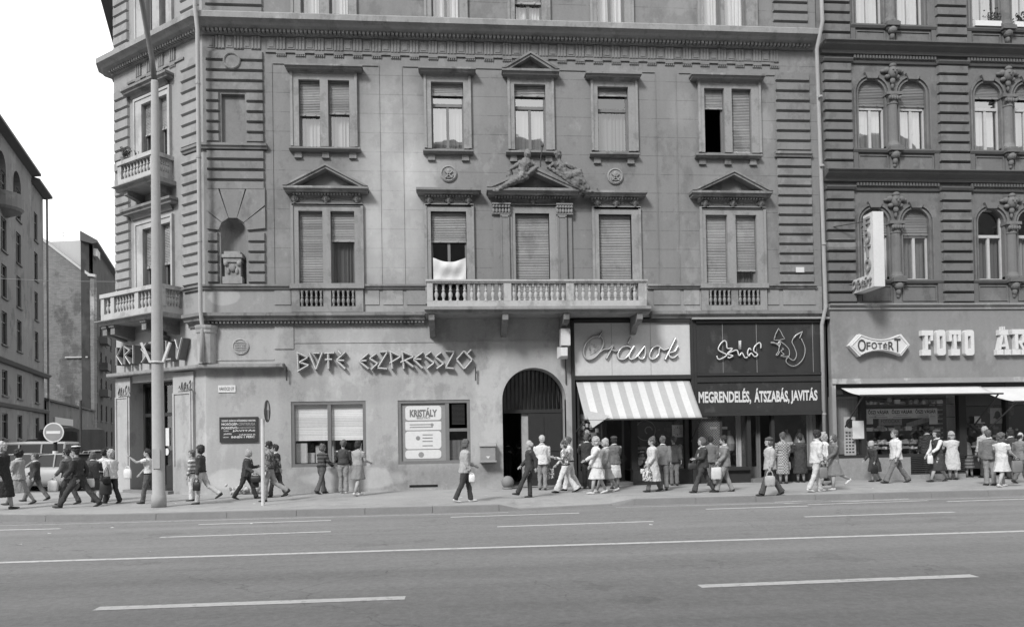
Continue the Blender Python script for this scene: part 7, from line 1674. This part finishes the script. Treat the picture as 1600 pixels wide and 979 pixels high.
def bag(p, label, kind='hand', mt='black', w_=.28, h=.22, t=.10, ang=0, strap=.16, name=None, at=None):
    w_, h, t = w_*.82, h*.85, t*.85; p = Vector(p); c_, s_ = math.cos(R(ang)), math.sin(R(ang)); fr = Fr((p.x, p.y), (c_, s_), (s_, -c_)); zt = p.z-strap; z0 = zt-h
    nm = name or {'hand': 'handbag', 'shop': 'shopping_bag', 'plastic': 'plastic_bag', 'shoulder': 'shoulder_bag', 'case': 'briefcase'}[kind]
    T = thing(nm, label, nm.replace('_', ' '), (p.x, p.y, z0)); b = MB()
    rg = [(fr.p(0, z0+.0, 0), fr.ud, fr.n, w_*.42, t*.42), (fr.p(0, z0+.02, 0), fr.ud, fr.n, w_*.47, t*.42), (fr.p(0, z0+h*.5, 0), fr.ud, fr.n, w_*.48, t*.45), (fr.p(0, z0+h*.9, 0), fr.ud, fr.n, w_*.45, t*.3), (fr.p(0, zt, 0), fr.ud, fr.n, w_*(.42 if kind != 'plastic' else .3), t*.12)]
    P = []
    for (c_0, ax_, ay_, rx_, ry_) in rg:
        for q in range(16):
            a_ = math.tau*q/16; cc, ss = math.cos(a_), math.sin(a_); P.append(c_0+ax_*rx_*math.copysign(abs(cc)**.45, cc)+ay_*ry_*math.copysign(abs(ss)**.6, ss)+Vector((0, 0, .012*math.sin(q*2.3+rx_*40))))
    b.add(P, [(i*16+q, i*16+(q+1) % 16, (i+1)*16+(q+1) % 16, (i+1)*16+q) for i in range(4) for q in range(16)]+[tuple(range(16)), tuple(range(64, 80))]); o = b.build('bag_body', M[mt], T, smooth=True)
    b = MB(); top_ = p.z
    b.tube([fr.p(w_*.3*math.cos(R(q)), zt-.01+(top_-zt+.02)*math.sin(R(q)), 0) for q in range(0, 181, 20)], .008 if kind != 'plastic' else .015, 5); b.build('handle', M[mt if kind == 'plastic' else 'black' if mt != 'black' else 'black'], T)
    return T
PB, PW, PF = M, 0, 0
W_, L_2, Bk, Rt = 'walk', 180, 90, 0
pl = {}
def pp_(key, *a, **k): pl[key] = person(*a, **k)
pp_('a', 4, 796, 690, 10, 'elderly woman in a long black coat and glasses at the left edge of the photo', top=('coat', .03), bot=('skirt', .03), hair='hair_w', hs='bob', hem=.62, pose='step')
pp_('b', 30, 788, 700, 180, 'woman in a pale jacket and grey skirt, second walker from the left edge', top=('jacket', .32), bot=('skirt', .22), hair='hair_d', hs='curly', pose='walk', arms=(20, 5), elb=(70, 30), hem=.55)
pp_('c', 55, 782, 706, 190, 'man in a dark jacket with white collar in front of the white saloon', top=('jacket', .05), bot=('trousers', .14), hair='hair_m', pose='walk', collar='shirt', arms=(-15, 20))
pp_('d', 106, 788, 701, 180, 'man in a grey jacket just left of the striding uniformed person', top=('jacket', .10), bot=('trousers', .07), hair='hair_d', pose='step', arms=(18, -10), elb=(10, 10))
pp_('e', 123, 792, 691, 185, 'person in dark uniform and white-topped cap striding past the side street', top=('shirt', .045), bot=('trousers', .05), hair='hair_d', hat='cap', pose='walk', stride=((32, 3), (-30, 10)), arms=(10, -25), elb=(10, 40), build_=1.12, lean=6)
pp_('f', 146, 784, 706, 100, 'woman in a dark jacket and pale stockings just right of the uniformed person', top=('jacket', .06), bot=('skirt', .05), hair='hair_m', hs='bob', pose='step', arms=(70, 30), elb=(60, 40), hem=.5)
pp_('g', 163, 781, 702, 120, 'person in a white vest behind the blond one in the pale pullover', top=('shirt', .6), bot=('trousers', .12), hair='hair_d', pose='step')
pp_('h', 174, 786, 703, 150, 'blond person in a pale pullover and dark trousers left of the corner entrance', top=('jacket', .62), bot=('trousers', .035), hair='hair_l', hs='curly', pose='step', arms=(-10, 15), elb=(12, 20), flare=1.1)
pp_('i', 233, 786, 701, 190, 'person in a white T-shirt raising one hand, half hidden behind the lamp post', top=('shirt', .75, None, 0), bot=('trousers', .10), hair='hair_d', pose='step', arms=(75, 20), elb=(45, 20))
pp_('j', 301, 782, 704, 182, 'person in white trousers walking behind the dark-haired one in a dark pullover', top=('shirt', .35, 'stripe'), bot=('trousers', .7), hair='hair_m', pose='stand', back=.0)
pp_('k', 314, 787, 696, 178, 'dark-haired person in a dark pullover and pale trousers left of the street name plate', top=('shirt', .05), bot=('trousers', .42), hair='hair_d', hs='bob', pose='walk', stride=((6, 2), (-26, 30)), head_turn=10)
pp_('l', 385, 779, 700, 0, 'white-haired woman in a dark trouser suit left of the arrow sign', top=('jacket', .06), bot=('trousers', .06), hair='hair_w', hs='bob', pose='walk', arms=(20, 10), elb=(60, 50), lean=5)
pp_('m', 420, 783, 690, 178, 'man in a chequered shirt striding behind the arrow sign post', top=('shirt', .16, 'flower'), bot=('trousers', .25), hair='hair_d', pose='kick', arms=(-10, -35), elb=(15, 10))
pp_('n', 432, 776, 694, 175, 'person in dark clothes hidden behind the man in the chequered shirt', top=('jacket', .05), bot=('trousers', .05), hair='hair_d', pose='step')
pp_('o', 503, 771, 693, 50, 'man in a dark striped pullover leaning towards the snack-bar window', top=('shirt', .06, 'stripe'), bot=('trousers', .09), hair='hair_m', hs='bob', pose='step', arms=(35, 20), elb=(40, 40), flare=1.35, lean=5)
pp_('p', 537, 770, 688, 95, 'man in a dark shirt and pale jeans with his back turned at the snack-bar window', top=('shirt', .06), bot=('trousers', .24), hair='hair_m', pose='stand', arms=(25, 10), elb=(50, 30), flare=1.2, shoes='shoe_l')
pp_('q', 560, 774, 688, 60, 'dark-haired woman in a grey blouse and skirt at the snack-bar window', top=('shirt', .28, None, 0), bot=('skirt', .2), hair='hair_d', hs='bob', pose='step', arms=(40, 20), elb=(70, 40), hem=.4, shoes='shoe_l')
pp_('r', 727, 784, 686, 8, 'young person in a pale hooded parka walking right by the grey wall box', top=('jacket', .33), bot=('trousers', .05), hair='hair_m', hs='bob', pose='step', arms=(10, -5), elb=(30, 30), shoes='shoe_l')
pp_('s', 795, 752, 687, 60, 'person in dark clothes standing inside the gateway at the left', top=('jacket', .04), bot=('trousers', .06), hair='hair_d', hs='bob', arms=(30, 10), elb=(80, 20))
pp_('t', 813, 752, 690, 180, 'second dark-haired person inside the gateway, facing the first', top=('jacket', .035), bot=('trousers', .06), hair='hair_d', hs='bob', arms=(30, 10), elb=(80, 70))
pp_('u', 829, 777, 688, 180, 'grey-haired man in a dark suit walking left past the gateway', top=('jacket', .045), bot=('trousers', .045), hair='hair_w', hs='bald', pose='walk', stride=((30, 4), (2, 4)), arms=(-30, 10), elb=(40, 20))
pp_('v', 848, 765, 681, 85, 'grey-haired man in a pale jacket entering the gateway', top=('jacket', .6), bot=('trousers', .22), hair='hair_w', pose='stand', arms=(0, 0))
pp_('w', 884, 769, 686, 180, 'woman in a pale blouse and flared white trousers right of the gateway', top=('shirt', .42, 'flower'), bot=('trousers', .8), hair='hair_m', hs='curly', pose='walk', flare=1.7, arms=(20, 10), elb=(80, 30))
pp_('x', 891, 766, 682, 175, 'man in a white shirt walking behind the woman in white flares', top=('shirt', .75, None, 0), bot=('trousers', .7), hair='hair_m', pose='step', flare=1.3)
pp_('y', 918, 763, 678, 85, 'man in a dark suit looking into the narrow watchmaker window', top=('jacket', .04), bot=('trousers', .04), hair='hair_m', pose='stand', arms=(30, 5), elb=(60, 20))
pp_('z', 933, 771, 683, 182, 'blond woman in a white skirt suit walking left in front of the watchmaker', top=('jacket', .78), bot=('skirt', .72), hair='hair_l', hs='curly', pose='step', arms=(35, 5), elb=(15, 20), hem=.48, shoes='shoe_l')
pp_('A', 947, 768, 683, 180, 'light-haired woman in a grey cardigan behind the woman in the white suit', top=('jacket', .28), bot=('skirt', .26), hair='hair_l', hs='bob', pose='walk', arms=(5, 10), hem=.5, shoes='shoe_l')
pp_('B', 961, 763, 682, 95, 'woman in a shiny leather jacket, light skirt and beret at the watchmaker door', top=('jacket', .13), bot=('skirt', .55), hair='hair_d', hs='bob', hat='beret', pose='stand', arms=(20, 20), elb=(70, 70), hem=.58)
pp_('C', 1020, 768, 683, 180, 'woman in a long pale coat with two bags at the right watchmaker window', top=('coat', .48), bot=('trousers', .12), hair='hair_m', hs='up', pose='step', arms=(8, 10), elb=(10, 10), hem=.62)
pp_('D', 1037, 765, 681, 75, 'man in a grey jacket bending towards the watchmaker window', top=('jacket', .14), bot=('trousers', .16), hair='hair_m', pose='step', arms=(5, -25), elb=(10, 20), lean=12)
pp_('E', 1054, 758, 682, 80, 'man in a dark jacket right of the bending man at the watchmaker window', top=('jacket', .05), bot=('trousers', .15), hair='hair_m', pose='stand', arms=(-10, -30), elb=(20, 20), lean=7)
pp_('F', 1099, 769, 681, 180, 'woman in a dark trouser suit and white scarf passing the wire-mesh window', top=('jacket', .05), bot=('trousers', .06), hair='hair_m', hs='bob', pose='walk', collar='scarf', arms=(10, 20), elb=(60, 10), flare=1.25)
pp_('G', 1112, 758, 682, 85, 'person in a grey coat standing behind the woman with the white scarf', top=('jacket', .14), bot=('trousers', .14), hair='hair_d', pose='stand')
pp_('H', 1133, 768, 679, 180, 'dark-haired man in a grey jacket with a long white scarf and a pale bag', top=('jacket', .20), bot=('trousers', .26), hair='hair_d', pose='walk', stride=((22, 4), (-12, 12)), collar='scarf', arms=(10, -5), elb=(15, 15))
pp_('I', 1204, 774, 681, 180, 'young person in cap, light denim jacket and flared jeans passing the furrier door', top=('jacket', .36), bot=('trousers', .07), hair='hair_m', hs='bob', pose='walk', arms=(5, -10), elb=(15, 15), flare=1.35, hat='beret')
pp_('J', 1224, 755, 677, 85, 'woman in a chequered dress looking into the furrier window', top=('shirt', .30, 'check'), bot=('skirt', .30, 'check'), hair='hair_m', hs='up', pose='stand', hem=.62)
pp_('K', 1251, 753, 679, 95, 'woman in a long dark coat at the right end of the furrier window', top=('coat', .05), bot=('skirt', .05), hair='hair_d', hs='up', pose='stand', hem=.64, arms=(25, 5), elb=(60, 15))
pp_('L', 1276, 768, 672, 5, 'man in a pale suit walking right at the joint of the two houses', top=('jacket', .52), bot=('trousers', .48), hair='hair_d', pose='step', arms=(30, -10), elb=(10, 30), shoes='shoe_l', lean=5)
pp_('M', 1290, 758, 676, 180, 'blond woman in a white blouse and patterned skirt behind the man in the pale suit', top=('shirt', .8), bot=('skirt', .10, 'flower'), hair='hair_l', hs='curly', pose='step', hem=.55)
pp_('N', 1304, 765, 679, 180, 'girl in a grey pullover and pleated grey skirt next to the white price poster', top=('shirt', .13), bot=('skirt', .20), hair='hair_m', hs='bob', pose='kick', hem=.48, shoes='shoe_l', arms=(20, -10), elb=(30, 20))
pp_('O', 1367, 752, 688, 182, 'small elderly woman in a dark coat left of the tall man', top=('coat', .05), bot=('skirt', .06), hair='hair_l', hs='bob', pose='step', hem=.5, lean=12, arms=(-10, 10))
pp_('P', 1401, 754, 667, 180, 'tall man in a light jacket and grey trousers striding left past the photo shop', top=('jacket', .60), bot=('trousers', .15), hair='hair_m', pose='walk', stride=((30, 4), (-28, 8)), arms=(8, -10), elb=(12, 25), flare=1.25)
pp_('Q', 1450, 747, 666, 85, 'person in a dark plaid coat and hat close to the photo shop window', top=('jacket', .045, 'check'), bot=('trousers', .05), hair='hair_d', hat='hat', pose='stand')
pp_('R', 1466, 752, 669, 182, 'woman in a dark pinafore with white sleeves and a white bag by the photo shop', top=('vest', .045, None, 0), bot=('skirt', .05), hair='hair_d', hs='bob', hat='beret', pose='walk', hem=.55, arms=(35, 10), elb=(15, 20), collar='shirt')
pp_('S', 1489, 749, 675, 88, 'woman in a pale sack dress seen from behind at the photo shop window', top=('coat', .50, None, 0), bot=('skirt', .5), hair='hair_l', hs='curly', pose='stand', hem=.6, build_=1.12, arms=(25, 25), elb=(40, 40))
pp_('T', 1500, 744, 671, 85, 'man in a grey jacket between the pale dress and the striped dress', top=('jacket', .20), bot=('trousers', .06), hair='hair_m', pose='stand')
pp_('U', 1514, 745, 679, 110, 'dark-haired woman in a striped dress bending forward at the dark shop post', top=('shirt', .13, None, 0), bot=('skirt', .13, 'stripe'), hair='hair_d', hs='curly', pose='stand', hem=.6, lean=14, arms=(35, 30), elb=(40, 40), build_=1.1)
pp_('V', 1540, 746, 667, 95, 'light-haired man in a pale jacket facing the portrait poster', top=('jacket', .42), bot=('trousers', .05), hair='hair_w', pose='stand', arms=(10, 30), elb=(20, 60))
pp_('W', 1547, 758, 672, 80, 'man in a grey jacket left of the woman in the pale rumpled dress', top=('jacket', .14), bot=('trousers', .24), hair='hair_m', pose='stand', build_=1.12, collar='shirt')
pp_('X', 1566, 760, 676, 20, 'woman in a pale rumpled short-sleeved dress walking right with a grey bag', top=('shirt', .55, None, 0), bot=('skirt', .50), hair='hair_m', hs='curly', pose='walk', stride=((20, 8), (-16, 10)), hem=.42, shoes='shoe_l', arms=(15, 20), elb=(15, 15), build_=1.1)
pp_('Y', 1581, 748, 671, 95, 'dark-haired person hidden behind the woman in the pale rumpled dress', top=('jacket', .05), bot=('trousers', .05), hair='hair_d', hs='bob', pose='stand')
pp_('Z', 1596, 754, 673, 5, 'balding man in a grey jacket at the right edge of the photo', top=('jacket', .19), bot=('trousers', .12), hair='hair_d', hs='bald', pose='walk', build_=1.12)
def hnd(k, i): return pl[k]['hands'][i]
M['plastic'] = mat('pale plastic bag', .5, .4, .06, 6); M['floral'] = mat('floral bag cloth', .35, .8, .1, 4, extra=lambda n, L, C, math_, noise_, val: math_('MULTIPLY', val, math_('ADD', .3, math_('MULTIPLY', math_('GREATER_THAN', noise_(22, 2), .5), 1.3))))
bag(hnd('d', 0), 'pale plastic bag carried by the man in the grey jacket near the side street', 'plastic', 'plastic', .34, .34, .14, 0, .06)
bag(hnd('e', 1)+Vector((.1, 0, .25)), 'white satchel at the back of the uniformed person', 'shoulder', 'white', .3, .26, .14, 0, .2)
bag(hnd('h', 0)+Vector((.05, -.05, .35)), 'small black shoulder bag on the blond person in the pale pullover', 'shoulder', 'black', .26, .22, .12, 0, .25)
bag(hnd('h', 0), 'dark carrier case hanging beside the dark trousers of the blond person', 'case', 'wood_dk', .4, .42, .14, 0, .03)
bag(hnd('i', 0)+Vector((0, 0, -.3)), 'white bag held beside the person in the white T-shirt', 'plastic', 'white', .26, .3, .12, 0, .06)
bag(hnd('k', 0), 'black bag at the side of the person in the dark pullover', 'hand', 'black', .24, .26, .1, 0, .1)
bag(hnd('l', 1), 'black handbag of the white-haired woman in the trouser suit', 'hand', 'black', .36, .22, .14, 0, .06)
bag(hnd('l', 1)+Vector((-.05, .1, -.1)), 'soft dark bag hanging under the black handbag', 'shop', 'wood_dk', .28, .25, .12, 0, .08)
bag(hnd('r', 1), 'small white carrier bag of the person in the parka', 'plastic', 'white', .2, .22, .1, 0, .02)
bag(hnd('v', 1), 'patterned shopping bag of the man in the pale jacket at the gateway', 'shop', 'floral', .38, .36, .14, 0, .14)
bag(hnd('A', 0), 'white carrier bag of the light-haired woman in the grey cardigan', 'plastic', 'white', .34, .26, .12, 0, .04)
bag(hnd('B', 1)+Vector((.1, 0, .1)), 'slim dark shoulder bag of the woman in the leather jacket', 'shoulder', 'black', .2, .2, .08, 0, .25)
bag(hnd('C', 1), 'pale handbag held by the woman in the long pale coat', 'hand', 'plastic', .36, .16, .12, 0, .06)
bag(hnd('C', 0), 'floral carrier bag held by the woman in the long pale coat', 'shop', 'floral', .36, .34, .12, 0, .12)
bag(hnd('F', 0), 'dark handbag of the woman with the white scarf', 'hand', 'wood_dk', .3, .2, .14, 0, .1)
bag(hnd('G', 1), 'white paper bag at the side of the person in the grey coat', 'plastic', 'white', .22, .28, .12, 0, .03)
bag(hnd('H', 0), 'big pale shopping bag of the man with the long white scarf', 'shop', 'plastic', .38, .38, .16, 0, .10)
bag(hnd('I', 0), 'grey carrier bag of the young person in the peaked cap', 'plastic', 'curtain_g', .34, .3, .14, 0, .12)
bag(hnd('J', 1), 'grey bag of the woman in the chequered dress', 'shop', 'curtain_g', .26, .3, .1, 0, .08)
bag(hnd('L', 1), 'dark shopping bag of the man in the pale suit', 'shop', 'wood_md', .28, .34, .12, 0, .08)
bag(hnd('O', 0), 'black bag of the small elderly woman', 'hand', 'black', .30, .28, .12, 0, .06)
bag(hnd('R', 0), 'white carrier bag of the woman in the pinafore', 'plastic', 'white', .22, .3, .12, 0, .04)
bag(hnd('X', 1), 'grey cloth bag of the woman in the pale rumpled dress', 'shop', 'wood_md', .42, .38, .14, 0, .08)
b = MB(); p = hnd('m', 0); b.bar(p, p+Vector((.06, 0, .18)), .03, .03); tag(b.build('paper_roll', M['white']), 'white paper roll in the hand of the man in the chequered shirt', 'paper roll')
